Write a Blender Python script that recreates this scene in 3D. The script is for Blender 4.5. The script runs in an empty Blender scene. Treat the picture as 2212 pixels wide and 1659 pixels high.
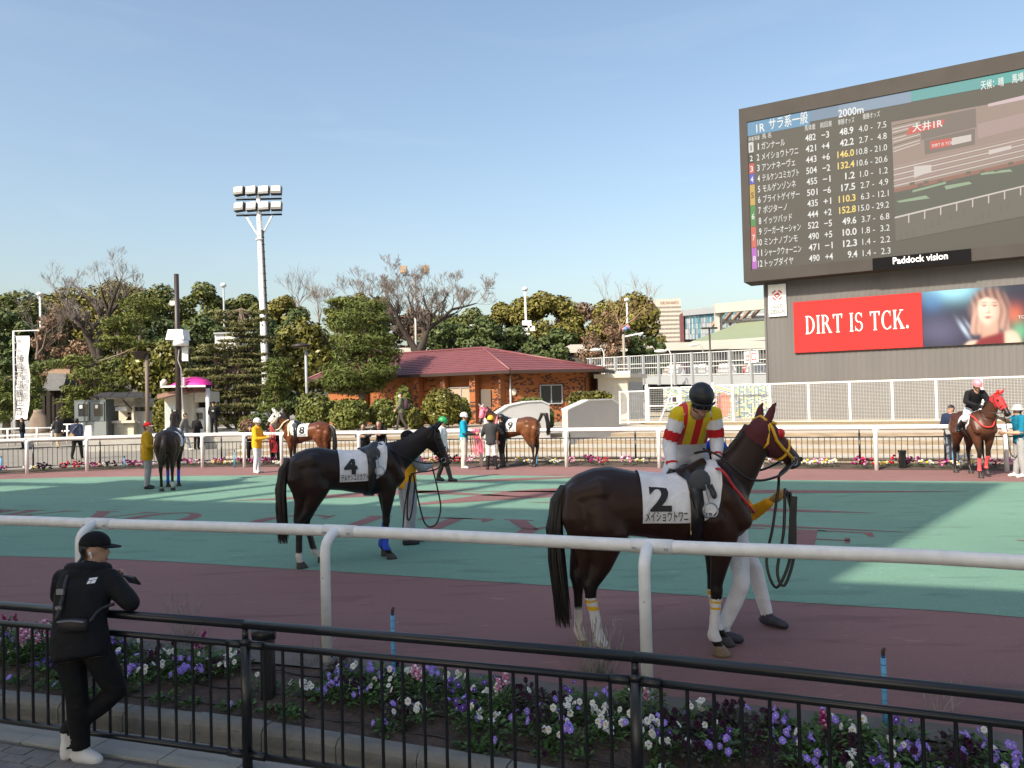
import bpy, bmesh, math, random
from mathutils import Vector, Matrix
from mathutils.bvhtree import BVHTree
R = math.radians
PI = math.pi
scene = bpy.context.scene
col = scene.collection
# ---------------------------------------------------------------- camera, sky, sun, exposure
FPX, CX, CY = 1661.0, 1106.0, 829.5
CAMZ = 2.12
cam_d = bpy.data.cameras.new('camera')
cam = bpy.data.objects.new('camera', cam_d); col.objects.link(cam)
cam_d.sensor_width = 36.0; cam_d.lens = FPX / 2212 * 36.0
cam_d.clip_start = 0.05; cam_d.clip_end = 4000
CAMM = Matrix.Translation((0, 0, CAMZ)) @ Matrix.Rotation(R(91.02), 4, 'X') @ Matrix.Rotation(R(-1.4), 4, 'Z')
cam.matrix_world = CAMM
scene.camera = cam
SUN_AZ_SHADOW = R(41.0)          # shadows run away from the camera, this far to the right
SUN_EL = R(39.0)
sdir = Vector((math.sin(SUN_AZ_SHADOW) * math.cos(SUN_EL), math.cos(SUN_AZ_SHADOW) * math.cos(SUN_EL), -math.sin(SUN_EL)))
world = bpy.data.worlds.new('World'); scene.world = world; world.use_nodes = True
wn = world.node_tree.nodes; wl = world.node_tree.links
bg = wn.get('Background') or wn.new('ShaderNodeBackground')
wo = wn.get('World Output') or wn.new('ShaderNodeOutputWorld')
skyn = wn.new('ShaderNodeTexSky'); skyn.sky_type = 'NISHITA'; skyn.sun_disc = False
skyn.sun_elevation = SUN_EL
skyn.sun_rotation = math.atan2(-sdir.x, -sdir.y)
skyn.altitude = 0; skyn.air_density = 1.3; skyn.dust_density = 3.2; skyn.ozone_density = 1.0
# faint high cirrus wisps
wtc = wn.new('ShaderNodeTexCoord'); wmp = wn.new('ShaderNodeMapping'); wmp.inputs['Scale'].default_value = (1.6, 3.2, 9.0); wmp.inputs['Rotation'].default_value = (0.1, 0.25, 0.5)
wnz = wn.new('ShaderNodeTexNoise'); wnz.inputs['Scale'].default_value = 2.2; wnz.inputs['Detail'].default_value = 7; wnz.inputs['Distortion'].default_value = 0.8
wmr = wn.new('ShaderNodeMapRange'); wmr.inputs[1].default_value = 0.54; wmr.inputs[2].default_value = 0.82; wmr.inputs[4].default_value = 0.07
wmx = wn.new('ShaderNodeMix'); wmx.data_type = 'RGBA'; wmx.inputs[7].default_value = (4.6, 4.9, 5.2, 1)
wl.new(wtc.outputs['Generated'], wmp.inputs[0]); wl.new(wmp.outputs[0], wnz.inputs['Vector']); wl.new(wnz.outputs['Fac'], wmr.inputs[0]); wl.new(wmr.outputs[0], wmx.inputs[0]); wl.new(skyn.outputs[0], wmx.inputs[6])
wl.new(wmx.outputs[2], bg.inputs[0]); bg.inputs[1].default_value = 0.15
wl.new(bg.outputs[0], wo.inputs[0])
sun_d = bpy.data.lights.new('sun', 'SUN'); sun_d.energy = 4.6; sun_d.angle = R(0.55); sun_d.color = (1.0, 0.90, 0.74)
sun = bpy.data.objects.new('sun', sun_d); col.objects.link(sun)
sun.rotation_mode = 'QUATERNION'; sun.rotation_quaternion = sdir.to_track_quat('-Z', 'Y')
sun.location = -sdir * 60
scene.view_settings.view_transform = 'Standard'; scene.view_settings.look = 'None'
scene.view_settings.exposure = 0.52; scene.view_settings.gamma = 1.0
scene.view_settings.use_curve_mapping = False
scene.render.resolution_x = 1024; scene.render.resolution_y = 768
try:
    scene.cycles.max_bounces = 6; scene.cycles.transparent_max_bounces = 6
except Exception: pass
# ---------------------------------------------------------------- pixel helpers (2212-wide reading of the photograph -> places in the world)
ROT3 = CAMM.to_3x3()
def ray(x, y): return (ROT3 @ Vector(((x - CX) / FPX, -(y - CY) / FPX, -1.0)))
def onz(x, y, z=0.0):
    d = ray(x, y); t = (z - CAMZ) / d.z
    return Vector((d.x * t, d.y * t, z))
def aty(x, y, depth):
    d = ray(x, y); t = depth / d.y
    return Vector((d.x * t, depth, CAMZ + d.z * t))
def hexc(r, g, b):
    f = lambda c: (c / 255 / 12.92) if c / 255 <= 0.04045 else ((c / 255 + 0.055) / 1.055) ** 2.4
    return (f(r), f(g), f(b))
# ---------------------------------------------------------------- materials
MATS = {}
def nd(nt, t, **kw):
    n = nt.nodes.new(t)
    for k, v in kw.items(): setattr(n, k, v)
    return n
def mat(name, c, rough=0.6, var=0.12, scale=6.0, bump=0.0, bscale=60.0, metal=0.0, spec=0.5, emit=0.0, attr=None, island=0.0, c2=None, coat=0.0, sheen=0.0, stretch=None, sub=0.0):
    if name in MATS: return MATS[name]
    m = bpy.data.materials.new(name); m.use_nodes = True; MATS[name] = m
    nt = m.node_tree; b = nt.nodes.get('Principled BSDF')
    b.inputs['Roughness'].default_value = rough; b.inputs['Metallic'].default_value = metal
    b.inputs['Specular IOR Level'].default_value = spec
    if coat: b.inputs['Coat Weight'].default_value = coat
    if sheen: b.inputs['Sheen Weight'].default_value = sheen
    c = tuple(c) + (1,)
    tc = nd(nt, 'ShaderNodeTexCoord'); src = tc.outputs['Object']
    if stretch:
        mp = nd(nt, 'ShaderNodeMapping'); mp.inputs['Scale'].default_value = stretch
        nt.links.new(src, mp.inputs[0]); src = mp.outputs[0]
    base = None
    if attr:
        a = nd(nt, 'ShaderNodeAttribute'); a.attribute_name = attr; base = a.outputs['Color']
    if c2 is not None:
        nz = nd(nt, 'ShaderNodeTexNoise'); nz.inputs['Scale'].default_value = scale; nz.inputs['Detail'].default_value = 6
        nt.links.new(src, nz.inputs['Vector'])
        rp = nd(nt, 'ShaderNodeValToRGB'); rp.color_ramp.elements[0].position = 0.35; rp.color_ramp.elements[1].position = 0.65
        rp.color_ramp.elements[0].color = c; rp.color_ramp.elements[1].color = tuple(c2) + (1,)
        nt.links.new(nz.outputs['Fac'], rp.inputs[0]); base = rp.outputs[0]
    if var > 0 or island > 0:
        hsv = nd(nt, 'ShaderNodeHueSaturation')
        if base is not None: nt.links.new(base, hsv.inputs['Color'])
        else: hsv.inputs['Color'].default_value = c
        if island > 0:
            g = nd(nt, 'ShaderNodeNewGeometry'); mr = nd(nt, 'ShaderNodeMapRange')
            mr.inputs[3].default_value = 1 - island; mr.inputs[4].default_value = 1 + island
            nt.links.new(g.outputs['Random Per Island'], mr.inputs[0]); nt.links.new(mr.outputs[0], hsv.inputs['Value'])
            mh = nd(nt, 'ShaderNodeMapRange'); mh.inputs[3].default_value = 0.485; mh.inputs[4].default_value = 0.515
            mm = nd(nt, 'ShaderNodeMath', operation='FRACT'); mu = nd(nt, 'ShaderNodeMath', operation='MULTIPLY'); mu.inputs[1].default_value = 17.3
            nt.links.new(g.outputs['Random Per Island'], mu.inputs[0]); nt.links.new(mu.outputs[0], mm.inputs[0]); nt.links.new(mm.outputs[0], mh.inputs[0])
            nt.links.new(mh.outputs[0], hsv.inputs['Hue'])
        else:
            n1 = nd(nt, 'ShaderNodeTexNoise'); n1.inputs['Scale'].default_value = scale; n1.inputs['Detail'].default_value = 5
            nt.links.new(src, n1.inputs['Vector'])
            mr = nd(nt, 'ShaderNodeMapRange'); mr.inputs[1].default_value = 0.25; mr.inputs[2].default_value = 0.75
            mr.inputs[3].default_value = 1 - var; mr.inputs[4].default_value = 1 + var
            nt.links.new(n1.outputs['Fac'], mr.inputs[0]); nt.links.new(mr.outputs[0], hsv.inputs['Value'])
        base = hsv.outputs[0]
    if base is not None: nt.links.new(base, b.inputs['Base Color'])
    else: b.inputs['Base Color'].default_value = c
    if bump > 0:
        n2 = nd(nt, 'ShaderNodeTexNoise'); n2.inputs['Scale'].default_value = bscale; n2.inputs['Detail'].default_value = 4
        nt.links.new(src, n2.inputs['Vector'])
        bp = nd(nt, 'ShaderNodeBump'); bp.inputs['Strength'].default_value = bump; bp.inputs['Distance'].default_value = 0.02
        nt.links.new(n2.outputs['Fac'], bp.inputs['Height']); nt.links.new(bp.outputs[0], b.inputs['Normal'])
    if emit > 0:
        b.inputs['Emission Strength'].default_value = emit
        if base is not None: nt.links.new(base, b.inputs['Emission Color'])
        else: b.inputs['Emission Color'].default_value = c
    if sub: b.inputs['Subsurface Weight'].default_value = sub; b.inputs['Subsurface Radius'].default_value = (0.01, 0.005, 0.003)
    return m
# ---------------------------------------------------------------- mesh building
INV = {}
def pm(parent):
    return INV.get(parent.name) if parent is not None else None
class MB:
    def __init__(s): s.v = []; s.f = []; s.mi = []; s.k = 0; s.sm = []
    def add(s, vs, fs, smooth=False, k=None):
        o = len(s.v); s.v.extend([Vector(p) for p in vs])
        for f in fs:
            s.f.append([i + o for i in f]); s.mi.append(s.k if k is None else k); s.sm.append(smooth)
        return s
    def box(s, c, size, M=None, k=None, taper=1.0):
        x, y, z = size[0] / 2, size[1] / 2, size[2] / 2
        t = taper
        vs = [(-x, -y, -z), (x, -y, -z), (x, y, -z), (-x, y, -z), (-x * t, -y * t, z), (x * t, -y * t, z), (x * t, y * t, z), (-x * t, y * t, z)]
        vs = [Vector(v) for v in vs]
        if M is not None: vs = [M @ v for v in vs]
        c = Vector(c)
        return s.add([v + c for v in vs], [(0, 3, 2, 1), (4, 5, 6, 7), (0, 1, 5, 4), (1, 2, 6, 5), (2, 3, 7, 6), (3, 0, 4, 7)], k=k)
    def beam(s, p0, p1, w, h, up=(0, 0, 1), k=None):
        p0 = Vector(p0); p1 = Vector(p1); d = (p1 - p0).normalized(); u = Vector(up)
        a = d.cross(u)
        if a.length < 1e-5: a = d.cross(Vector((0, 1, 0)))
        a.normalize(); b = a.cross(d).normalized()
        vs = []
        for p in (p0, p1):
            for i, j in ((-1, -1), (1, -1), (1, 1), (-1, 1)): vs.append(p + a * (i * w / 2) + b * (j * h / 2))
        return s.add(vs, [(3, 2, 1, 0), (4, 5, 6, 7), (0, 1, 5, 4), (1, 2, 6, 5), (2, 3, 7, 6), (3, 0, 4, 7)], k=k)
    def tube(s, pts, rad, n=8, caps=True, k=None, flat=None, closed=False):
        pts = [Vector(p) for p in pts]; N = len(pts)
        if not hasattr(rad, '__len__'): rad = [rad] * N
        vs = []; fs = []; a = None
        for i, p in enumerate(pts):
            if closed: d = pts[(i + 1) % N] - pts[i - 1]
            else: d = pts[min(i + 1, N - 1)] - pts[max(i - 1, 0)]
            if d.length < 1e-9: d = Vector((0, 0, 1))
            d.normalize()
            if a is None:
                a = d.cross(Vector((0, 0, 1)))
                if a.length < 0.05: a = d.cross(Vector((0, 1, 0)))
            a = a - d * a.dot(d)
            if a.length < 1e-6: a = d.orthogonal()
            a.normalize(); b = d.cross(a)
            fa, fb = (1, 1) if flat is None else flat
            for j in range(n):
                t = 2 * PI * j / n
                vs.append(p + a * (math.cos(t) * rad[i] * fa) + b * (math.sin(t) * rad[i] * fb))
        L = N if closed else N - 1
        for i in range(L):
            i2 = (i + 1) % N
            for j in range(n):
                j2 = (j + 1) % n
                fs.append((i * n + j, i * n + j2, i2 * n + j2, i2 * n + j))
        if caps and not closed:
            fs.append(tuple(range(n - 1, -1, -1))); fs.append(tuple((N - 1) * n + j for j in range(n)))
        return s.add(vs, fs, smooth=n > 5, k=k)
    def chain(s, pts, rad, n=10, flat=(1, 1), k=None):
        # tube with rounded ends
        pts = [Vector(p) for p in pts]; rad = list(rad)
        d0 = (pts[0] - pts[1]).normalized(); d1 = (pts[-1] - pts[-2]).normalized()
        P = [pts[0] + d0 * rad[0] * 0.85, pts[0] + d0 * rad[0] * 0.5] + pts + [pts[-1] + d1 * rad[-1] * 0.5, pts[-1] + d1 * rad[-1] * 0.85]
        Q = [rad[0] * 0.4, rad[0] * 0.82] + rad + [rad[-1] * 0.82, rad[-1] * 0.4]
        return s.tube(P, Q, n, True, k, flat)
    def loft(s, rings, k=None, smooth=True, caps=True):
        n = len(rings[0]); vs = [p for r in rings for p in r]; fs = []
        for i in range(len(rings) - 1):
            for j in range(n):
                j2 = (j + 1) % n
                fs.append((i * n + j, i * n + j2, (i + 1) * n + j2, (i + 1) * n + j))
        if caps:
            fs.append(tuple(range(n - 1, -1, -1))); fs.append(tuple((len(rings) - 1) * n + j for j in range(n)))
        return s.add(vs, fs, smooth=smooth, k=k)
    def ell(s, c, r, nu=12, nv=8, M=None, k=None, z0=-1.0, z1=1.0):
        c = Vector(c); rings = []
        a0 = math.asin(max(-1, z0)); a1 = math.asin(min(1, z1))
        for i in range(nv + 1):
            a = a0 + (a1 - a0) * i / nv; ca = max(math.cos(a), 0.02); sa = math.sin(a)
            ring = []
            for j in range(nu):
                t = 2 * PI * j / nu
                p = Vector((r[0] * ca * math.cos(t), r[1] * ca * math.sin(t), r[2] * sa))
                if M is not None: p = M @ p
                ring.append(c + p)
            rings.append(ring)
        return s.loft(rings, k=k)
    def prism(s, poly, ext, k=None):
        # poly: 3D points of one face, ext: vector
        n = len(poly); poly = [Vector(p) for p in poly]; e = Vector(ext)
        vs = poly + [p + e for p in poly]
        fs = [tuple(range(n - 1, -1, -1)), tuple(range(n, 2 * n))] + [(i, (i + 1) % n, n + (i + 1) % n, n + i) for i in range(n)]
        return s.add(vs, fs, k=k)
    def quad(s, *p, k=None): return s.add(p, [tuple(range(len(p)))], k=k)
    def mesh(s, name, mats, M=None):
        me = bpy.data.meshes.new(name)
        me.from_pydata([tuple(M @ v) if M is not None else tuple(v) for v in s.v], [], s.f)
        if not isinstance(mats, (list, tuple)): mats = [mats]
        for m in mats: me.materials.append(m)
        me.polygons.foreach_set('material_index', s.mi); me.polygons.foreach_set('use_smooth', s.sm)
        me.update()
        return me
    def build(s, name, mats, parent=None, world=True):
        M = pm(parent) if world else None
        return link(name, s.mesh(name, mats, M), parent)
def link(name, me, parent=None, loc=None, rz=None, sc=None):
    o = bpy.data.objects.new(name, me); col.objects.link(o)
    if parent is not None:
        o.parent = parent
        if parent.name in INV: INV[o.name] = INV[parent.name]
    if loc is not None: o.location = loc
    if rz is not None: o.rotation_euler = (0, 0, rz)
    if sc is not None: o.scale = (sc, sc, sc)
    return o
def tag(o, label=None, cat=None, group=None, kind=None):
    if label: o['label'] = label
    if cat: o['category'] = cat
    if group: o['group'] = group
    if kind: o['kind'] = kind
    return o
def thing(name, label, cat, loc=(0, 0, 0), rz=0.0, group=None):
    o = bpy.data.objects.new(name, None); col.objects.link(o)
    o.empty_display_size = 0.2
    o.location = loc; o.rotation_euler = (0, 0, rz)
    INV[o.name] = (Matrix.Translation(Vector(loc)) @ Matrix.Rotation(rz, 4, 'Z')).inverted()
    return tag(o, label, cat, group)
def structure(o): o['kind'] = 'structure'; return o
TMP = bpy.data.scenes.new('tmp_eval')
def evaluated(me, mods):
    o = bpy.data.objects.new('tmp', me); TMP.collection.objects.link(o)
    for t, kw in mods:
        m = o.modifiers.new(t, t)
        for k, v in kw.items(): setattr(m, k, v)
    vl = TMP.view_layers[0]; vl.update()
    dg = vl.depsgraph
    out = bpy.data.meshes.new_from_object(o.evaluated_get(dg))
    bpy.data.objects.remove(o)
    return out
TXT = {}
def text_geo(body, bold=0.0):
    # text as flat (verts 2D, faces), letter height about 0.73 for size 1
    key = (body, bold)
    if key in TXT: return TXT[key]
    cu = bpy.data.curves.new('t', 'FONT'); cu.body = body; cu.size = 1.0; cu.offset = bold; cu.resolution_u = 3
    me = evaluated(cu, [])
    r = ([(v.co.x, v.co.y) for v in me.vertices], [tuple(p.vertices) for p in me.polygons])
    bpy.data.meshes.remove(me); bpy.data.curves.remove(cu)
    TXT[key] = r
    return r
def text_on(mb, body, org, ux, uy, height, bold=0.0, align='L', width=None, k=None):
    # put text on a plane: org = baseline point, ux/uy unit vectors, height = cap height in metres
    vs, fs = text_geo(body, bold)
    if not vs: return
    s = height / 0.73
    x0 = min(v[0] for v in vs); x1 = max(v[0] for v in vs)
    sx = s if width is None else width / max(x1 - x0, 1e-6)
    off = {'L': -x0, 'R': -x1, 'C': -(x0 + x1) / 2}[align]
    org = Vector(org); ux = Vector(ux); uy = Vector(uy)
    mb.add([org + ux * ((v[0] + off) * sx) + uy * (v[1] * s) for v in vs], fs, k=k)
# serif capitals, height 1, as convex polygons
def serif(ch):
    P = []; rect = lambda x0, y0, x1, y1: P.append([(x0, y0), (x1, y0), (x1, y1), (x0, y1)])
    T, t, S = 0.17, 0.055, 0.05
    def stem(x, w=T, se=0.07):
        rect(x, S, x + w, 1 - S); rect(x - se, 0, x + w + se, S); rect(x - se, 1 - S, x + w + se, 1)
    def arc(cx, cy, rx, ry, a0, a1, n=14, tk=T, tn=t):
        for i in range(n):
            q = [a0 + (a1 - a0) * (i + j) / n for j in (0, 1)]
            o = [(cx + rx * math.cos(a), cy + ry * math.sin(a)) for a in q]
            I = [(cx + (rx - tk) * math.cos(a), cy + (ry - tn) * math.sin(a)) for a in q]
            P.append([o[0], o[1], I[1], I[0]])
    if ch == 'T': stem(0.32); rect(0, 0.935, 0.81, 1); P.append([(0, .935), (.03, .76), (.07, .76), (.12, .935)]); P.append([(.69, .935), (.74, .76), (.78, .76), (.81, .935)]); w = .81
    elif ch == 'I': stem(0.07); w = .31
    elif ch in 'EF':
        stem(0.07); rect(.24, 1 - t, .68, 1); rect(.24, .49, .5, .49 + t); rect(.24, 0, .72, t)
        P.append([(.6, 1 - t), (.65, .76), (.69, .76), (.68, 1 - t)]); P.append([(.62, t), (.70, .25), (.74, .25), (.72, t)]); P.append([(.46, .38), (.5, .38), (.5, .65), (.46, .65)]); w = .74
    elif ch == 'D': stem(0.07); arc(.24, .5, .58, .5, -PI / 2, PI / 2); w = .84
    elif ch == 'O': arc(.43, .5, .43, .5, 0, 2 * PI, 26); w = .86
    elif ch == 'C': arc(.45, .5, .45, .5, PI * .27, PI * 1.73, 20); P.append([(.70, .99), (.70, .7), (.74, .7), (.74, .99)]); P.append([(.72, .02), (.72, .22), (.76, .22), (.76, .1)]); w = .8
    elif ch == 'S':
        arc(.33, .73, .30, .27, PI * .15, PI * 1.5, 12, .13, .055); arc(.33, .27, .33, .275, -PI * .85, PI * .5, 12, .13, .055)
        P.append([(.56, .97), (.56, .72), (.6, .72), (.6, .97)]); P.append([(.02, .03), (.02, .28), (.06, .28), (.06, .03)]); w = .66
    elif ch == 'K':
        stem(0.07); P.append([(.24, .38), (.24, .47), (.62, .95), (.70, .95)]); P.append([(.33, .56), (.44, .66), (.86, .04), (.64, .04)])
        rect(.54, .95, .84, 1); rect(.56, 0, .92, S); w = .9
    elif ch == 'Y':
        rect(.34, S, .51, .45); rect(.26, 0, .59, S); P.append([(.34, .42), (.51, .42), (.22, .95), (.03, .95)]); P.append([(.42, .42), (.51, .45), (.78, .95), (.71, .95)])
        rect(-.03, .95, .3, 1); rect(.62, .95, .87, 1); w = .85
    elif ch == 'R':
        stem(0.07); arc(.24, .75, .40, .25, -PI / 2, PI / 2, 12, .15); P.append([(.34, .5), (.52, .52), (.86, .04), (.66, .04)]); rect(.62, 0, .92, S); w = .88
    elif ch == 'B': stem(0.07); arc(.24, .76, .36, .24, -PI / 2, PI / 2, 12, .15); arc(.24, .27, .45, .27, -PI / 2, PI / 2, 12, .15); w = .72
    elif ch == 'A':
        P.append([(.05, S), (.12, S), (.45, 1), (.38, 1)]); P.append([(.58, S), (.78, S), (.48, 1), (.36, .98)]); rect(.2, .33, .62, .39); rect(-.03, 0, .24, S); rect(.5, 0, .9, S); w = .86
    elif ch == '.': arc(.1, .09, .1, .09, 0, 2 * PI, 10, .1, .09); w = .22
    else: w = .35
    return P, w
def serif_text(mb, body, org, ux, uy, h, gap=0.12, xs=1.0, k=None):
    x = 0.0; org = Vector(org); ux = Vector(ux); uy = Vector(uy)
    for ch in body:
        P, w = serif(ch)
        for p in P:
            q = list(p)
            ar = sum(q[i][0] * q[(i + 1) % len(q)][1] - q[(i + 1) % len(q)][0] * q[i][1] for i in range(len(q)))
            if ar < 0: q.reverse()
            mb.add([org + ux * ((x + a) * h * xs) + uy * (b * h) for a, b in q], [tuple(range(len(q)))], k=k)
        x += w + gap
    return x * h * xs
def lerp(a, b, t): return a + (b - a) * t
class Curve2:
    # polyline in plan with smooth sampling (Catmull-Rom)
    def __init__(s, pts):
        s.p = [Vector((p[0], p[1], 0)) for p in pts]; q = s.p; s.s = []
        for i in range(len(q) - 1):
            a = q[max(i - 1, 0)]; b = q[i]; c = q[i + 1]; d = q[min(i + 2, len(q) - 1)]
            for j in range(12):
                t = j / 12
                s.s.append(0.5 * ((2 * b) + (c - a) * t + (2 * a - 5 * b + 4 * c - d) * t * t + (3 * b - a - 3 * c + d) * t ** 3))
        s.s.append(q[-1].copy())
        s.L = [0.0]
        for i in range(1, len(s.s)): s.L.append(s.L[-1] + (s.s[i] - s.s[i - 1]).length)
    def at(s, l):
        l = max(0, min(l, s.L[-1]))
        import bisect
        i = min(max(bisect.bisect_right(s.L, l) - 1, 0), len(s.L) - 2)
        t = (l - s.L[i]) / max(s.L[i + 1] - s.L[i], 1e-9)
        p = s.s[i].lerp(s.s[i + 1], t); d = (s.s[i + 1] - s.s[i]).normalized()
        return p, d
    def near(s, x, y):
        q = Vector((x, y, 0)); b = min(range(len(s.s)), key=lambda i: (s.s[i] - q).length)
        return s.L[b]
    def off(s, d):
        out = []
        for i, p in enumerate(s.s):
            t = (s.s[min(i + 1, len(s.s) - 1)] - s.s[max(i - 1, 0)]).normalized(); out.append(p + Vector((-t.y, t.x, 0)) * d)
        return out
    def offc(s, d):
        o = s.off(d); return Curve2([(p.x, p.y) for p in o[::6]] + ([(o[-1].x, o[-1].y)] if (len(o) - 1) % 6 else []))
def V3(p, z): return Vector((p.x, p.y, z))
# ---------------------------------------------------------------- common materials
M_white = mat('white_paint', (0.82, 0.82, 0.81), 0.38, 0.09, 11, bump=0.06, bscale=25)
M_whited = mat('white_paint_weathered', (0.66, 0.67, 0.66), 0.45, 0.08, 3, bump=0.05)
M_cream = mat('cream_paint', (0.62, 0.58, 0.49), 0.5, 0.05)
M_black = mat('black_metal_paint', (0.010, 0.011, 0.014), 0.32, 0.2, 9, spec=0.6)
M_dark = mat('dark_void', (0.012, 0.012, 0.012), 0.9, 0)
M_brownpole = mat('dark_brown_pole_paint', (0.035, 0.024, 0.020), 0.45, 0.1)
M_grey = mat('grey_steel', (0.34, 0.36, 0.38), 0.45, 0.06)
M_conc = mat('concrete', (0.36, 0.35, 0.32), 0.85, 0.16, 2.0, bump=0.25, bscale=30)
M_concd = mat('kerb_concrete', (0.20, 0.192, 0.172), 0.9, 0.22, 4.0, bump=0.4, bscale=50)
M_glassd = mat('dark_window_glass', (0.03, 0.035, 0.04), 0.08, 0.0, spec=0.8)
M_skin = mat('skin', (0.50, 0.29, 0.20), 0.5, 0.05, sub=0.1)
# ================================================================ SETTING
NR = Curve2([(-60, 18), (-20, 11.2), (-8.5, 8.55), (-5.09, 7.64), (-3.94, 7.27), (-1.5, 6.52), (0.957, 5.55), (2.03, 5.18), (3.16, 4.72), (5.6, 3.2), (9.5, 0.2), (16, -8)])   # near white rail
FR = Curve2([(-60, 6), (-30, 19), (-22, 23.2), (-16.1, 25.5), (-12.5, 26.25), (-10.2, 26.2), (-7.67, 25.55), (-1.0, 23.95), (1.6, 23.2), (4.2, 22.2), (9.45, 20.1), (12.2, 19.1), (18, 16.5), (30, 10), (44, 0)])  # far white rail
GN = Curve2([(-60, 17.6), (-20, 13.6), (-7.46, 11.2), (-3.0, 9.9), (2.76, 7.75), (4.7, 7.0), (9, 4.6), (14, 0), (19, -8)])                 # near edge of the green
GF = Curve2([(-60, 7.5), (-30, 19.5), (-22, 22.3), (-15.7, 23.6), (-9.8, 23.2), (-1.4, 21.4), (6.3, 18.4), (11.2, 16.85), (18, 14), (30, 7.5), (44, -3)])  # far edge of the green
FF = FR.offc(1.25)        # far black fence
def mat_ground():
    m = mat('grey_paving', (0.235, 0.215, 0.185), 0.9, 0.14, 0.7, bump=0.2, bscale=25); return m
def track_mat(name, c, var):
    m = mat(name, c, 0.85, var, 0.35, bump=0.45, bscale=220, spec=0.25); nt = m.node_tree; b = nt.nodes['Principled BSDF']; src = b.inputs['Base Color'].links[0].from_socket; tc = nt.nodes['Texture Coordinate'] if 'Texture Coordinate' in nt.nodes else nd(nt, 'ShaderNodeTexCoord')
    def layer(src, sc, lo, hi, v0, v1, det=6, st=None, dist=0):
        vec = tc.outputs['Object']
        if st: mp = nd(nt, 'ShaderNodeMapping'); mp.inputs['Scale'].default_value = st; mp.inputs['Rotation'].default_value = (0, 0, -.3); nt.links.new(vec, mp.inputs[0]); vec = mp.outputs[0]
        n = nd(nt, 'ShaderNodeTexNoise'); n.inputs['Scale'].default_value = sc; n.inputs['Detail'].default_value = det; n.inputs['Distortion'].default_value = dist; nt.links.new(vec, n.inputs['Vector'])
        mr = nd(nt, 'ShaderNodeMapRange'); mr.inputs[1].default_value = lo; mr.inputs[2].default_value = hi; mr.inputs[3].default_value = v0; mr.inputs[4].default_value = v1; nt.links.new(n.outputs['Fac'], mr.inputs[0])
        h = nd(nt, 'ShaderNodeHueSaturation'); nt.links.new(src, h.inputs['Color']); nt.links.new(mr.outputs[0], h.inputs['Value']); return h.outputs[0]
    src = layer(src, 70, .3, .7, .86, 1.14, 3); src = layer(src, 2.6, .56, .72, 1.0, .76, 7, (.35, 1.6, 1), .6); src = layer(src, 9, .64, .74, 1.0, 1.34, 8, (.5, 1.3, 1), 1.2)
    v = nd(nt, 'ShaderNodeTexVoronoi'); v.inputs['Scale'].default_value = 1.7; nt.links.new(tc.outputs['Object'], v.inputs['Vector']); lt = nd(nt, 'ShaderNodeMath', operation='LESS_THAN'); lt.inputs[1].default_value = .022; nt.links.new(v.outputs['Distance'], lt.inputs[0])
    mx = nd(nt, 'ShaderNodeMix', data_type='RGBA'); mx.inputs[7].default_value = (.5, .45, .38, 1); nt.links.new(src, mx.inputs[6]); nt.links.new(lt.outputs[0], mx.inputs[0]); nt.links.new(mx.outputs[2], b.inputs['Base Color'])
    return m
M_red = track_mat('red_brown_rubber_track', (0.25, 0.135, 0.128), 0.10)
M_green = track_mat('green_rubber_surface', (0.165, 0.300, 0.228), 0.09)
M_letter = track_mat('red_floor_lettering', (0.225, 0.115, 0.112), 0.10)
M_soil = mat('flower_bed_soil', (0.085, 0.058, 0.045), 0.95, 0.35, 9, bump=0.9, bscale=45)
M_paver = mat('paving_brick', (0.215, 0.20, 0.185), 0.9, 0.28, 3.5, bump=0.35, bscale=60)
def poly_sheet(name, pts, z, m):
    b = MB(); b.add([(p[0], p[1], z) for p in pts], [tuple(range(len(pts)))]); return structure(b.build(name, m))
def strip(name, A, B, za, zb, m, n=90, rows=1, zf=None):
    b = MB(); vs = []; fs = []
    for i in range(n + 1):
        t = i / n
        pa = A[int(t * (len(A) - 1))]; pb = B[int(t * (len(B) - 1))]
        for j in range(rows + 1):
            u = j / rows; p = pa.lerp(pb, u); z = lerp(za, zb, u)
            if zf: z += zf(p.x, p.y, u)
            vs.append((p.x, p.y, z))
    for i in range(n):
        for j in range(rows):
            a = i * (rows + 1) + j; fs.append((a, a + rows + 1, a + rows + 2, a + 1))
    # orient upward
    q = [Vector(vs[k]) for k in fs[0][:3]]
    if (q[1] - q[0]).cross(q[2] - q[0]).z < 0: fs = [tuple(reversed(f)) for f in fs]
    b.add(vs, fs, smooth=rows > 1)
    return structure(b.build(name, m))
edge = NR.off(-0.30)
b = MB()   # far ground: from the flower bed edge out to the horizon
pts = [(p.x, p.y) for p in edge[::4]] + [(40, -40), (1500, -40), (1500, 1600), (-1500, 1600), (-1500, 18)]
poly_sheet('ground', pts, -0.012, mat_ground())
pv = [(p.x, p.y) for p in NR.off(-1.22)[::4]] + [(40, -60), (-120, -60), (-120, 18)]
poly_sheet('pavement', pv, -0.275, mat('pavement_mortar', (0.13, 0.122, 0.112), 0.95, 0.2, 5, bump=0.3))
strip('track', NR.off(-0.12), FR.off(0.12), 0.0, 0.0, M_red, 130)
strip('green_track', GN.s, GF.s, 0.004, 0.004, M_green, 130)
strip('track_edging', NR.off(-0.34), NR.off(-0.11), -0.006, 0.012, mat('edging_boards', (0.125, 0.112, 0.10), .9, .25, 3, bump=.3), 120)
rnd = random.Random(3)
from mathutils import noise as mnoise
strip('flower_bed', NR.off(-1.12), NR.off(-0.33), -0.125, -0.02, M_soil, 400, 8,
      lambda x, y, u: 0.03 * mnoise.noise((x * 4, y * 4, 0)) * math.sin(PI * u) + 0.012 * mnoise.noise((x * 19, y * 19, 3)))
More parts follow.
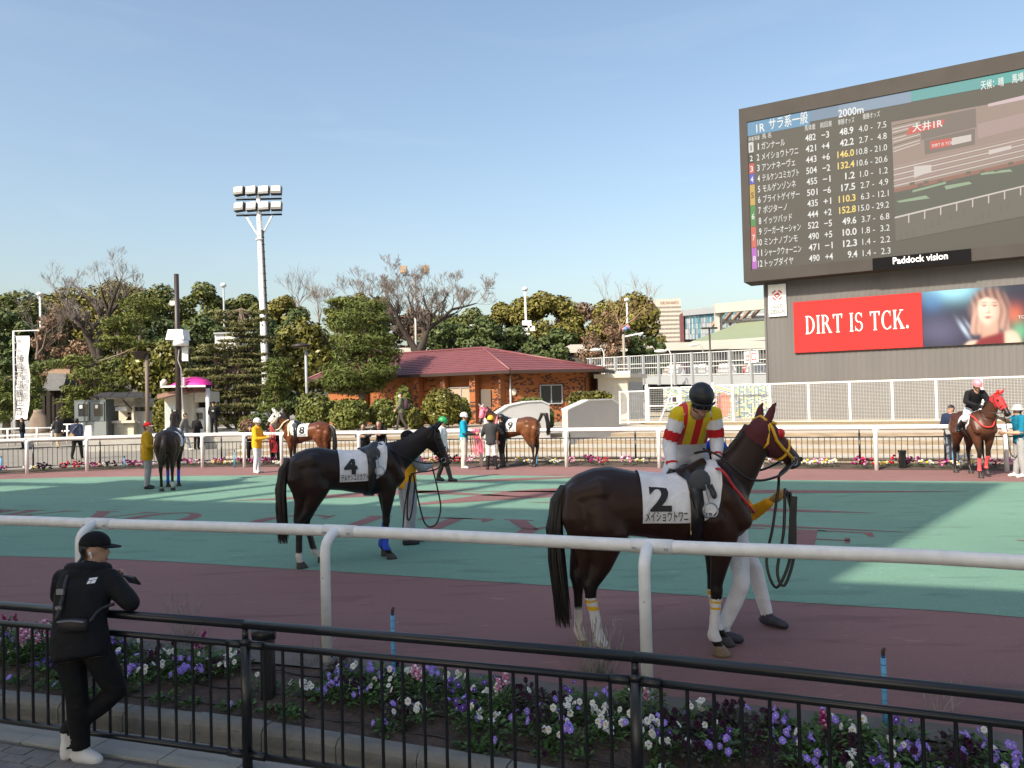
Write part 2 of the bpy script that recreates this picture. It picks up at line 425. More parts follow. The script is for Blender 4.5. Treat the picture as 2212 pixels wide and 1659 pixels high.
strip('far_flower_bed', FR.off(0.10), FR.off(1.5), 0.006, 0.05, M_soil, 130)
# ---- kerb stones, gutter slabs, pavers (pieces as parts)
kerb = structure(thing('kerb', None, None)); 
kc = NR.offc(-1.17)
L = kc.near(-6.2, 7.2); Lend = kc.near(3.0, 3.6)
cross = [(-0.07, -0.30), (-0.07, 0.185), (-0.05, 0.212), (-0.02, 0.225), (0.05, 0.225), (0.08, 0.2), (0.08, -0.30)]
while L < Lend:
    p0, d0 = kc.at(L + 0.004); p1, d1 = kc.at(L + 0.596)
    b = MB(); rr = []
    dz = rnd.uniform(-0.005, 0.005)
    for p, d in ((p0, d0), (p1, d1)):
        nrm = Vector((-d.y, d.x, 0)); rr.append([p + nrm * c[0] + Vector((0, 0, -0.325 + c[1] + dz)) for c in cross])
    b.loft(rr, smooth=False); b.build('kerb_stone', M_concd, kerb)
    L += 0.6
gut = structure(thing('gutter', None, None))
gc = NR.offc(-1.25)
L = gc.near(-6.2, 7.2); Lend = gc.near(3.0, 3.6)
while L < Lend:
    p0, d0 = gc.at(L + 0.005); p1, d1 = gc.at(L + 0.595)
    b = MB(); n0 = Vector((d0.y, -d0.x, 0)); n1 = Vector((d1.y, -d1.x, 0)); zz = -0.252 + rnd.uniform(-0.002, 0.002)
    b.prism([V3(p0, -0.4), V3(p1, -0.4), V3(p1 + n1 * 0.31, -0.4), V3(p0 + n0 * 0.31, -0.4)], (0, 0, zz + 0.4))
    b.build('gutter_slab', M_conc, gut); L += 0.6
pav = structure(thing('brick_paving', None, None))
ang = math.atan2(-0.31, 0.95); U = Vector((math.cos(ang), math.sin(ang), 0)); N = Vector((U.y, -U.x, 0))
o0, _ = gc.at(gc.near(-4.7, 6.3)); o0 = o0 + N * 0.325
pmeshes = []
for k in range(5):
    bb = MB(); bb.box((0, 0, 0), (0.196, 0.095, 0.05), taper=0.975); pmeshes.append(bb.mesh('paver', M_paver))
for r in range(14):
    for c in range(20):
        if r * 20 + c >= 290: break
        p = o0 + U * (c * 0.2 + (0.1 if r % 2 else 0)) + N * (r * 0.1 + 0.05 + 0.02)
        o = link('paver', pmeshes[rnd.randrange(5)], pav, (p.x, p.y, -0.276 + rnd.uniform(-0.004, 0.003)), ang + rnd.uniform(-0.012, 0.012) + (PI if rnd.random() < .5 else 0))
# ---- painted words and star on the green
b = MB()
TL = Curve2([(-11.5, 14.95), (-6.9, 13.75), (-1.5, 12.25), (4.6, 9.95), (9.0, 7.6)])
def ground_word(word, centers, h=1.55, w=1.15):
    for ch, cx in zip(word, centers):
        P, gw = serif(ch); p, d = TL.at(TL.near(*cx)); nrm = Vector((-d.y, d.x, 0))
        for q in P:
            q = [p + d * ((x - gw / 2) * h * 1.1) + nrm * (y * h) for x, y in q]
            if (q[1] - q[0]).cross(q[2] - q[1]).z < 0: q.reverse()
            b.add([(v.x, v.y, 0.008) for v in q], [tuple(range(len(q)))])
ground_word('TOKYO', [(-13.2, 15.4), (-11.6, 15.0), (-9.9, 14.6), (-8.3, 14.15), (-6.7, 13.7)])
ground_word('CITY', [(-4.3, 13.1), (-2.95, 12.7), (-1.6, 12.25), (0.2, 11.7)])
ground_word('KEIBA', [(2.6, 10.75), (4.25, 10.1), (6.5, 9.05), (7.9, 8.2), (9.2, 7.3)])
structure(b.build('track_lettering', M_letter))
b = MB()   # star of long red points round the middle of the paddock
def spike(p, q, w):
    p = Vector(p + (0,)); q = Vector(q + (0,)); d = (q - p).normalized(); n = Vector((-d.y, d.x, 0)) * w
    m1 = p.lerp(q, 0.5)
    v = [p, m1 - n, q, m1 + n]
    b.add([(a.x, a.y, 0.0085) for a in v], [(0, 1, 2, 3)])
spike((-6.3, 16.9), (-0.6, 18.0), 0.42)
spike((-2.4, 15.4), (3.2, 18.4), 0.75)
spike((-1.2, 17.6), (9.2, 15.5), 0.38)
spike((0.2, 15.6), (6.2, 13.1), 0.36)
spike((-2.6, 19.6), (3.0, 20.3), 0.3)
spike((1.0, 13.5), (6.0, 11.2), 0.12)
spike((-4.4, 19.1), (0.5, 16.2), 0.25)
structure(b.build('track_star_marking', M_letter))
# ---- terraces on the far side, as steps
Fp = [p for p in FF.offc(0.75).s]; i0 = min(range(len(Fp)), key=lambda i: (Fp[i] - Vector((-10.9, 27.9, 0))).length)
Fp = Fp[i0:]; i1 = min(range(len(Fp)), key=lambda i: (Fp[i] - Vector((24, 15.5, 0))).length); Fp = Fp[:i1 + 1]
def fence_y(x): return 39.5 - 0.571 * x
Bq = Curve2([(-11.5, 35.6), (-6, 35.8), (0, 35.9), (5.0, 35.1), (10, 32.5), (20, 26.8), (32, 20)])
Bp = [Bq.at(Bq.L[-1] * i / (len(Fp) - 1))[0] for i in range(len(Fp))]
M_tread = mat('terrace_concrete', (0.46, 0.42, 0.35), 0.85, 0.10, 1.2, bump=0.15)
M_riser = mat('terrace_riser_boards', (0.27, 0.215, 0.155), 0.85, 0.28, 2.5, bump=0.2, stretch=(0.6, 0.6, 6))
terr = structure(thing('terraces', None, None))
for k in range(5):
    A = [Fp[i].lerp(Bp[i], k / 5) for i in range(len(Fp))]; B = [Fp[i].lerp(Bp[i], (k + 1) / 5) for i in range(len(Fp))]
    z0, z1 = 0.15 * k - 0.02, 0.15 * (k + 1)
    b = MB(); vs = []; fs = []; n = len(A)
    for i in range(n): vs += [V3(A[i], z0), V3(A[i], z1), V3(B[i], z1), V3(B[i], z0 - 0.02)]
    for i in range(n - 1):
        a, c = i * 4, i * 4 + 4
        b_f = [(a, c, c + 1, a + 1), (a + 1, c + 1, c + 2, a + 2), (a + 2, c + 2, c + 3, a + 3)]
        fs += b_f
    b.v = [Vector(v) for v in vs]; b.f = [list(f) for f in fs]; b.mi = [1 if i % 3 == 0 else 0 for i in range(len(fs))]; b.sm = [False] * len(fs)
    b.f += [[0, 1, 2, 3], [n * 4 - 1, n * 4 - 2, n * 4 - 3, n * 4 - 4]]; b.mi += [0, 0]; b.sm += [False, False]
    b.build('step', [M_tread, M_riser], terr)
b = MB()
top = [(p.x, p.y) for p in Bp] + [(60, 10), (80, 70), (20, 74), (-11.5, 60)]
n = len(top); b.add([(x, y, 0.752) for x, y in top] + [(x, y, -0.3) for x, y in top], [tuple(range(n))] + [(i, i + n, (i + 1) % n + n, (i + 1) % n) for i in range(n)])
structure(b.build('terrace_top', mat('terrace_top_paving', (0.33, 0.28, 0.21), 0.95, 0.22, 0.8, bump=0.3)))
# dry grass strip in front of the mesh fence
gs = [Vector((x, fence_y(x) - 1.5, 0)) for x in range(6, 33, 2)]; ge = [Vector((x, fence_y(x) + 0.9, 0)) for x in range(6, 33, 2)]
strip('dry_grass_strip', gs, ge, 0.757, 0.762, mat('dry_grass', (0.27, 0.20, 0.105), 1.0, 0.3, 7, bump=0.8, bscale=40), 13, 4, lambda x, y, u: 0.06 * math.sin(PI * u))
# ================================================================ RAILS AND FENCES
def white_rail(name, label, curve, ls, zc, r, over, zbase=0.0, goose=True):
    t = thing(name, label, 'railing', V3(curve.at(ls[len(ls) // 2])[0], zbase))
    for i in range(len(ls) - 1):
        n = 14; pts = [V3(curve.at(lerp(ls[i], ls[i + 1], j / n))[0], zc) for j in range(n + 1)]
        b = MB(); b.tube(pts, r, 14, caps=True); b.build('rail', M_white, t)
    for l in ls:
        p, d = curve.at(l); nrm = Vector((-d.y, d.x, 0)); base = p - nrm * over
        b = MB(); k = 0.14
        if goose:
            pts = [V3(base, zbase - 0.05), V3(base, zc - k - 0.12), V3(base, zc - k - 0.02)]
            for j in range(1, 7):
                a = j / 6 * PI / 2; pts.append(V3(base + nrm * (over * (1 - math.cos(a))), zc - k + k * math.sin(a)))
        else: pts = [V3(base, zbase - 0.05), V3(base, zc - r - 0.05), V3(base.lerp(p, 0.4), zc - r * 0.5)]
        b.tube(pts, r * 0.88, 12); po = b.build('post', M_white, t)
        b = MB()
        if goose:
            a0 = curve.at(l - 0.13)[0]; a1 = curve.at(l + 0.17)[0]
            b.tube([V3(a0, zc), V3(a1, zc)], r * 1.12, 16); b.build('coupling', M_white, t)
            s_ = MB()
            for dx in (-0.10, 0.13):
                q = curve.at(l + dx)[0] - nrm * (r * 1.08); s_.box(V3(q, zc - 0.01), (0.028, 0.02, 0.02), Matrix.Rotation(math.atan2(d.y, d.x), 3, 'Z'))
            for dz in (0.20,): s_.ell(V3(base - nrm * r * 0.86, zc - k - dz), (0.006, 0.006, 0.006), 6, 4)
            s_.build('screws', M_grey, t)['kind'] = 'stuff'
        else:
            b.beam(V3(curve.at(l - 0.09)[0], zc - r * 0.95), V3(curve.at(l + 0.09)[0], zc - r * 0.95), 0.10, 0.05); b.build('bracket', M_grey, t)
    return t
nls = [NR.near(x, y) for x, y in ((-6.4, 8.0), (-3.94, 7.27), (-1.5, 6.52), (0.957, 5.55), (3.35, 4.6), (5.6, 3.2))]
white_rail('white_railing', 'white tubular track railing with gooseneck posts along the near edge of the track', NR, nls, 1.03, 0.048, 0.2)
fpx = [(-150, 1030), (-60, 1026), (61, 1022.6), (192, 1017.6), (315, 1013), (438, 1010), (528, 1009), (612, 1009), (760, 1009), (900, 1009), (1041, 1008), (1225, 1008), (1424, 1010), (1655, 1012.5), (1896, 1016), (2169, 1017.5), (2460, 1019)]
fls = sorted(FR.near(*onz(x, y)[:2]) for x, y in fpx)
white_rail('white_railing', 'white railing along the far edge of the track, behind the waiting horses', FR, fls, 1.11, 0.062, 0.06, goose=False)
def black_fence(name, label, pts, zb, H, mid, low, bar_r, sp, near, rr=0.03):
    # pts: post places; each panel spans two posts
    t = thing(name, label, 'fence', V3(pts[len(pts) // 2], zb))
    for i, p in enumerate(pts):
        b = MB(); b.tube([V3(p, zb - 0.02), V3(p, zb + H - rr - 0.085)], rr * 1.12, 10)
        if near:
            b.tube([V3(p, zb + H - rr - 0.10), V3(p, zb + H - rr - 0.075), V3(p, zb + H - rr - 0.06)], [rr * 1.2, rr * 1.2, rr * 0.8], 10)
            b.tube([V3(p, zb + H - rr - 0.07), V3(p, zb + H - rr)], rr * 0.7, 8)
        else: b.tube([V3(p, zb + H - rr - 0.1), V3(p, zb + H - rr)], rr * 0.7, 6)
        b.build('post', M_black, t)
    for i in range(len(pts) - 1):
        p, q = pts[i], pts[i + 1]; d = (q - p).normalized()
        b = MB(); b.tube([V3(p, zb + H), V3(q, zb + H)], rr, 12 if near else 8); b.build('handrail', M_black, t)
        a, c = p + d * rr, q - d * rr
        for z, nm in ((zb + H - mid, 'middle_rail'), (zb + H - low, 'bottom_rail')):
            b = MB(); b.tube([V3(a, z), V3(c, z)], rr * 0.72, 10 if near else 6)
            if near:
                b.tube([V3(a, z), V3(a + d * 0.11, z)], rr * 0.92, 10); b.tube([V3(c - d * 0.11, z), V3(c, z)], rr * 0.92, 10)
            b.build(nm, M_black, t)
        n = max(2, round((q - p).length / sp)); B = MB()
        for j in range(1, n):
            m = p.lerp(q, j / n); bb = MB() if near else B
            bb.tube([V3(m, zb + H - low), V3(m, zb + H - mid)], bar_r, 8 if near else 4, caps=False)
            if near: bb.build('baluster', M_black, t)
        if not near: B.build('balusters', M_black, t)['kind'] = 'stuff'
    return t
nf = [Vector(p + (0,)) for p in ((-6.62, 6.6), (-4.2, 5.83), (-1.785, 5.06), (0.638, 4.256), (2.98, 3.32), (5.2, 2.2))]
black_fence('black_fence', 'black tubular fence with thin upright bars beside the near flower bed', nf, -0.27, 0.95, 0.131, 0.845, 0.0105, 0.143, True)
L = FF.near(-24, 23); fp = []
while L < FF.near(24, 14.5): fp.append(FF.at(L)[0]); L += 2.1
black_fence('black_fence', 'black barred fence behind the far flower bed, in front of the terraces', fp, 0.03, 0.98, 0.22, 0.86, 0.010, 0.15, False, 0.026)
# ---- mesh fence on top of the terraces
def fplane(xpix, y0=39.5, m=-0.571):
    d = ray(xpix, 900); t = y0 / (d.y - m * d.x); return Vector((d.x * t, d.y * t, 0))
mf = thing('mesh_fence', 'white wire mesh fence along the top of the terraces below the big screen', 'fence', V3(fplane(1837), 0.752))
fxs = [1584.6, 1665, 1748, 1837, 1929, 2024, 2123, 2230, 2350]
fpts = [fplane(x) for x in fxs]
FH = 1.69; fdir = Vector((1, -0.571, 0)).normalized(); fnor = Vector((-0.571, -1, 0)).normalized()
def mesh_panel(p, q, z0, z1, parent, sx=0.10, sz=0.055, w=0.0042):
    b = MB(); d = (q - p).normalized(); n = int((q - p).length / sx)
    for i in range(1, n):
        m = p.lerp(q, i / n); b.beam(V3(m, z0), V3(m, z1), w, w, up=(d.x, d.y, 0))
    n = int((z1 - z0) / sz)
    for j in range(1, n): b.beam(V3(p, lerp(z0, z1, j / n)), V3(q, lerp(z0, z1, j / n)), w, w * 1.6)
    o = b.build('wire_mesh', M_whited, parent); return o
def frame_panel(p, q, z0, z1, parent, w=0.05, nm='frame'):
    b = MB(); b.beam(V3(p, z0), V3(q, z0), w, w); b.beam(V3(p, z1), V3(q, z1), w, w)
    b.build(nm, M_white, parent)
for i, p in enumerate(fpts):
    b = MB(); b.beam(V3(p, 0.70), V3(p, 0.752 + FH + 0.03), 0.085, 0.085, up=fdir); b.build('post', M_white, mf)
    if i < len(fpts) - 1:
        q = fpts[i + 1]; frame_panel(p, q, 0.80, 0.752 + FH, mf, 0.055, 'rail'); mesh_panel(p, q, 0.80, 0.752 + FH, mf)
# gate
gt = thing('mesh_gate', 'white double mesh gate at the end of the fence, behind the jockey in stripes', 'gate', V3(fplane(1470), 0.752))
def gx(x): return fplane(x)
for x in (1398.5, 1542): 
    b = MB(); b.beam(V3(gx(x), 0.70), V3(gx(x), 0.752 + FH + 0.08), 0.13, 0.13, up=fdir); b.ell(V3(gx(x), 0.752 + FH + 0.1), (0.07, 0.07, 0.05)); b.build('post', M_white, gt)
for x0, x1 in ((1402, 1468), (1472, 1538)):
    p, q = gx(x0), gx(x1); z0, z1 = 0.83, 0.752 + FH - 0.03
    b = MB()
    for a, c in (((p, z0), (q, z0)), ((p, z1), (q, z1)), ((p, z0), (p, z1)), ((q, z0), (q, z1)), ((p, 1.58), (q, 1.58)), ((p.lerp(q, .35), z0), (p.lerp(q, .75), z1 - 0.2))):
        b.beam(V3(*a), V3(*c), 0.05, 0.05, up=fdir if (a[0] - c[0]).length < 0.01 else (0, 0, 1))
    leaf = b.build('gate_leaf', M_white, gt); mesh_panel(p, q, z0, z1, leaf, 0.08, 0.1)
sg = MB(); p = gx(1459); sg.box(V3(p + fnor * 0.06, 1.86), (0.30, 0.02, 0.30), Matrix.Rotation(math.atan2(-0.571, 1), 3, 'Z')); sg.build('notice', M_white, gt)
sg = MB(); sg.box(V3(p + fnor * 0.078, 1.86), (0.20, 0.02, 0.22), Matrix.Rotation(math.atan2(-0.571, 1), 3, 'Z')); sg.build('notice_print', mat('notice_dark', (0.03, 0.02, 0.03), .5, 0), gt)
t = thing('mesh_fence', 'short low mesh fence between the cream hut and the double gate', 'fence', V3(gx(1375), 0.752))
for x in (1340, 1357.6, 1396):
    b = MB(); b.beam(V3(gx(x), 0.70), V3(gx(x), 2.30), 0.06, 0.06, up=fdir); b.build('post', M_white, t)
for x0, x1 in ((1340, 1357.6), (1357.6, 1396)):
    frame_panel(gx(x0), gx(x1), 0.82, 2.28, t, 0.05, 'rail'); mesh_panel(gx(x0), gx(x1), 0.82, 2.28, t)
t = thing('mesh_fence', 'mesh fence panel joining the double gate to the long terrace fence', 'fence', V3(gx(1563), 0.752))
frame_panel(gx(1543.5), gx(1583.5), 0.80, 0.752 + FH, t, 0.055, 'rail'); mesh_panel(gx(1543.5), gx(1583.5), 0.80, 0.752 + FH, t)
# colourful banners standing behind the fence
def banner_board(x0, x1, z0, z1, label, kind):
    off = 0.7; p, q = fplane(x0, 39.5 + off), fplane(x1, 39.5 + off); d = (q - p).normalized(); Lh = (q - p).length
    t = thing('banner', label, 'banner', V3(p.lerp(q, .5), 0.752))
    b = MB(); b.beam(V3(p, z0), V3(p, z1), .03, .03, up=d); b.beam(V3(q, z0), V3(q, z1), .03, .03, up=d); b.beam(V3(p, z1), V3(q, z1), .03, .03); b.build('frame', M_grey, t)
    cols = [hexc(82, 100, 160), hexc(190, 180, 110), hexc(95, 140, 110), hexc(185, 185, 180)]
    n = 9; mats = [mat('banner_print_%s' % nm, c, .6, .05) for nm, c in zip(('blue', 'yellow', 'green', 'white'), cols)] + [mat('banner_print_orange', hexc(215, 110, 85), .6, .05)]
    b = MB()
    nx, nz = 18, 26
    for i in range(nx):
        for j in range(nz):
            k = (i + j * (1 if kind == 0 else 2) + (rnd.random() < .25)) % 4 if kind != 1 else ((j + (i // 3)) % 4)
            u, v = (i + .5) / nx, (j + .5) / nz
            if kind == 1 and ((u - .5) ** 2 / .10 + (v - .42) ** 2 / .14) < 1: k = 4
            a = p + d * (Lh * i / nx); c = p + d * (Lh * (i + 1) / nx)
            za, zb = lerp(z0, z1, j / nz), lerp(z0, z1, (j + 1) / nz)
            b.quad(V3(a, za) + fnor * .02, V3(c, za) + fnor * .02, V3(c, zb) + fnor * .02, V3(a, zb) + fnor * .02, k=k)
    b.build('print', mats, t)
    b = MB(); b.quad(V3(p, z0), V3(p, z1), V3(q, z1), V3(q, z0)); b.build('backing', M_white, t)
banner_board(1435, 1508, 1.35, 2.42, 'blue and yellow striped banner behind the double mesh gate', 0)
banner_board(1541, 1588, 0.95, 2.42, 'striped banner with an orange figure behind the mesh fence', 1)
banner_board(1590, 1662, 0.95, 2.42, 'blue, yellow and green patterned banner behind the mesh fence beside the grey wall', 2)
# ================================================================ BIG SCREEN BUILDING
WM = -0.571
class WPlane:
    def __init__(s, y0): s.y0 = y0; s.u = Vector((1, WM, 0)).normalized(); s.n = Vector((WM, -1, 0)).normalized()
    def hit(s, x, y):
        d = ray(x, y); t = s.y0 / (d.y - WM * d.x); p = Vector((d.x * t, d.y * t, CAMZ + d.z * t)); return p.x / s.u.x, p.z
    def P(s, a, z, off=0.0): return Vector((a * s.u.x, s.y0 + a * s.u.x * WM, z)) + s.n * off
    def rect(s, mb, a0, z0, a1, z1, off, k=None): mb.quad(s.P(a0, z0, off), s.P(a1, z0, off), s.P(a1, z1, off), s.P(a0, z1, off), k=k)
    def slab(s, mb, a0, z0, a1, z1, o0, o1, k=None):
        mb.prism([s.P(a0, z0, o0), s.P(a1, z0, o0), s.P(a1, z1, o0), s.P(a0, z1, o0)], s.n * (o1 - o0), k=k)
WW = WPlane(44.4); SC = WPlane(43.4)
v8 = lambda x, y: ((2900 + .5726 * x) / 1.8228, (150 + .5726 * y) / 1.8228)
v4 = lambda x, y: ((2900 + .5118 * x) / 1.8228, (1100 + .5118 * y) / 1.8228)
M_clad = mat('grey_metal_cladding', (0.122, 0.116, 0.113), 0.7, 0.10, 0.8, stretch=(1, 1, 0.15))
M_frame = mat('screen_frame_metal', (0.058, 0.052, 0.048), 0.8, 0.10, 1.0, spec=0.2)
a0 = WW.hit(*v4(228, 400))[0]; aE = a0 + 20
scr = thing('screen_building', 'grey ribbed wall building carrying the big paddock screen', 'building', WW.P(a0 + 8, 0.7))
b = MB(); WW.slab(b, a0 + 0.02, 0.6, aE, 15.4, -4.0, -0.06); b.build('core', M_clad, scr)
a = a0; 
while a < aE - .1:
    b = MB(); prof = []; nr = 4; w = 1.0
    for i in range(nr):
        s0 = a + .008 + i * .246; prof += [(s0, 0), (s0 + .05, .012), (s0 + .12, .012), (s0 + .165, 0)]
    prof.append((a + .992, 0))
    vs = [WW.P(s_, .7, -.05 + o) for s_, o in prof] + [WW.P(s_, 7.75, -.05 + o) for s_, o in prof]; n = len(prof)
    b.add(vs, [(i, i + 1, n + i + 1, n + i) for i in range(n - 1)]); b.build('cladding_panel', M_clad, scr); a += 1.0
b = MB(); WW.slab(b, a0 - 0.06, 0.65, a0 + 0.03, 7.7, -4.0, 0.02); b.build('corner_trim', M_clad, scr)
# screen box: frame of four pieces round the display
sL = (SC.hit(*v8(15, 500))[0] + SC.hit(*v8(50, 1659))[0]) / 2; sE = sL + 21
zT, zB, zt, zb = 15.80, 7.40, 15.10, 7.93; dl = (SC.hit(*v8(70, 590))[0] + SC.hit(*v8(105, 1605))[0]) / 2; dr = sE - .6
b = MB(); SC.slab(b, sL, zt, sE, zT, -1.6, 0); SC.slab(b, sL, zB, sE, zb, -1.6, 0); SC.slab(b, sL, zb, dl, zt, -1.6, 0); SC.slab(b, dr, zb, sE, zt, -1.6, 0)
b.build('screen_frame', M_frame, scr)
b = MB(); SC.slab(b, sL + .05, zB + .05, sE - .05, zT - .05, -1.55, -.12); b.build('screen_cabinet', M_dark, scr)
def E(name, c, e=0.55):
    m = mat('led_' + name, (0.035, 0.034, 0.032), 0.6, 0, spec=0.2); bs = m.node_tree.nodes['Principled BSDF']
    bs.inputs['Emission Color'].default_value = tuple(c) + (1,); bs.inputs['Emission Strength'].default_value = e * .9
    return m
disp = MB(); SC.rect(disp, dl, zb, dr, zt, -.06); dispo = disp.build('display', E('background', hexc(74, 70, 62), .62), scr)
def s8(x, y): return SC.hit(*v8(x, y))
# header band
b = MB(); hz = s8(105, 668)[1]; c0 = s8(1200, 400)[0]
hb = [hexc(86, 150, 190), hexc(110, 140, 165), hexc(130, 155, 180), hexc(80, 165, 165), hexc(60, 170, 165)]
xs8 = [dl, s8(500, 500)[0], s8(700, 500)[0], c0, s8(1700, 400)[0], dr]
ztop_h = zt - .03; zlow = lambda i: hz if i < 2 else hz + .42
for i in range(5): SC.rect(b, xs8[i], hz if i < 1 else hz + .12 + .02 * i, xs8[i + 1], ztop_h, -.05, k=i)
b.build('display_header', [E('header_%s' % n, c, .7) for n, c in zip(('blue', 'steel', 'pale', 'teal', 'aqua'), hb)], dispo)
ux, uz = SC.u, Vector((0, 0, 1)); WHT = E('white', hexc(225, 225, 220), .85); YEL = E('yellow', hexc(235, 205, 110), .85)
TW = MB(); TY = MB()
def stext(mb, body, x, y, h, align='L', bold=0.012, w=None, y2=None):
    s_, z = s8(x, y); text_on(mb, body, SC.P(s_, z, -.04), ux, uz, h, bold, align, w)
stext(TW, '1R', 135, 648, .40, w=.40); stext(TW, 'サラ系一般', 222, 625, .44, w=1.75)
stext(TW, '2000m', 700, 545, .36, w=1.05); 
stext(TW, '天候：晴', 1680, 350, .30, w=.82); stext(TW, '馬場：良', 1895, 305, .30, w=.82); stext(TW, '枠番', 82, 708, .17, 'L', .0, .25); stext(TW, '馬番', 122, 700, .17, 'L', .0, .25); stext(TW, '馬 名', 175, 690, .2, 'L', .0, .42)
stext(TW, '馬体重', 468, 635, .21, 'L', .0, .47); stext(TW, '前回差', 575, 615, .21, 'L', .0, .5); stext(TW, '単勝オッズ', 697, 595, .21, 'L', .0, .69); stext(TW, '複勝オッズ', 868, 556, .21, 'L', .0, .70)
names = ['ガンナール', 'メイショウトワニ', 'アンナネーヴェ', 'テルケンユミカブト', 'モルゲンゾンネ', 'ブライトゲイザー', 'ポジターノ', 'イッツバッド', 'ジーガーオーシャン', 'ミンナノブンモ', 'シャークウォーニン', 'トップダイヤ']
rows = [('482', '-3', '48.9', '4.0 -  7.5'), ('421', '+4', '42.2', '2.7 -  4.8'), ('443', '+6', '146.0', '10.8 - 21.0'), ('504', '-2', '132.4', '10.6 - 20.6'), ('455', '-1', '1.2', '1.0 -  1.2'), ('501', '-6', '17.5', '2.7 -  4.9'), ('435', '+1', '110.3', '6.3 - 12.1'), ('444', '+2', '152.8', '15.0 - 29.2'), ('522', '-5', '49.6', '3.7 -  6.8'), ('490', '+5', '10.0', '1.8 -  3.2'), ('471', '-1', '12.3', '1.4 -  2.2'), ('490', '+4', '9.4', '1.4 -  2.3')]
zr0 = s8(140, 768)[1]; zr1 = s8(160, 1572)[1]
cx_no = s8(178, 1572)[0]; cx_nm = s8(195, 1570)[0]; cx_w = s8(545, 700)[0]; cx_d = s8(650, 1100)[0]; cx_o = s8(815, 1000)[0]; cx_p = s8(1040, 900)[0]
for i in range(12):
    z = lerp(zr0, zr1, i / 11); Pt = lambda s_: SC.P(s_, z, -.04)
    text_on(TW, str(i + 1), Pt(cx_no), ux, uz, .32, .012, 'R', width=.05 if i == 0 else .11 if i < 9 else .2); text_on(TW, names[i], Pt(cx_nm), ux, uz, .29, .006, 'L', width=min(.215 * len(names[i]), 1.66))
    r4 = rows[i]; text_on(TW, r4[0], Pt(cx_w), ux, uz, .31, .012, 'R', width=.46); text_on(TW, r4[1].replace('-', '−'), Pt(cx_d), ux, uz, .31, .012, 'R', width=.33)
    text_on(TY if len(r4[2]) > 4 else TW, r4[2], Pt(cx_o), ux, uz, .31, .02, 'R', width={3: .40, 4: .58, 5: .70}[len(r4[2])]); text_on(TW, r4[3], Pt(cx_p), ux, uz, .29, .0, 'R', width=1.12 if len(r4[3]) < 11 else 1.24)
TW.build('display_text', WHT, dispo)['kind'] = 'stuff'; TY.build('display_odds_text', YEL, dispo)['kind'] = 'stuff'
bxc = [('white', hexc(215, 215, 212)), ('black', hexc(30, 30, 30)), ('red', hexc(205, 70, 65)), ('blue', hexc(62, 76, 190)), ('gold', hexc(205, 165, 70)), ('green', hexc(55, 140, 60)), ('orange', hexc(215, 95, 80)), ('pink', hexc(190, 95, 200))]
span = [1, 1, 1, 1, 2, 2, 2, 2]; i = 0; stp = (zr1 - zr0) / 11; xb0, xb1 = dl + .03, dl + .26
for k, (nm, c) in enumerate(bxc):
    zt_ = zr0 + stp * i + .42; zb_ = zr0 + stp * (i + span[k]) + .42 + .02
    b = MB(); SC.rect(b, xb0, zb_, xb1, zt_, -.05); bo = b.build('bracket_box', E('box_' + nm, c, .75), dispo)
    b = MB(); text_on(b, str(k + 1), SC.P((xb0 + xb1) / 2, (zt_ + zb_) / 2 - .15, -.042), ux, uz, .28, .015, 'C', width=.05 if k == 0 else .13); b.build('number', WHT if nm not in ('white', 'gold') else E('ink', hexc(35, 35, 35), .3), bo)
    i += span[k]
# live picture on the display: terraces, track and rail as flat areas
pw = MB(); px = lambda x, y: SC.P(*s8(x, y), -.05)
pcols = [('pale', hexc(165, 140, 135)), ('dark', hexc(88, 84, 74)), ('terrace', hexc(150, 128, 118)), ('green', hexc(86, 95, 80)), ('shade', hexc(70, 76, 66)), ('pavement', hexc(92, 88, 80)), ('red', hexc(200, 75, 68)), ('white', hexc(205, 195, 188)), ('wall', hexc(112, 100, 94)), ('lit', hexc(140, 165, 135)), ('sky', hexc(205, 180, 185)), ('rust', hexc(140, 92, 78))]
pk = {n: i for i, (n, c) in enumerate(pcols)}
pleft = s8(1062, 575)[0]; 
def PA(name, *pts, d=0): pw.quad(*[SC.P(*s8(x, y), -.05 + d) for x, y in pts], k=pk[name])
ls_ = lambda y: 1062 + (y - 575) * .033
PA('terrace', (1085, 1040), (2020, 830), (2020, 400), (1064, 575))
PA('wall', (1270, 700), (1650, 610), (1645, 480), (1262, 560), d=.002); PA('wall', (1295, 800), (1640, 730), (1640, 620), (1290, 700), d=.002)
PA('sky', (1730, 470), (2020, 410), (2020, 380), (1730, 450), d=.002); PA('pale', (1660, 690), (2020, 600), (2020, 500), (1655, 590), d=.002)
for i in range(9): PA('white' if i % 3 else 'dark', (1070 + i, 600 + i * 22), (1262, 556 + i * 20), (1262, 562 + i * 20), (1070 + i, 607 + i * 22), d=.004)
for i in range(8): PA('white' if i % 2 else 'pale', (1080, 880 + i * 19), (2020, 660 + i * 19), (2020, 666 + i * 19), (1080, 888 + i * 19), d=.004)
PA('rust', (1082, 1062), (2020, 850), (2020, 825), (1082, 1035), d=.004)
PA('shade', (1095, 1240), (2020, 1010), (2020, 850), (1085, 1060), d=.003)
for q in (((1120, 1130), (1330, 1100), (1300, 1080), (1100, 1120)), ((1210, 1060), (1440, 1000), (1440, 985), (1210, 1045)), ((1440, 1040), (1620, 1000), (1600, 985), (1430, 1015)), ((1680, 940), (1900, 915), (1880, 900), (1680, 925))): PA('lit', *q, d=.005)
PA('pavement', (1095, 1395), (2020, 1215), (2020, 1010), (1088, 1235), d=.003)
PA('white', (1088, 1240), (2020, 1010), (2020, 1000), (1088, 1228), d=.006)
for i in range(8): x = 1180 + i * 110; y = 1210 - i * 27; PA('white', (x, y + 60), (x + 8, y + 58), (x + 8, y), (x, y), d=.006)
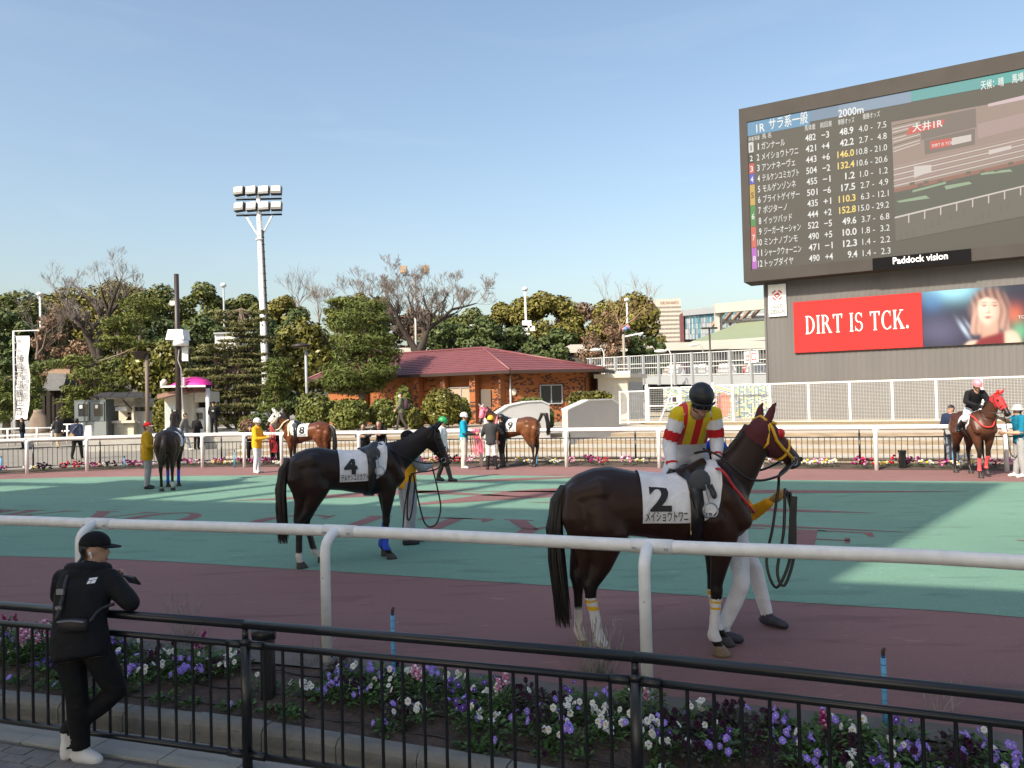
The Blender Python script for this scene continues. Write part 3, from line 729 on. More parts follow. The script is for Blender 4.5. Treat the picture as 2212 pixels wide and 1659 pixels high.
for i in range(14):
    x = 1120 + (i * 173) % 820; y = 1345 - (x - 1100) * .2 - (i * 37) % 90; PA('dark', (x, y + 46), (x + 16, y + 43), (x + 14, y), (x + 3, y), d=.006)
for i in range(9):
    x = 1190 + (i * 97) % 720; y = 985 - (x - 1190) * .22 + (i * 13) % 40; PA('dark', (x, y + 26), (x + 34, y + 18), (x + 34, y), (x, y + 7), d=.006)
PA('white', (1220, 960), (1340, 915), (1340, 870), (1220, 880), d=.005); PA('white', (1735, 800), (1890, 760), (1890, 735), (1735, 770), d=.005)
PA('red', (1330, 765), (1475, 738), (1475, 685), (1330, 708), d=.005); PA('white', (1480, 735), (1615, 705), (1615, 660), (1480, 685), d=.005)
PA('red', (1165, 668), (1415, 605), (1435, 555), (1185, 612), d=.008)
pw.build('display_picture', [E('picture_' + n, c, .75) for n, c in pcols], dispo)
b = MB(); text_on(b, '大井1R', SC.P(*s8(1210, 640), -.038), ux, uz, .30, .012, width=1.15); text_on(b, 'DIRT IS TCK.', SC.P(*s8(1345, 748), -.04), ux, uz, .13, .0, width=.8); b.build('display_caption', WHT, dispo)
# Paddock vision plate
va, vz = SC.hit(*v8(935, 1515)); vb = SC.hit(*v8(1612, 1450))[0]
b = MB(); SC.slab(b, va, zB - .02, vb, zb - .01, .0, .05); plate = b.build('name_plate', mat('plate_black', (.006, .006, .007), .8, 0, spec=.1), scr)
b = MB(); text_on(b, 'Paddock vision', SC.P((va + vb) / 2 - .02, 7.58, .056), ux, uz, .30, .012, 'C', width=2.1); b.build('lettering', mat('plate_lettering', (.85, .85, .85), .5, 0, emit=.35), plate)
# GOOD DESIGN sign
g0, gz1 = WW.hit(*v4(240, 45)); g1, gz0 = WW.hit(*v4(387, 280)); g0 += .02
gd = thing('award_sign', 'tall white award sign reading GOOD DESIGN at the end of the grey wall', 'sign', WW.P((g0 + g1) / 2, gz0))
b = MB(); WW.slab(b, g0, gz0, g1, gz1, .0, .05); b.build('board', M_white, gd)
rm = mat('sign_red', hexc(190, 50, 50), .5, 0); b = MB(); cg, cz, gr = (g0 + g1) / 2, lerp(gz0, gz1, .66), (g1 - g0) * .30
for a_0, a_1 in ((20, 75), (105, 160), (200, 255), (285, 340)):
    for i in range(8):
        q = [R(a_0 + (a_1 - a_0) * (i + j) / 8) for j in (0, 1)]
        th = lambda a_: .72 + .0 * a_
        b.quad(*[WW.P(cg + gr * r_ * math.cos(x_), cz + gr * r_ * math.sin(x_), .056) for r_, x_ in ((.76, q[0]), (1.05, q[0]), (1.05, q[1]), (.76, q[1]))])
def gl(x0, y0, x1, y1, w):
    d = Vector((x1 - x0, y1 - y0)).normalized() * w; n = Vector((-d.y, d.x))
    b.quad(*[WW.P(cg + gr * x, cz + gr * y, .056) for x, y in ((x0 - n.x, y0 - n.y), (x1 - n.x, y1 - n.y), (x1 + n.x, y1 + n.y), (x0 + n.x, y0 + n.y))])
gl(.35, .45, -.55, 0, .12); gl(-.5, .06, -.02, -.55, .12); gl(-.05, -.5, .55, -.02, .12); gl(.5, .02, .1, .22, .12); gl(.12, .22, -.05, .0, .07)
b.build('mark', rm, gd)
b = MB(); gm = mat('award_print', (.03, .03, .03), .6, 0)
text_on(b, 'GOOD', WW.P(cg, lerp(gz0, gz1, .26), .062), ux, uz, .19, .02, 'C', width=(g1 - g0) * .60); text_on(b, 'DESIGN', WW.P(cg, lerp(gz0, gz1, .09), .062), ux, uz, .19, .02, 'C', width=(g1 - g0) * .80); b.build('lettering', gm, gd)
# red DIRT IS TCK. board
d0, d1 = WW.hit(*v4(443, 370))[0], WW.hit(*v4(1428, 300))[0]; dz1, dz0 = 6.34, 3.92
ad = thing('advert_board', 'red advert board reading DIRT IS TCK. on the grey wall', 'sign', WW.P((d0 + d1) / 2, dz0))
b = MB(); WW.slab(b, d0, dz0, d1, dz1, 0, .08); b.build('board', mat('advert_red', (.44, .034, .033), .7, .04, 1, spec=.1), ad)
b = MB(); tmpb = MB(); wtot = serif_text(tmpb, 'DIRT IS TCK.', (0, 0, 0), (1, 0, 0), (0, 1, 0), 1.0, .13)
l0 = WW.hit(*v4(535, 425)); l1 = WW.hit(*v4(1340, 380)); hh = .86
serif_text(b, 'DIRT IS TCK.', WW.P(l0[0], 4.78, .086), ux, uz, hh, .13, (l1[0] - l0[0]) / (wtot * hh)); b.build('lettering', mat('advert_white_letters', hexc(240, 228, 220), .6, .12, 5), ad)
# portrait advert
p1e = d1 + 5.2
pa = thing('advert_board', 'advert board with the portrait of a woman on blue light', 'sign', WW.P(d1 + 2.5, dz0))
pmm = bpy.data.materials.new('portrait_print'); pmm.use_nodes = True; nt = pmm.node_tree; bs = nt.nodes['Principled BSDF']; bs.inputs['Roughness'].default_value = .4
at = nd(nt, 'ShaderNodeAttribute'); at.attribute_name = 'print'; nt.links.new(at.outputs['Color'], bs.inputs['Base Color'])
b = MB(); NXp, NZp = 150, 72; colsP = []; CAMI = CAMM.inverted()
def portrait(P):
    q = CAMI @ P; X = ((CX - q.x / q.z * FPX) * 1.8228 - 2900) / .5118; Y = ((CY + q.y / q.z * FPX) * 1.8228 - 1100) / .5118
    K = lambda r, g, b_: Vector(hexc(r, g, b_)); sg = lambda t: 1 / (1 + math.exp(-max(-30, min(30, t)))); G = lambda x, y, a, b_: math.exp(-((X - x) / a) ** 2 - ((Y - y) / b_) ** 2)
    E_ = lambda x, y, a, b_, s_=14: sg((1 - math.sqrt(((X - x) / a) ** 2 + ((Y - y) / b_) ** 2)) * s_)
    c = K(22, 28, 58).lerp(K(92, 92, 128), G(1560, 400, 190, 120) * .8); c = c.lerp(K(150, 220, 250), min(1, G(1650, 70, 210, 95) * 1.15)); c = c.lerp(K(70, 130, 200), G(1500, 160, 90, 90) * .6)
    dd = (X - 1750) * .83 - (Y - 385) * .55; ll = (X - 1750) * .55 + (Y - 385) * .83; c = c.lerp(K(190, 210, 240), math.exp(-(dd / 16) ** 2 - (ll / 75) ** 2) * .9 + math.exp(-((dd - 45) / 12) ** 2 - (ll / 60) ** 2) * .5)
    c = c.lerp(K(205, 100, 80), G(2140, 270, 75, 80) * .9); c = c.lerp(K(110, 190, 150), G(2180, 400, 70, 80) * .8)
    hair = max(E_(1948, 225, 150, 165), sg((X - 1798 + (Y - 430) * .06) / 5) * sg((1900 - X) / 8) * sg((428 - Y - abs(X - 1850) * .2) / 6) * sg((Y - 200) / 10), sg((2096 - X + (Y - 300) * .05) / 5) * sg((X - 2010) / 8) * sg((385 - Y) / 8) * sg((Y - 200) / 10))
    st = .5 + .5 * math.sin((X - Y * .12) * .11 + math.sin(Y * .02) * 2); hc = K(92, 62, 60).lerp(K(212, 172, 160), min(1, st * .35 + .45 * sg((Y - 230) / 60) + .2 * G(1840, 320, 60, 120)))
    c = c.lerp(hc, hair); 
    sh = max(E_(2100, 520, 95, 130), E_(1830, 530, 80, 60)); c = c.lerp(K(235, 205, 190), sh * .95); c = c.lerp(K(208, 165, 150), sg((X - 1885) / 6) * sg((2010 - X - (Y - 340) * -.12) / 6) * sg((Y - 320) / 8) * .98)
    dr = sg((X - 1830 - (500 - Y) * .9) / 6) * sg((2062 - X + (Y - 430) * .05) / 5) * sg((Y - 445 + (X - 1900) * .28) / 6); c = c.lerp(K(128, 26, 42), dr)
    fa = E_(1940, 232, 84, 122, 12) * sg((Y - 138 - abs(X - 1930) * .28) / 5); fc = K(240, 214, 200).lerp(K(196, 148, 132), min(1, max(0, (X - 1925) / 110)) * .75 + .25 * sg((Y - 320) / 12)); c = c.lerp(fc, fa)
    for ex in (1905, 1988):
        c = c.lerp(K(60, 40, 40), max(G(ex, 203, 15, 6), G(ex - 2, 198, 24, 4) * .9) * fa); c = c.lerp(K(105, 75, 68), G(ex, 178, 26, 5) * .8 * fa); c = c.lerp(K(205, 165, 150), G(ex, 190, 30, 8) * .4 * fa)
    c = c.lerp(K(205, 160, 145), G(1942, 235, 8, 34) * .5 * fa); c = c.lerp(K(165, 115, 102), G(1933, 256, 18, 6) * .7 * fa); c = c.lerp(K(178, 72, 78), max(G(1935, 288, 26, 6), G(1935, 297, 20, 6)) * .95 * fa); c = c.lerp(K(120, 60, 60), G(1935, 291, 26, 2.5) * .7 * fa)
    return c
vsP = []; 
for j in range(NZp + 1):
    for i in range(NXp + 1):
        u, v = i / NXp, j / NZp; vsP.append(WW.P(lerp(d1 + .01, p1e, u), lerp(dz0, dz1, v), .085)); colsP.append(portrait(vsP[-1]))
b.add(vsP, [(j * (NXp + 1) + i, j * (NXp + 1) + i + 1, (j + 1) * (NXp + 1) + i + 1, (j + 1) * (NXp + 1) + i) for j in range(NZp) for i in range(NXp)])
po = b.build('portrait', pmm, pa); ca = po.data.color_attributes.new('print', 'FLOAT_COLOR', 'POINT')
for i, c in enumerate(colsP): ca.data[i].color = (c[0] * .62, c[1] * .62, c[2] * .62, 1)
b = MB(); WW.slab(b, d1 + .01, dz0, p1e, dz1, 0, .08); b.build('board', M_white, pa)
b = MB(); text_on(b, 'TOKYO CITY KEIBA', WW.P(*WW.hit(*v4(2165, 303)), .09), ux, uz, .13, .01); b.build('lettering', WHT, pa)  # board letters take the display's glowing white; the glow is added
# ================================================================ GRANDSTAND BEHIND THE VIEWER (unseen; outline shaped so its shadow covers the near half)
M_gs = mat('grandstand_wall', (0.70, 0.69, 0.66), 0.7, 0.08, 0.4); M_gsg = mat('grandstand_glass', (0.05, 0.06, 0.07), 0.1, 0.0)
gsd = thing('grandstand', 'tall grandstand blocks behind the viewer that shade the near side', 'building', (-12, -4, -0.4))
def gl_y(x): return -6 - 0.33 * x
def gblock(x0, x1, z, dep=9.0, nm='block', zl=6.0):  # unseen block, raised on columns so sunlight passing below fills the near side
    b = MB(); y0, y1 = gl_y(x0), gl_y(x1); n = Vector((-.656, -.755, 0)) * dep
    b.prism([(x0, y0, zl), (x1, y1, zl), (x1, y1, z), (x0, y0, z)], n); o = b.build(nm, M_gs, gsd)
    g = MB(); d = Vector((x1 - x0, y1 - y0, 0)); off = Vector((.33, 1, 0)).normalized() * .02
    for f in range(2, int(z // 4)):
        p = Vector((x0, y0, 0)) + off; g.quad(V3(p + d * .04, f * 4 + 1.2), V3(p + d * .96, f * 4 + 1.2), V3(p + d * .96, f * 4 + 2.4), V3(p + d * .04, f * 4 + 2.4))
    g.build('window', M_gsg, o)
    k = max(2, int((x1 - x0) / 7) + 1)
    for i in range(k): b = MB(); x = lerp(x0 + .5, x1 - .5, i / (k - 1)); b.box((x - 1, gl_y(x) - 1.2, (zl - .3) / 2), (.6, .6, zl + .4)); b.build('column', M_gs, gsd)
poly_sheet('bounce_sheet', [(-70, 14), (-20, 3.4), (0, -3.2), (16, -8.5), (40, -16), (40, -60), (-120, -60), (-120, 30)], -0.268, mat('bounce_sheet_pale', (0.46, 0.44, 0.40), .9, .12, .6))  # unseen pale sheet added to bounce sunlight onto the near side
gblock(-62, -27.9, 18.0); gblock(-27.9, -23.4, 20.6, 9, 'tall_shadow_block'); gblock(-23.4, -13.3, 17.3); gblock(-13.3, -7.1, 21.9, 9, 'tallest_shadow_block'); gblock(-7.1, 26, 13.1)  # unseen blocks, widths and heights stepped to give the shadow its edges
b = MB()
for x in (-22.6, -20.9, -19.0, -17.2, -15.0):
    y = gl_y(x) - .2; b.box((x, y, 19.3), (.26, .26, 4.2))
b.beam((-23.3, gl_y(-23.3) - .2, 21.3), (-13.4, gl_y(-13.4) - .2, 21.3), .3, .34)
b.beam((-46, gl_y(-46) - .2, 19.6), (-28, gl_y(-28) - .2, 19.6), .3, .4)
for x in (-45, -40, -35, -30): b.box((x, gl_y(x) - .2, 18.8), (.25, .25, 1.7))
b.build('shadow_stripe_frame', M_gs, gsd)  # unseen posts and beams added to cast thin shadow stripes on the track
# ================================================================ BACKGROUND: BUILDINGS
import numpy as np
z1 = lambda x, y: ((x / 2.212) / 1.8228, (1000 + y / 2.212) / 1.8228)
z2 = lambda x, y: ((1000 + x / 2.212) / 1.8228, (1000 + y / 2.212) / 1.8228)
z3 = lambda x, y: ((2000 + x / 2.212) / 1.8228, (1100 + y / 2.212) / 1.8228)
z5 = lambda x, y: ((x / 2.212) / 1.8228, (1500 + y / 2.212) / 1.8228)
z7 = lambda x, y: ((2500 + x / 3.6867) / 1.8228, (1150 + y / 3.6867) / 1.8228)
TZ = 0.752
M_rooft = mat('maroon_metal_roof', (0.175, 0.062, 0.068), 0.42, 0.10, 1.5, spec=0.5)
M_eave = mat('dark_brown_eave', (0.03, 0.018, 0.014), 0.7, 0.1)
M_grout = None
def brick_mat():
    m = bpy.data.materials.new('orange_brick'); m.use_nodes = True; nt = m.node_tree; b = nt.nodes['Principled BSDF']; b.inputs['Roughness'].default_value = .8
    tc = nd(nt, 'ShaderNodeTexCoord'); sp = nd(nt, 'ShaderNodeSeparateXYZ'); cb = nd(nt, 'ShaderNodeCombineXYZ'); ad_ = nd(nt, 'ShaderNodeMath', operation='SUBTRACT')
    nt.links.new(tc.outputs['Object'], sp.inputs[0]); nt.links.new(sp.outputs['X'], ad_.inputs[0]); nt.links.new(sp.outputs['Y'], ad_.inputs[1])
    nt.links.new(ad_.outputs[0], cb.inputs['X']); nt.links.new(sp.outputs['Z'], cb.inputs['Y'])
    br = nd(nt, 'ShaderNodeTexBrick'); br.inputs['Scale'].default_value = 1.0; br.inputs['Brick Width'].default_value = .22; br.inputs['Row Height'].default_value = .075; br.inputs['Mortar Size'].default_value = .006
    br.inputs['Color1'].default_value = (.40, .135, .035, 1); br.inputs['Color2'].default_value = (.33, .10, .03, 1); br.inputs['Mortar'].default_value = (.22, .11, .06, 1)
    nt.links.new(cb.outputs[0], br.inputs['Vector']); nt.links.new(br.outputs['Color'], b.inputs['Base Color'])
    bp = nd(nt, 'ShaderNodeBump'); bp.inputs['Strength'].default_value = .4; bp.inputs['Distance'].default_value = .01; bp.invert = True; nt.links.new(br.outputs['Fac'], bp.inputs['Height']); nt.links.new(bp.outputs[0], b.inputs['Normal'])
    return m
M_brick = brick_mat(); M_tile = mat('dark_brown_tile', (0.075, 0.03, 0.018), .6, .2)
ch = thing('brick_clubhouse', 'brick clubhouse with a maroon hipped metal roof and dark speckled tiles', 'building', (-1, 42, TZ))
E0, E1, E2, E3, E4 = [Vector(p) for p in ((-0.1, 40.0, 3.52), (4.96, 41.0, 3.52), (-12.4, 46.8, 3.52), (6.6, 47.5, 3.52), (-9.8, 53.0, 3.52))]
AP = Vector((-1.62, 43.7, 4.96)); R2 = Vector((-9.6, 48.9, 4.96))
def roof_face(a, b_, c, d, n):   # courses from eave a-b up to d-c
    up = (b_ - a).cross(d - a).normalized()
    if up.z < 0: up = -up
    for i in range(n):
        t0, t1 = i / n, (i + 1) / n + .03
        q = [a.lerp(d, t0), b_.lerp(c, t0), b_.lerp(c, min(t1, 1)), a.lerp(d, min(t1, 1))]
        m = MB(); lo = up * .055; hi = up * .01
        v = [q[0] + lo, q[1] + lo, q[2] + hi, q[3] + hi, q[0], q[1], q[2], q[3]]
        m.add(v, [(0, 1, 2, 3), (4, 5, 1, 0), (7, 6, 5, 4)]); m.build('roof_course', M_rooft, ch)
roof_face(E2, E0, AP, R2, 13); roof_face(E0, E1, AP + Vector((.02, 0, 0)), AP, 13); roof_face(E1, E3, AP, AP + Vector((0, .02, 0)), 10); roof_face(E4, E2, R2, R2 + Vector((0, .02, 0)), 8)
m = MB(); m.tube([E0 + Vector((0, 0, .07)), AP + Vector((0, 0, .05)), R2 + Vector((0, 0, .05))], .07, 6); m.tube([E1 + Vector((0, 0, .07)), AP + Vector((0, 0, .05))], .07, 6); m.tube([E2 + Vector((0, 0, .07)), R2 + Vector((0, 0, .05))], .07, 6); m.build('roof_ridge', M_rooft, ch)
m = MB(); m.add([E2, E0, E1, E3, E4], [(0, 4, 3, 2, 1)])
for a, b_ in ((E2, E0), (E0, E1), (E1, E3)): m.beam(a + Vector((0, 0, -.06)), b_ + Vector((0, 0, -.06)), .10, .14)
m.build('eave', M_eave, ch)
W2, W0, W1, W3 = [Vector(p) for p in ((-11.3, 47.2, 0), (-0.35, 41.15, 0), (3.95, 41.95, 0), (5.4, 47, 0))]
def wall_between(p, q, za, zb, off=0, th=.3, nm='wall', m_=None, t0=0, t1=1):
    d = (q - p).normalized(); n = Vector((d.y, -d.x, 0)); a = p.lerp(q, t0) + n * off; c = p.lerp(q, t1) + n * off
    m = MB(); m.prism([V3(a, za), V3(c, za), V3(c, zb), V3(a, zb)], -n * th); return m.build(nm, m_ or M_brick, ch)
wall_between(W2, W0, TZ - .05, 3.5); wall_between(W0, W1, TZ - .05, 3.5); wall_between(W1, W3, TZ - .05, 3.5)
def tx(zx):    # parameter along W2-W0 under a column read in zoom 2
    d = ray(*z2(zx, 1200)); a = W2; e = W0 - W2; den = e.x * d.y - e.y * d.x
    return (-a.x * d.y + a.y * d.x) / den
lw = [(940, 1000), (1440, 1482), (1675, 1708), (1924, 1972), (2180, 2230)]
for x0, x1 in lw: wall_between(W2, W0, TZ - .05, 3.44, .55, .5, 'pillar', None, tx(x0), min(tx(x1), .999))
for x0, x1, zt_ in ((1000, 1440, 1.35), (1482, 1675, 1.2), (1708, 1924, 1.62), (2075, 2178, 1.62)): wall_between(W2, W0, TZ - .05, zt_, .50, .45, 'parapet', None, tx(x0), tx(x1))
def pane(x0, x1, za, zb, m_, nm, off, parent=ch, P=W2, Q=W0, f=tx, fr=True):
    d = (Q - P).normalized(); n = Vector((d.y, -d.x, 0)); a = P.lerp(Q, f(x0)) + n * off; c = P.lerp(Q, f(x1)) + n * off
    m = MB(); m.prism([V3(a, za), V3(c, za), V3(c, zb), V3(a, zb)], -n * .03); o = m.build(nm, m_, parent)
    if fr:
        m = MB(); k = n * .02; mid = a.lerp(c, .5)
        for u, v in ((V3(a, za), V3(c, za)), (V3(a, zb), V3(c, zb)), (V3(a, za), V3(a, zb)), (V3(c, za), V3(c, zb)), (V3(mid, za), V3(mid, zb))): m.beam(u + k, v + k, .06, .06, up=(0, 0, 1) if abs(u.z - v.z) < .01 else d)
        m.build('frame', M_grey, o)
    return o
pane(1712, 1920, 1.78, 2.75, mat('blind_beige', (.42, .33, .24), .8, .05), 'window', .12); pane(1360, 1436, 1.5, 1.9, M_glassd, 'window', .06)
pane(1978, 2070, TZ, 2.6, mat('door_grey_brown', (.12, .10, .085), .6, .1), 'door', .1, fr=False)
def txr(zx):
    d = ray(*z3(zx, 900)); a = W0; e = W1 - W0; return (-a.x * d.y + a.y * d.x) / (e.x * d.y - e.y * d.x)
pane(278, 466, 1.75, 2.75, M_glassd, 'window', .05, P=W0, Q=W1, f=txr)
m = MB(); rr = random.Random(5)
def tiles(P, Q, n, za, zb, off, t0=0, t1=1):
    d = (Q - P).normalized(); nn = Vector((d.y, -d.x, 0))
    for i in range(n):
        t = rr.uniform(t0, t1); z = za + .075 * rr.randrange(int((zb - za) / .075)) + .0375
        m.box(V3(P.lerp(Q, t) + nn * off, z), (.145, .02, .072), Matrix.Rotation(math.atan2(d.y, d.x), 3, 'Z'))
tiles(W0, W1, 330, TZ, 3.4, .004, .01, .99)
for x0, x1 in lw: tiles(W2, W0, 40, TZ, 3.3, .554, tx(x0) + .004, min(tx(x1), .995) - .004)
for x0, x1, zt_ in ((1000, 1440, 1.35), (1482, 1675, 1.2), (1708, 1924, 1.62), (2075, 2178, 1.62)): tiles(W2, W0, 42, TZ, zt_, .504, tx(x0) + .005, tx(x1) - .005)
for x0, x1 in ((1000, 1360), (1482, 1675), (2075, 2178)): tiles(W2, W0, 46, 1.5, 3.3, .004, tx(x0), tx(x1))
o = m.build('dark_tiles', M_tile, ch); o['kind'] = 'stuff'
m = MB(); p = W0.lerp(W1, txr(48)) ; m.ell(V3(p + Vector((0, -.06, 0)), 2.42), (.16, .05, .2)); m.build('wall_lamp', M_cream, ch)
m = MB(); p = W0.lerp(W1, txr(20)) + Vector((0, -.1, 0)); m.tube([V3(p, TZ), V3(p, 3.3)], .045, 8); m.build('downpipe', M_white, ch)
m = MB(); p = W0.lerp(W1, .985) + Vector((0.1, -.1, 0)); m.tube([V3(p, TZ), V3(p, 3.1), V3(p + Vector((.6, -.5, 0)), 3.4)], .04, 6); m.build('downpipe', M_eave, ch)
# ---- generic helper: box building part at a depth from pixel box
def slab_px(mb, px0, px1, depth, thick, k=None, zlo=None):
    a = aty(*px0, depth); c = aty(*px1, depth)   # px0 = top left, px1 = bottom right
    za, zb = (c.z if zlo is None else zlo), a.z
    mb.prism([(a.x, depth, za), (c.x, depth, za), (c.x, depth, zb), (a.x, depth, zb)], (0, thick, 0), k=k)
# ---- two wing walls of the paddock entrance
def wing(zxs, top, dep0, dep1, label, c):
    t = thing('wing_wall', label, 'wall', onz(*z3(zxs[0], 1300), 0.1)); 
    n = len(zxs); P = []
    for i, (x, y) in enumerate(zip(zxs, top)):
        dp = lerp(dep0, dep1, (x - zxs[0]) / (zxs[-1] - zxs[0])); P.append(aty(*z3(x, y), dp))
    bot = [Vector((p.x, p.y, -.05)) for p in P]; d = (P[-1] - P[0]); nn = Vector((-d.y, d.x, 0)).normalized() * .28
    m = MB(); m.prism(bot[:1] + bot[-1:] + P[::-1], nn); m.build('wall', c, t)
    m = MB()
    for i in range(n - 1):
        m.beam(P[i] + nn * .5 + Vector((0, 0, .025)), P[i + 1] + nn * .5 + Vector((0, 0, .025)), .36, .05)
    m.build('coping', M_whited, t)
    return t
wing([520, 700, 905, 966], [1140, 1058, 1050, 1092], 29.0, 31.5, 'grey concrete wing wall of the entrance, in front of the brick clubhouse corner', mat('wing_wall_paint', (.44, .42, .40), .8, .06, 1))
wing([-190, 0, 150, 290, 362], [1230, 1105, 1072, 1064, 1096], 30.0, 31.0, 'pale wing wall of the entrance rising behind the horse with the raised tail', mat('wing_wall_paint_pale', (.50, .50, .50), .8, .06, 1))
# ---- cream hut
t = thing('utility_hut', 'cream utility hut with a flat roof beside the brick clubhouse', 'building', (5.5, 44, TZ))
m = MB(); slab_px(m, z3(782, 862), z3(1050, 1245), 43, .0, zlo=TZ - .1); 
a, c = aty(*z3(782, 862), 43), aty(*z3(1050, 1245), 43); e = Vector((aty(*z3(1180, 900), 45).x, 45.2, 0))
m = MB(); m.prism([(a.x, 43, TZ - .1), (c.x, 43, TZ - .1), (e.x, e.y, TZ - .1), (a.x + .8, 46.5, TZ - .1)], (0, 0, a.z - TZ + .1)); m.build('wall', M_cream, t)
m = MB(); m.prism([(a.x - .25, 42.7, a.z), (c.x + .12, 42.7, a.z), (e.x + .25, e.y - .1, a.z), (a.x + .7, 46.8, a.z)], (0, 0, .22)); m.build('roof', M_cream, t)
m = MB(); p, q = Vector((c.x, 43, 0)), e; d = (q - p).normalized(); n = Vector((d.y, -d.x, 0)) * .02; p2, q2 = p.lerp(q, .12), p.lerp(q, .92)
m.prism([V3(p2, TZ) + n, V3(q2, TZ) + n, V3(q2, a.z - .25) + n, V3(p2, a.z - .25) + n], n); m.build('shutter', M_grey, t)
m = MB(); slab_px(m, z3(950, 800), z3(1060, 826), 43.6, 1.0); m.build('roof_unit', M_whited, t)
# ---- viaduct
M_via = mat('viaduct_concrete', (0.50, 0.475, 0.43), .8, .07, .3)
t = thing('viaduct', 'long white viaduct parapet running behind the clubhouse roof', 'bridge', (4, 76, 0))
vp = [(-420, 752), (0, 747.5), (40, 746)]
m = MB(); A = aty(840, 752, 76); B_ = aty(1800, 733, 76); A2 = aty(840, 771, 76); B2 = aty(1800, 749, 76)
m.prism([A2, B2, B_, A], (0, .4, 0)); m.build('parapet', M_via, t)
m = MB(); m.prism([A2 + Vector((0, .45, -1.0)), B2 + Vector((0, .45, -1.0)), B2 + Vector((0, .45, 0)), A2 + Vector((0, .45, 0))], (0, 9, 0)); m.build('deck', mat('viaduct_void_shade', (.10, .095, .09), .9, .1), t)  # dark tone paints the shade of the void below the parapet
for x in (900, 1080, 1250, 1400, 1560, 1720):
    p = aty(x, 800, 79); m = MB(); m.box((p.x, 79.5, 3), (1.1, 1.1, 6.4)); m.build('column', mat('viaduct_column', (.30, .29, .27), .9, .1), t)
m = MB(); p = aty(*z3(60, 570), 75.5); m.box(p, (.55, .3, .62)); m.build('beacon', mat('yellow_box', hexc(245, 195, 40), .5, 0), t)
m = MB(); m.box(p + Vector((0, 0, -.8)), (.06, .06, 1.3)); m.build('beacon_pole', M_grey, t)
# ---- parking ramp with railing
rp0, rp1 = Vector((6.2, 63.5, 0)), Vector((17.2, 40.2, 0)); rd = (rp1 - rp0).normalized(); RL = (rp1 - rp0).length
rz = lambda l: lerp(3.75, 3.0, l / RL)
t = thing('parking_ramp', 'raised grey steel parking ramp with a barred railing', 'ramp', V3(rp0.lerp(rp1, .5), TZ))
nrm = Vector((-rd.y, rd.x, 0))
m = MB(); m.prism([V3(rp0, rz(0) - .65), V3(rp1, rz(RL) - .65), V3(rp1, rz(RL) - .05), V3(rp0, rz(0) - .05)], nrm * .12); m.build('edge_beam', M_grey, t)
m = MB(); m.prism([V3(rp0 + nrm * .2, rz(0) - .3), V3(rp1 + nrm * .2, rz(RL) - .3), V3(rp1 + nrm * 6, rz(RL) - .3), V3(rp0 + nrm * 6, rz(0) - .3)], (0, 0, .2)); m.build('deck', mat('ramp_deck', (.16, .16, .16), .9, .1), t)
l = 0.8; k = 0; bars = MB()
while l < RL - .5:
    p = rp0 + rd * l; m = MB(); m.beam(V3(p, rz(l) - .7) - nrm * .1, V3(p, rz(l) + 1.5) - nrm * .1, .16, .16, up=rd); m.build('railing_post', M_grey, t)
    if k % 3 == 1: m = MB(); m.beam(V3(p, TZ) + nrm * .2, V3(p, rz(l) - .6) + nrm * .2, .26, .26, up=rd); m.build('column', M_grey, t)
    l += 1.85; k += 1
l = .2
while l < RL:
    p = rp0 + rd * l; bars.beam(V3(p, rz(l)), V3(p, rz(l) + 1.42), .035, .035, up=rd); l += .26
o = bars.build('railing_bars', M_grey, t); o['kind'] = 'stuff'
for h in (0.02, .55, .85, 1.45):
    m = MB(); m.beam(V3(rp0, rz(0) + h), V3(rp1, rz(RL) + h), .06, .05); m.build('rail', M_whited, t)
def on_ramp(l, off, z): return V3(rp0 + rd * l + nrm * off, rz(l) + z)
ori = mat('orange_red_plastic', hexc(225, 70, 45), .5, .05); whp = mat('white_plastic', (.75, .75, .74), .5, .03)
for i, (l, h, c, lb) in enumerate(((22.2, 1.35, ori, 'tall orange-red container on the parking ramp'), (17.9, .5, ori, 'low orange-red barrier block on the ramp under the exit sign'), (15.4, .42, ori, 'small orange barrier block on the ramp, furthest up the slope'), (24.3, .45, ori, 'orange barrier block on the ramp beside the grey wall'))):
    tt = thing('ramp_block', lb, 'barrier', on_ramp(l, 1.2, 0)); m = MB(); p = on_ramp(l, 1.2, h / 2); m.box(p, (.7, .8, h), Matrix.Rotation(math.atan2(rd.y, rd.x), 3, 'Z'), taper=.9); m.build('body', c, tt)
    m = MB(); m.box(p + Vector((0, 0, h * .3)), (.72, .82, h * .12), Matrix.Rotation(math.atan2(rd.y, rd.x), 3, 'Z')); m.build('band', whp, tt)
for i in range(6):
    tt = tag(thing('water_barrier', 'white plastic road barrier standing along the parking ramp', 'barrier', on_ramp(11 + i * 2.6, .7, 0), 0, 'white barriers on the ramp'))
    m = MB(); p = on_ramp(11 + i * 2.6, .7, .3); M_ = Matrix.Rotation(math.atan2(rd.y, rd.x), 3, 'Z'); m.box(p, (1.5, .4, .6), M_, taper=.75); m.build('body', whp, tt)
    m = MB(); m.box(p + Vector((0, 0, .35)), (1.2, .12, .1), M_); m.build('handle', whp, tt)
es = thing('exit_sign', 'white exit sign with red characters on the ramp railing', 'sign', on_ramp(19.4, -.1, .7))
p = on_ramp(19.35, -.12, 1.0); sgn = lambda u, z: p - nrm * .03 + rd * u + Vector((0, 0, z))
m = MB(); m.prism([sgn(-.6, -.32), sgn(.6, -.32), sgn(.6, .36), sgn(-.6, .36)], nrm * .03); m.build('board', M_white, es)
m = MB(); text_on(m, '出口', sgn(0, -.17) - nrm * .01, rd, (0, 0, 1), .42, .01, 'C', width=.85); m.build('lettering', mat('sign_red', hexc(190, 50, 50), .5, 0), es)
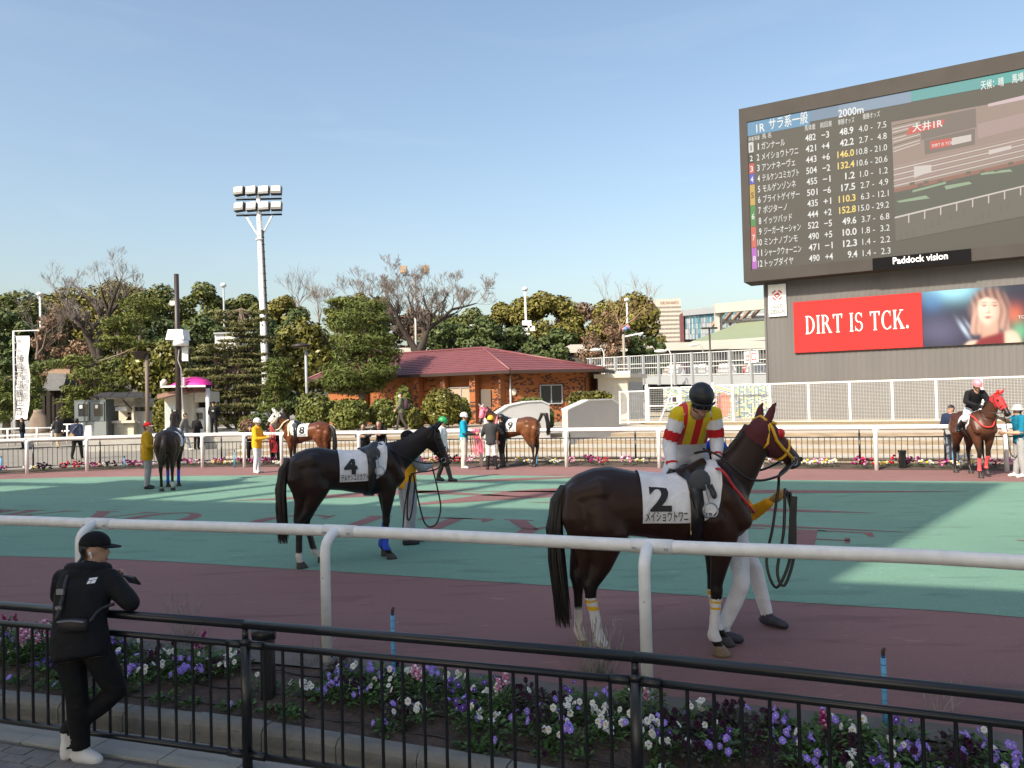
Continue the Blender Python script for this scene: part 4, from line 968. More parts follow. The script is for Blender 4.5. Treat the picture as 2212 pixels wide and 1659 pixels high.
# braces under the ramp; near-black wall behind them paints the shade there
t = thing('ramp_undercroft', 'dark space with diagonal steel braces under the parking ramp', 'structure', V3(rp0.lerp(rp1, .6) + nrm * 4, TZ))
m = MB(); m.prism([V3(rp0 + nrm * 6.2, TZ), V3(rp1 + nrm * 6.2, TZ), V3(rp1 + nrm * 6.2, 2.7), V3(rp0 + nrm * 6.2, 3.3)], nrm * .2); m.build('shade_wall', mat('undercroft_shade', (.03, .03, .032), .9, .2), t)
for l in range(6, 26, 3):
    m = MB(); m.beam(V3(rp0 + rd * l + nrm * 3, TZ), V3(rp0 + rd * (l + 2.4) + nrm * 3, 2.6), .1, .1); m.build('brace', M_whited, t)
    m = MB(); m.beam(V3(rp0 + rd * (l + 2.4) + nrm * 3.2, TZ), V3(rp0 + rd * l + nrm * 3.2, 2.6), .1, .1); m.build('brace', M_grey, t)
# ---- hotel
hd = 420.0; a = aty(*z7(300, 105), hd); c = aty(*z7(682, 700), hd)
t = thing('hotel_tower', 'pale hotel tower with a grid of small windows far behind the trees', 'building', ((a.x + c.x) / 2, hd, 0))
m = MB(); m.prism([(a.x, hd, 0), (c.x, hd, 0), (c.x, hd, a.z), (a.x, hd, a.z)], (0, 14, 0)); m.build('wall', mat('hotel_wall', (.50, .44, .385), .8, .03, .05), t)
m = MB(); nx, nz = 19, 21; W_ = c.x - a.x
for i in range(nx):
    for j in range(nz):
        x = a.x + W_ * (i + .6) / (nx + .2); z = a.z - 4.6 - j * 2.35; m.prism([(x - .27, hd - .06, z - .55), (x + .27, hd - .06, z - .55), (x + .27, hd - .06, z + .55), (x - .27, hd - .06, z + .55)], (0, .05, 0))
m.build('windows', mat('hotel_window', (.17, .15, .14), .4, .1), t)['kind'] = 'stuff'
m = MB(); text_on(m, 'OURS INN HANKYU', ((a.x + c.x) / 2 + .6, hd - .1, a.z - 2.9), (1, 0, 0), (0, 0, 1), 1.7, .02, 'C', width=W_ * .74); m.build('lettering', mat('hotel_letters', (.22, .14, .10), .6, 0), t)
m = MB(); m.box((c.x - 2.6, hd + 5, a.z + .5), (3.5, 4, 1.0)); m.build('roof_plant', M_grey, t)
# ---- glass stand
gd_ = 130.0
t = thing('glass_stand', 'distant glass fronted grandstand with a white roof beam, beside the grey wall', 'building', (aty(*z7(1200, 700), gd_).x, gd_, 0))
gcol_reflect = [mat('stand_glass_%s' % n, c_, .15, .0, spec=.8) for n, c_ in (('deep', (.10, .22, .29)), ('mid', (.17, .32, .38)), ('pale', (.42, .46, .50)), ('grey', (.30, .34, .38)), ('dark', (.06, .10, .15)))]
def gpan(x0, x1, yt0, yt1, yb, n, rows, seed, dep=gd_):
    r_ = random.Random(seed)
    for i in range(n):
        h = r_.random(); 
        for j in range(rows):
            xa, xb = lerp(x0, x1, i / n), lerp(x0, x1, (i + .94) / n); yt = lerp(yt0, yt1, i / n)
            ya, yb_ = lerp(yt, yb, j / rows), lerp(yt, yb, (j + .95) / rows)
            m = MB(); A, C = aty(*z7(xa, ya), dep), aty(*z7(xb, yb_), dep)
            m.prism([(A.x, dep, C.z), (C.x, dep, C.z), (C.x, dep, A.z), (A.x, dep, A.z)], (0, .2, 0))
            k = (2 if r_.random() < .75 else 3) if j / rows > h else (0 if r_.random() < .6 else 1); m.build('glass_panel', gcol_reflect[k], t)  # pale and grey panes paint reflections into the glass colour
gpan(735, 1180, 312, 275, 690, 20, 5, 11); gpan(1255, 1500, 275, 262, 520, 10, 4, 12)
m = MB(); slab_px(m, z7(690, 300), z7(715, 700), gd_ - .2, 2, zlo=0); m.build('end_wall', mat('maroon_wall', (.17, .05, .05), .7, .05), t)
m = MB(); A, B_, = aty(*z7(690, 306), gd_), aty(*z7(1190, 262), gd_); m.beam(A, B_, .8, 1.0); m.build('parapet', M_grey, t)
m = MB(); slab_px(m, z7(715, 305), z7(2100, 700), gd_ + 1, 4, zlo=0); m.build('core', mat('stand_core', (.14, .14, .17), .8, .05), t)
m = MB(); slab_px(m, z7(1186, 250), z7(1240, 715), gd_ - 6, 1.6, zlo=0); m.build('pillar', M_via, t)
m = MB(); slab_px(m, z7(1236, 250), z7(1280, 715), gd_ - 5, 1.6, zlo=0); m.build('pillar', M_via, t)
m = MB(); A, B_ = aty(*z7(1155, 243), gd_ - 6), aty(*z7(2100, 165), gd_ - 6); m.beam(A, B_, 1.2, 1.5); m.beam(A + Vector((2, 4, -1.6)), B_ + Vector((0, 4, -2.6)), 1.0, .5)
m.build('roof_beam', M_via, t)
for x in (1330, 1460, 1590, 1720, 1850): m = MB(); A = aty(*z7(x, 243 - (x - 1155) * .083 + 10), gd_ - 5); m.beam(A, A + Vector((-1.4, 4, -2.4)), .4, .5); m.build('roof_bracket', mat('bracket_tan', (.36, .26, .19), .7, .05), t)
for x in (1645, 1755, 1835): m = MB(); A = aty(*z7(x, 120), gd_ - 4); C = aty(*z7(x, 200), gd_ - 4); m.beam(C, A, .9, .9); m.build('mast', M_via, t)
for j in range(4):
    m = MB(); A = aty(*z7(1540, 300 + j * 34), gd_ + .4 - j); C = aty(*z7(2050, 290 + j * 32), gd_ + .4 - j); m.beam(A, C, .6, .35); m.build('balcony_rail', M_whited if j % 2 else M_grey, t)
    for i in range(7): m = MB(); A = aty(*z7(1590 + i * 52, 330 + j * 30), gd_ + .5); m.box(A, (.9, .3, .9)); m.build('seat_box', whp, t)
t = thing('green_roof_hall', 'low hall with a pale green metal roof in front of the glass stand', 'building', (aty(*z7(1500, 650), 112).x, 112, 0))
pts = [aty(*z7(815, 718), 108), aty(*z7(1290, 694), 108), aty(*z7(2100, 640), 108), aty(*z7(2100, 395), 124), aty(*z7(1500, 450), 124)]
m = MB(); up = Vector((0, 0, .3)); m.add([p for p in pts], [(0, 1, 4), (1, 2, 3, 4)]); m.build('roof', mat('pale_green_roof', (.235, .27, .165), .6, .05, .1), t)
m = MB(); m.beam(pts[0] + Vector((0, 0, -.2)), pts[1] + Vector((0, 0, -.2)), .3, .4); m.beam(pts[1] + Vector((0, 0, -.2)), pts[2] + Vector((0, 0, -.2)), .3, .4); m.build('gutter', M_via, t)
m = MB(); m.prism([(pts[0].x + 4, 109, 0), (pts[2].x, 109, 0), (pts[2].x, 109, 8), (pts[0].x + 4, 109, 8)], (0, 8, 0)); m.build('wall', mat('hall_wall_dark', (.06, .07, .06), .9, .1), t)
# ================================================================ KIOSKS ON THE FAR LEFT
kd = 50.0
t = thing('kiosk', 'small white kiosk with a serving hatch and dark plank roof', 'kiosk', (aty(*z1(1050, 1570), kd).x, kd, 0))
m = MB(); slab_px(m, z1(935, 1262), z1(1165, 1322), kd, 2.4); slab_px(m, z1(935, 1462), z1(1165, 1600), kd, 2.4, zlo=0); slab_px(m, z1(935, 1310), z1(958, 1475), kd, .2); slab_px(m, z1(1145, 1310), z1(1165, 1475), kd, .2); slab_px(m, z1(935, 1310), z1(1165, 1475), kd + 2.2, .2)
m.build('wall', mat('kiosk_cream', (.62, .57, .46), .7, .05), t)
m = MB(); slab_px(m, z1(1165, 1262), z1(1290, 1330), kd + .5, 2); slab_px(m, z1(1165, 1372), z1(1290, 1600), kd + .5, 2, zlo=0); m.build('side_wall', mat('kiosk_grey', (.40, .40, .37), .7, .08), t)
m = MB(); slab_px(m, z1(1172, 1330), z1(1285, 1372), kd + .7, .05); m.build('window', M_glassd, t)
m = MB(); a, c = aty(*z1(812, 1255), kd - 1.1), aty(*z1(1320, 1250), kd - .6); a2, c2 = aty(*z1(880, 1215), kd + 2.6), aty(*z1(1320, 1215), kd + 2.6)
for i in range(7):
    u0, u1 = i / 7, (i + .96) / 7; m = MB(); q = [a.lerp(c, u0), a.lerp(c, u1), a2.lerp(c2, u1), a2.lerp(c2, u0)]; m.prism(q, (0, 0, .09 + .02 * (i % 2))); m.build('roof_plank', mat('dark_roof_plank', (.028, .028, .032), .8, .3), t)
for x0, x1 in ((870, 935), (1068, 1150)):
    m = MB(); m.beam(aty(*z1(x0, 1268), kd - .7), aty(*z1(x1, 1352), kd - .06), .05, .05); m.build('bracket', M_eave, t)
m = MB(); slab_px(m, z1(1000, 1335), z1(1102, 1365), kd - .05, .04); m.build('hatch_sign', M_white, t)
m = MB(); a = aty(*z1(1005, 1332), kd - .02); text_on(m, 'ご案内所', a + Vector((1.0, -.02, .04)), (1, 0, 0), (0, 0, 1), .26, 0, 'C', width=1.6); m.build('lettering', mat('sign_grey_print', (.16, .16, .16), .6, 0), t)
m = MB(); slab_px(m, z1(925, 1455), z1(1172, 1470), kd - .3, .5); m.build('counter', M_cream, t)
m = MB(); slab_px(m, z1(1022, 1465), z1(1068, 1505), kd - .03, .03); m.build('notice', M_white, t)
t = thing('person', 'person in a mask sitting inside the kiosk hatch', 'person', (aty(*z1(1125, 1470), kd + .7).x, kd + .7, .6))
p = aty(*z1(1125, 1400), kd + .7); m = MB(); m.ell(p, (.10, .11, .13)); m.build('head', M_skin, t)
m = MB(); m.ell(p + Vector((0, .0, .05)), (.115, .12, .11), z0=-.1); m.build('hair', M_eave, t)
m = MB(); m.ell(p + Vector((0, -.07, -.05)), (.07, .05, .05)); m.build('mask', M_white, t)
m = MB(); m.chain([p + Vector((0, .02, -.75)), p + Vector((0, .02, -.3)), p + Vector((0, .02, -.2))], [.22, .2, .1], 12, (1, .7)); m.build('jacket', mat('maroon_cloth', (.10, .02, .02), .8, .1), t)
t = thing('storage_shed', 'grey steel storage shed with two glazed door leaves beside the kiosk', 'shed', (aty(*z1(780, 1570), kd - 1).x, kd - 1, 0))
M_shed = mat('shed_grey', (.10, .12, .12), .5, .1, 2)
m = MB(); slab_px(m, z1(645, 1275), z1(925, 1600), kd - 1, 1.6, zlo=0); m.build('body', M_shed, t)
for x0, x1 in ((655, 775), (790, 905)):
    m = MB(); slab_px(m, z1(x0, 1290), z1(x1, 1455), kd - 1.06, .05); dd = m.build('door_leaf', mat('shed_door', (.14, .165, .165), .5, .05), t)
    m = MB(); slab_px(m, z1(x0 + 25, 1308), z1(x1 - 12, 1412), kd - 1.08, .02); m.build('pane', M_glassd, dd)
    m = MB(); slab_px(m, z1(x0 + 38, 1316), z1(x0 + 62, 1345), kd - 1.1, .02); m.build('notice', M_white, dd)
m = MB(); slab_px(m, z1(770, 1462), z1(925, 1598), kd - 1.25, .2, zlo=0); m.build('panel', mat('shed_panel', (.22, .24, .24), .4, .05), t)
# booth with pink awning
bd = 44.0
t = thing('ticket_booth', 'white booth with a sloping tan roof and a counter, beneath the pink awning', 'kiosk', (aty(*z1(1600, 1560), bd).x, bd, TZ))
m = MB(); slab_px(m, z1(1432, 1225), z1(1605, 1570), bd, 2.2, zlo=.2); slab_px(m, z1(1585, 1190), z1(1690, 1570), bd + .6, 1.8, zlo=.2); slab_px(m, z1(1690, 1200), z1(1810, 1290), bd + .6, 1.8); m.build('wall', M_cream, t)
m = MB(); A = [aty(*z1(x, y), bd - .7) for x, y in ((1368, 1262), (1600, 1205), (1600, 1175), (1368, 1225))]; m.prism(A, (0, 3, 0)); m.build('roof', mat('booth_roof_tan', (.27, .155, .12), .7, .08), t)
m = MB(); slab_px(m, z1(1590, 1160), z1(1740, 1205), bd - .2, 1); m.build('fascia', mat('fascia_brown', (.20, .12, .09), .7, .1), t)
m = MB(); text_on(m, 'TCK GUIDE', aty(*z1(1600, 1196), bd - .23), (1, 0, 0), (0, 0, 1), .28, .01, 'L', width=1.5); m.build('lettering', mat('maroon_cloth', (.10, .02, .02), .8, .1), t)
m = MB(); slab_px(m, z1(1440, 1315), z1(1532, 1570), bd - .05, .1, zlo=.2); m.build('door', mat('booth_door', (.42, .47, .46), .4, .05), t)
m = MB(); slab_px(m, z1(1692, 1290), z1(1800, 1570), bd + 1.4, .3, zlo=.2); m.build('recess', M_dark, t)
m = MB(); slab_px(m, z1(1700, 1340), z1(1775, 1530), bd + 1.0, .4, zlo=.4); m.build('machine', M_whited, t)
m = MB(); slab_px(m, z1(1710, 1385), z1(1765, 1440), bd + .97, .03); m.build('machine_screen', M_glassd, t)
m = MB(); A = aty(*z1(1808, 1170), bd - .4); m.tube([(A.x, A.y, .2), A], .12, 8); m.build('corner_post', M_whited, t)
t = thing('awning', 'bright pink curved awning on a white frame above the booth', 'awning', aty(*z1(1620, 1150), bd - .8))
m = MB(); rings = []
pink = mat('pink_canvas', hexc(222, 50, 150), .6, .06)
A, C = aty(*z1(1468, 1150), bd - 1), aty(*z1(1775, 1148), bd - 1); H_ = aty(*z1(1600, 1066), bd - 1).z - A.z
for i in range(13):
    u = i / 12; w = math.sin(PI * min(u * 1.0, 1)) ** .55; x = lerp(A.x, C.x, u); rg = []
    for j in range(9): 
        a_ = PI / 2 * j / 8; rg.append(Vector((x, A.y + 1.3 * (1 - math.cos(a_)) , A.z + max(H_ * w, .02) * math.sin(a_))))
    rings.append(rg)
vs = [p for r_ in rings for p in r_]; m.add(vs, [(i * 9 + j, (i + 1) * 9 + j, (i + 1) * 9 + j + 1, i * 9 + j + 1) for i in range(12) for j in range(8)], smooth=True); m.build('canvas', pink, t)
m = MB(); m.beam(aty(*z1(1400, 1156), bd - 1), aty(*z1(1790, 1150), bd - 1), .08, .1); m.beam(aty(*z1(1405, 1110), bd - 1), aty(*z1(1405, 1156), bd - 1), .08, .1, up=(1, 0, 0)); m.build('frame', M_white, t)
m = MB(); m.ell(aty(*z1(1430, 1116), bd - 1), (.16, .16, .18)); m.build('bulb', M_cream, t)
m = MB(); slab_px(m, z1(1588, 1072), z1(1612, 1145), bd - 1.1, .1); m.build('valance_panel', mat('pale_pink', (.7, .42, .52), .6, .05), t)
# shrine, stone, nobori flag, white low railing
sd = 57.0
t = thing('shrine', 'small wooden shrine with a grey tiled gable roof among the pines', 'shrine', (aty(*z1(460, 1450), sd).x, sd, 0))
m = MB(); slab_px(m, z1(388, 1180), z1(545, 1560), sd, 3, zlo=0); m.build('wall', mat('dark_old_wood', (.022, .016, .012), .9, .3), t)
A = [aty(*z1(x, y), d_) for x, y, d_ in ((362, 1192, sd - .9), (548, 1188, sd - .9), (585, 1042, sd + 1.6), (425, 1036, sd + 1.6))]
M_kaw = mat('grey_roof_tile', (.15, .15, .15), .7, .15, 3)
for i in range(9):
    m = MB(); q = [A[0].lerp(A[3], i / 9), A[1].lerp(A[2], i / 9), A[1].lerp(A[2], (i + 1) / 9), A[0].lerp(A[3], (i + 1) / 9)]; m.add([q[0] + Vector((0, 0, .12)), q[1] + Vector((0, 0, .12)), q[2] + Vector((0, 0, .03)), q[3] + Vector((0, 0, .03)), q[0], q[1]], [(0, 1, 2, 3), (4, 5, 1, 0)]); m.build('tile_course', M_kaw, t)
m = MB(); m.beam(A[3] + Vector((-.3, 0, .15)), A[2] + Vector((.3, 0, .15)), .35, .35); m.build('ridge', mat('ridge_tan', (.3, .2, .13), .8, .2), t)
m = MB(); m.add([A[0], A[1], A[1] + Vector((0, 3, 0)), A[0] + Vector((0, 3, 0)), A[3], A[2]], [(0, 3, 2, 1), (0, 4, 3), (1, 2, 5), (3, 4, 5, 2)]); m.build('eave', M_eave, t)
for x in (388, 470, 542): m = MB(); p = aty(*z1(x, 1400), sd - .4); m.box((p.x, p.y, 1.7), (.18, .18, 3.6)); m.build('pillar', mat('dark_old_wood', (.022, .016, .012), .9, .3), t)
t = thing('stone_monument', 'upright rough stone monument on a plinth beside the flag', 'monument', (aty(*z1(338, 1550), 50).x, 50, 0))
p = aty(*z1(338, 1430), 50); rr = random.Random(8)
m = MB(); rings = []
for i in range(9):
    u = i / 8; w = [.62, .66, .66, .62, .6, .56, .46, .33, .3][i]; rings.append([Vector((p.x + w * math.cos(a_ * PI / 5) * (1 + rr.uniform(-.08, .08)), p.y + .3 * math.sin(a_ * PI / 5), lerp(.55, aty(*z1(345, 1355), 50).z, u))) for a_ in range(10)])
m.loft(rings); m.build('stone', mat('brown_grey_stone', (.20, .155, .12), .9, .25, 2, bump=.5, bscale=8), t)
m = MB(); m.box((p.x, p.y, .28), (2.0, 1.0, .6)); m.build('plinth', M_conc, t)
nbd = 46.0
t = thing('nobori_flag', 'tall white vertical flag with black characters on a white pole', 'flag', (aty(*z1(118, 1560), nbd).x, nbd, 0))
A = aty(*z1(118, 672), nbd); m = MB(); m.tube([(A.x, nbd, 0), A], .055, 8); m.beam(A + Vector((-.05, 0, 0)), A + Vector((1.55, 0, .02)), .05, .05); m.build('pole', M_white, t)
x0, x1 = aty(*z1(140, 1000), nbd).x, aty(*z1(252, 1000), nbd).x; zt_, zb_ = aty(*z1(200, 712), nbd).z, aty(*z1(200, 1440), nbd).z
m = MB(); N_ = 24
wob = lambda u, v: .10 * math.sin(v * 9 + u * 2) * u + .05 * math.sin(v * 17)
vs = [Vector((lerp(x0, x1, u / 4) + .05 * math.sin(v / N_ * 5), nbd + wob(u / 4, v / N_), lerp(zt_, zb_, v / N_))) for v in range(N_ + 1) for u in range(5)]
m.add(vs, [(v * 5 + u, v * 5 + u + 1, (v + 1) * 5 + u + 1, (v + 1) * 5 + u) for v in range(N_) for u in range(4)], smooth=True); cl = m.build('cloth', mat('flag_cloth', (.75, .75, .76), .8, .03), t)
m = MB(); s_ = (zt_ - zb_) / 9.5
for i, chh in enumerate('奉納勝島馬頭観世音'):
    hgt = s_ * (.38 if i < 2 else .72); text_on(m, chh, ((x0 + x1) / 2 - .08 + .05 * math.sin((i + .8) / 9.5 * 5), nbd - .16, zt_ - (i + .95) * s_), (1, 0, 0), (0, 0, 1), hgt, .006, 'C', width=(x1 - x0) * (.4 if i < 2 else .56))
m.build('lettering', mat('flag_ink', (.06, .06, .07), .7, 0), cl)
for i in range(12): m = MB(); z = lerp(zt_, zb_, i / 11.5); m.beam((A.x, nbd, z + .05), (x0 + .05 * math.sin(i / 11.5 * 5), nbd, z), .03, .03); m.build('tie', M_cream, t)
def low_rail(label, pxs, depth, hs, posts, r=.045):
    t = thing('low_railing', label, 'railing', (aty(*pxs[0], depth).x, depth, 0)); a, c = aty(*pxs[0], depth), aty(*pxs[1], depth)
    for h in hs: m = MB(); m.tube([(a.x, depth, h), (c.x, depth, h)], r, 8); m.build('rail', M_white, t)
    for i in range(posts): m = MB(); x = lerp(a.x, c.x, i / (posts - 1)); m.tube([(x, depth, 0), (x, depth, hs[0] + .05)], r * 1.3, 8); m.build('post', M_white, t)
low_rail('white two-bar railing in front of the flag and the stone', (z1(-60, 1500), z1(450, 1500)), 45, (1.02, .62), 5)
low_rail('white railing crossing in front of the grey shed', (z1(455, 1460), z1(715, 1460)), 47, (1.15, .75), 3)
low_rail('white railing by the hedge behind the kiosk', (z1(1180, 1440), z1(1420, 1440)), 53, (1.2, .7), 3)
t = thing('bench', 'pale blue bench beyond the far left railing', 'bench', (aty(*z1(60, 1570), 41).x, 41, 0)); p = aty(*z1(70, 1570), 41)
m = MB(); m.box((p.x, 41, .45), (2.6, .45, .06)); m.build('seat', mat('pale_blue_bench', hexc(120, 170, 200), .5, .05), t)
for s_ in (-1, 1): m = MB(); m.box((p.x + s_ * 1.1, 41, .22), (.08, .4, .44)); m.build('leg', M_grey, t)
t = thing('sign_board', 'small white folding board standing by the grey shed', 'sign', (aty(*z1(760, 1570), 44).x, 44, 0)); m = MB(); a, c = aty(*z1(722, 1497), 44), aty(*z1(795, 1590), 44); m.prism([(a.x, 44, .05), (c.x, 44, .05), (c.x - .05, 44.1, a.z), (a.x + .08, 44.1, a.z)], (0, .05, 0)); m.build('panel', M_white, t); m = MB(); m.prism([(a.x, 44.5, .05), (c.x, 44.5, .05), (c.x - .05, 44.16, a.z), (a.x + .08, 44.16, a.z)], (0, .04, 0)); m.build('panel', M_white, t)
# ================================================================ POLES AND LAMPS
fd = 60.0
t = thing('floodlight_mast', 'tall white floodlight mast with eight lamps in two rows', 'floodlight', (aty(578, 880, fd).x, fd, 0))
bx = aty(578, 880, fd).x; zl0, zl1 = aty(560, 465, fd).z, aty(556, 431, fd).z; tx_ = aty(560, 465, fd).x
m = MB(); m.tube([(bx, fd, 0), (lerp(bx, tx_, .5), fd, zl0 / 2), (tx_, fd, zl0), (tx_ - .05, fd, zl1 + .6)], [.34, .27, .2, .17], 14); m.build('pole', M_white, t)
m = MB(); m.tube([(bx + .36, fd - .1, 1), (tx_ + .28, fd - .1, zl0 - 1.2)], .07, 6)
for i in range(26): u = i / 26; m.box((lerp(bx, tx_, u) + .36 - .08 * u, fd - .12, lerp(1, zl0 - 1.2, u)), (.2, .12, .05))
m.build('cable_tray', M_dark, t)
for zz in (zl0, zl1):
    m = MB(); m.beam((tx_ - 1.75, fd - .1, zz), (tx_ + 1.75, fd + .1, zz + .05), .14, .12); m.build('crossarm', M_dark, t)
    for i in range(4):
        x = tx_ - 1.45 + i * .96; M_ = Matrix.Rotation(R(-12), 3, 'X') @ Matrix.Rotation(R(-14 + 5 * i), 3, 'Z')
        m = MB(); c_ = Vector((x, fd - .2, zz + .62)); m.box(c_, (.82, .42, .66), M_); lp = m.build('lamp', mat('lamp_housing', (.07, .075, .08), .5, .1), t)
        m = MB(); m.box(c_ + M_ @ Vector((0, -.215, .08)), (.72, .02, .44), M_); m.build('lens', mat('lamp_lens', (.55, .52, .46), .3, .12, 9), lp)
        m = MB(); m.tube([c_ + Vector((-.45, 0, -.05)), c_ + Vector((-.38, 0, -.5)), c_ + Vector((.38, 0, -.5)), c_ + Vector((.45, 0, -.05))], .02, 5); m.build('bracket', M_grey, lp)
for s_ in (-1, 1): m = MB(); m.tube([(tx_ + .02, fd, zl0 - 1.9), (tx_ + s_ * 1.05, fd, zl0)], .07, 6); m.build('brace', M_white, t)
m = MB(); m.tube([(tx_ + .01, fd, zl0 - 1.95), (tx_ + .01, fd, zl0 - 1.88)], .33, 12); m.build('collar', M_white, t)
m = MB()
for i in range(16): z = zl0 - .6 - i * 1.0; m.box((lerp(tx_, bx, 1 - z / zl0) - .05, fd - .24 - .005 * i, z), (.14, .05, .03))
m.build('step_rungs', M_grey, t)['kind'] = 'stuff'
pd = 43.0; p0, p1 = aty(*z1(1560, 1560), pd), aty(*z1(1536, 175), pd)
t = thing('camera_pole', 'tall dark brown pole carrying a white camera housing', 'pole', (p0.x, pd, 0))
m = MB(); m.tube([(p0.x, pd, 0), (lerp(p0.x, p1.x, .6), pd, p1.z * .55), p1], [.16, .15, .13], 10); m.build('pole', M_brownpole, t)
m = MB(); A, C = aty(*z1(1488, 665), pd), aty(*z1(1640, 750), pd); m.prism([(A.x + .06, pd - .5, A.z), (C.x - .12, pd - .5, A.z), (C.x, pd - .6, C.z), (A.x - .05, pd - .6, C.z)], (0, .9, 0)); m.build('housing', M_white, t)
m = MB(); A, C = aty(*z1(1575, 752), pd - .2), aty(*z1(1575, 800), pd - .2); m.tube([C, A], .42, 14); m.build('dome', M_white, t)
m = MB(); slab_px(m, z1(1583, 812), z1(1638, 932), pd - .15, .08); m.build('panel', M_whited, t)
m = MB(); A = aty(*z1(1560, 830), pd - .2); m.tube([A, A + Vector((-.05, -.05, -.6)), A + Vector((.12, -.05, -1.1)), A + Vector((.15, 0, -3.5))], .03, 5); m.build('cable', M_grey, t)
m = MB(); slab_px(m, z1(1478, 408), z1(1530, 446), pd - .1, .2); m.build('small_camera', M_whited, t)
def lamp_post(label, base, top, depth, head, r=.06, style='disc', m_=None, zb_=0):
    a, c = aty(*base, depth), aty(*top, depth); t = thing('street_lamp', label, 'street lamp', (a.x, depth, zb_)); m_ = m_ or M_grey
    h = aty(*head, depth)
    m = MB()
    if style == 'arm': m.tube([(a.x, depth, zb_), Vector((lerp(a.x, c.x, .8), depth, lerp(zb_, c.z, .75))), c, c.lerp(h, .45) + Vector((0, 0, .25)), h], [r, r * .8, r * .7, r * .6, r * .6], 8)
    else: m.tube([(a.x, depth, zb_), c], [r, r * .85], 8)
    m.build('pole', m_, t)
    m = MB()
    if style == 'disc': m.tube([h + Vector((0, 0, -.05)), h + Vector((0, 0, .05)), h + Vector((0, 0, .12))], [.55, .5, .2], 16)
    elif style == 'lantern': m.tube([h + Vector((0, 0, .12)), h + Vector((0, 0, .1)), h + Vector((0, 0, -.3))], [.6, .58, .26], 8); m.beam(h + Vector((0, 0, .1)), c + Vector((0, 0, .1)), .1, .1)
    elif style == 'arm': m.ell(h + Vector((-.25, 0, -.02)), (.42, .16, .12))
    elif style == 'tee': m.box(c, (1.5, .3, .16))
    elif style == 'cap': m.ell(c, (.28, .28, .22))
    m.build('lamp_head', M_brownpole if style in ('disc', 'lantern', 'tee') else M_whited, t); return t
lamp_post('brown lamp post with a square lantern in front of the kiosk', z1(1287, 1500), z1(1278, 880), 46, z1(1222, 870), .13, 'lantern', mat('lamp_taupe', (.15, .12, .10), .6, .1))
lamp_post('grey lamp post with a flat dark disc head beside the tall layered pine', z2(466, 1300), z2(450, 830), 42, z2(410, 800), .09, 'disc', M_grey, TZ)
lamp_post('slim white light pole among the trees, far left', z1(362, 830), z1(348, 350), 72, z1(348, 350), .11, 'cap', M_whited)
lamp_post('slim pale pole with crossbars rising from the white tank in the trees', z1(1962, 900), z1(1946, 272), 72, z1(1946, 270), .10, 'cap', M_grey)
lamp_post('tall white light pole with boxes standing behind the viaduct parapet', z3(172, 640), z3(148, 85), 74, z3(148, 85), .12, 'cap', M_whited)
lamp_post('white light pole with a round sign by the street lamps on the ramp', z3(1046, 560), z3(1034, 180), 74, z3(1036, 180), .10, 'cap', M_whited)
lamp_post('curved street lamp on the viaduct above the clubhouse roof', z2(2044, 830), z2(2030, 680), 75, z2(1925, 622), .09, 'arm', M_whited)
lamp_post('curved street lamp at the lower end of the ramp', z3(840, 850), z3(836, 640), 57, z3(790, 612), .06, 'arm', M_whited)
lamp_post('curved street lamp rising over the middle of the ramp', z3(1422, 830), z3(1420, 650), 50, z3(1362, 622), .06, 'arm', M_whited)
lamp_post('curved street lamp leaning in front of the viaduct parapet, near the glass stand', z3(1704, 640), z3(1696, 600), 70, z3(1640, 570), .06, 'arm', M_grey)
lamp_post('dark T shaped lamp in front of the glass stand', z3(1762, 640), z3(1755, 425), 74, z3(1755, 425), .10, 'tee', M_brownpole)
t = thing('floodlight_pole', 'thin pole with two small floodlights in the big bare tree crown', 'floodlight', (aty(*z2(1412, 700), 66).x, 66, 0)); p0, p1 = aty(*z2(1412, 900), 66), aty(*z2(1400, 185), 66)
m = MB(); m.tube([(p0.x, 66, 0), p1], .1, 6); m.beam(p1 + Vector((-1, 0, 0)), p1 + Vector((1, 0, .1)), .1, .1); m.build('pole', M_grey, t)
for s_ in (-1, 1): m = MB(); m.box(p1 + Vector((s_ * .95, -.1, .5)), (.6, .4, .6)); m.build('lamp', mat('tan_lamp', (.35, .25, .18), .6, .1), t)
t = thing('speed_sign', 'box signs fixed to the white light pole behind the viaduct', 'sign', aty(*z3(160, 420), 73.7))
for x, y, w, h in ((165, 390, .9, .7), (150, 425, .5, .5), (212, 428, .5, .5), (165, 495, .6, .6)): m = MB(); m.box(aty(*z3(x, y), 73.7), (w, .2, h)); m.build('box', M_whited, t)
t = thing('round_sign', 'round white and red road sign with plates on the white pole by the ramp', 'sign', aty(*z3(1030, 430), 73.6)); p = aty(*z3(1028, 432), 73.6); m = MB(); m.tube([p, p + Vector((0, .05, 0))], .42, 16); m.build('disc', mat('sign_pink', (.6, .3, .32), .5, 0), t); m = MB(); m.tube([p + Vector((0, -.03, 0)), p], .26, 12); m.build('centre', mat('sign_blue', (.12, .2, .45), .5, 0), t)
t = thing('traffic_gantry', 'grey post with a crossbar between the ramp and the viaduct', 'pole', aty(*z3(1008, 700), 62)); p0, p1 = aty(*z3(1014, 800), 62), aty(*z3(1006, 480), 62); m = MB(); m.tube([(p0.x, 62, 2), p1], .11, 6); m.build('post', mat('taupe_post', (.28, .25, .2), .7, .1), t); m = MB(); m.beam(p1 + Vector((-.1, 0, -.2)), p1 + Vector((1.6, 0, .1)), .1, .12); m.build('crossbar', M_whited, t)
t = thing('water_tank', 'white square tank half hidden in the trees', 'tank', (aty(*z1(1960, 820), 68).x, 68, 0)); m = MB(); slab_px(m, z1(1870, 690), z1(2050, 838), 68, 3); m.build('body', M_whited, t); m = MB()
for x in (1880, 1960, 2040): q_ = aty(*z1(x, 838), 69); m.beam((q_.x, 69, 0), q_, .25, .25)
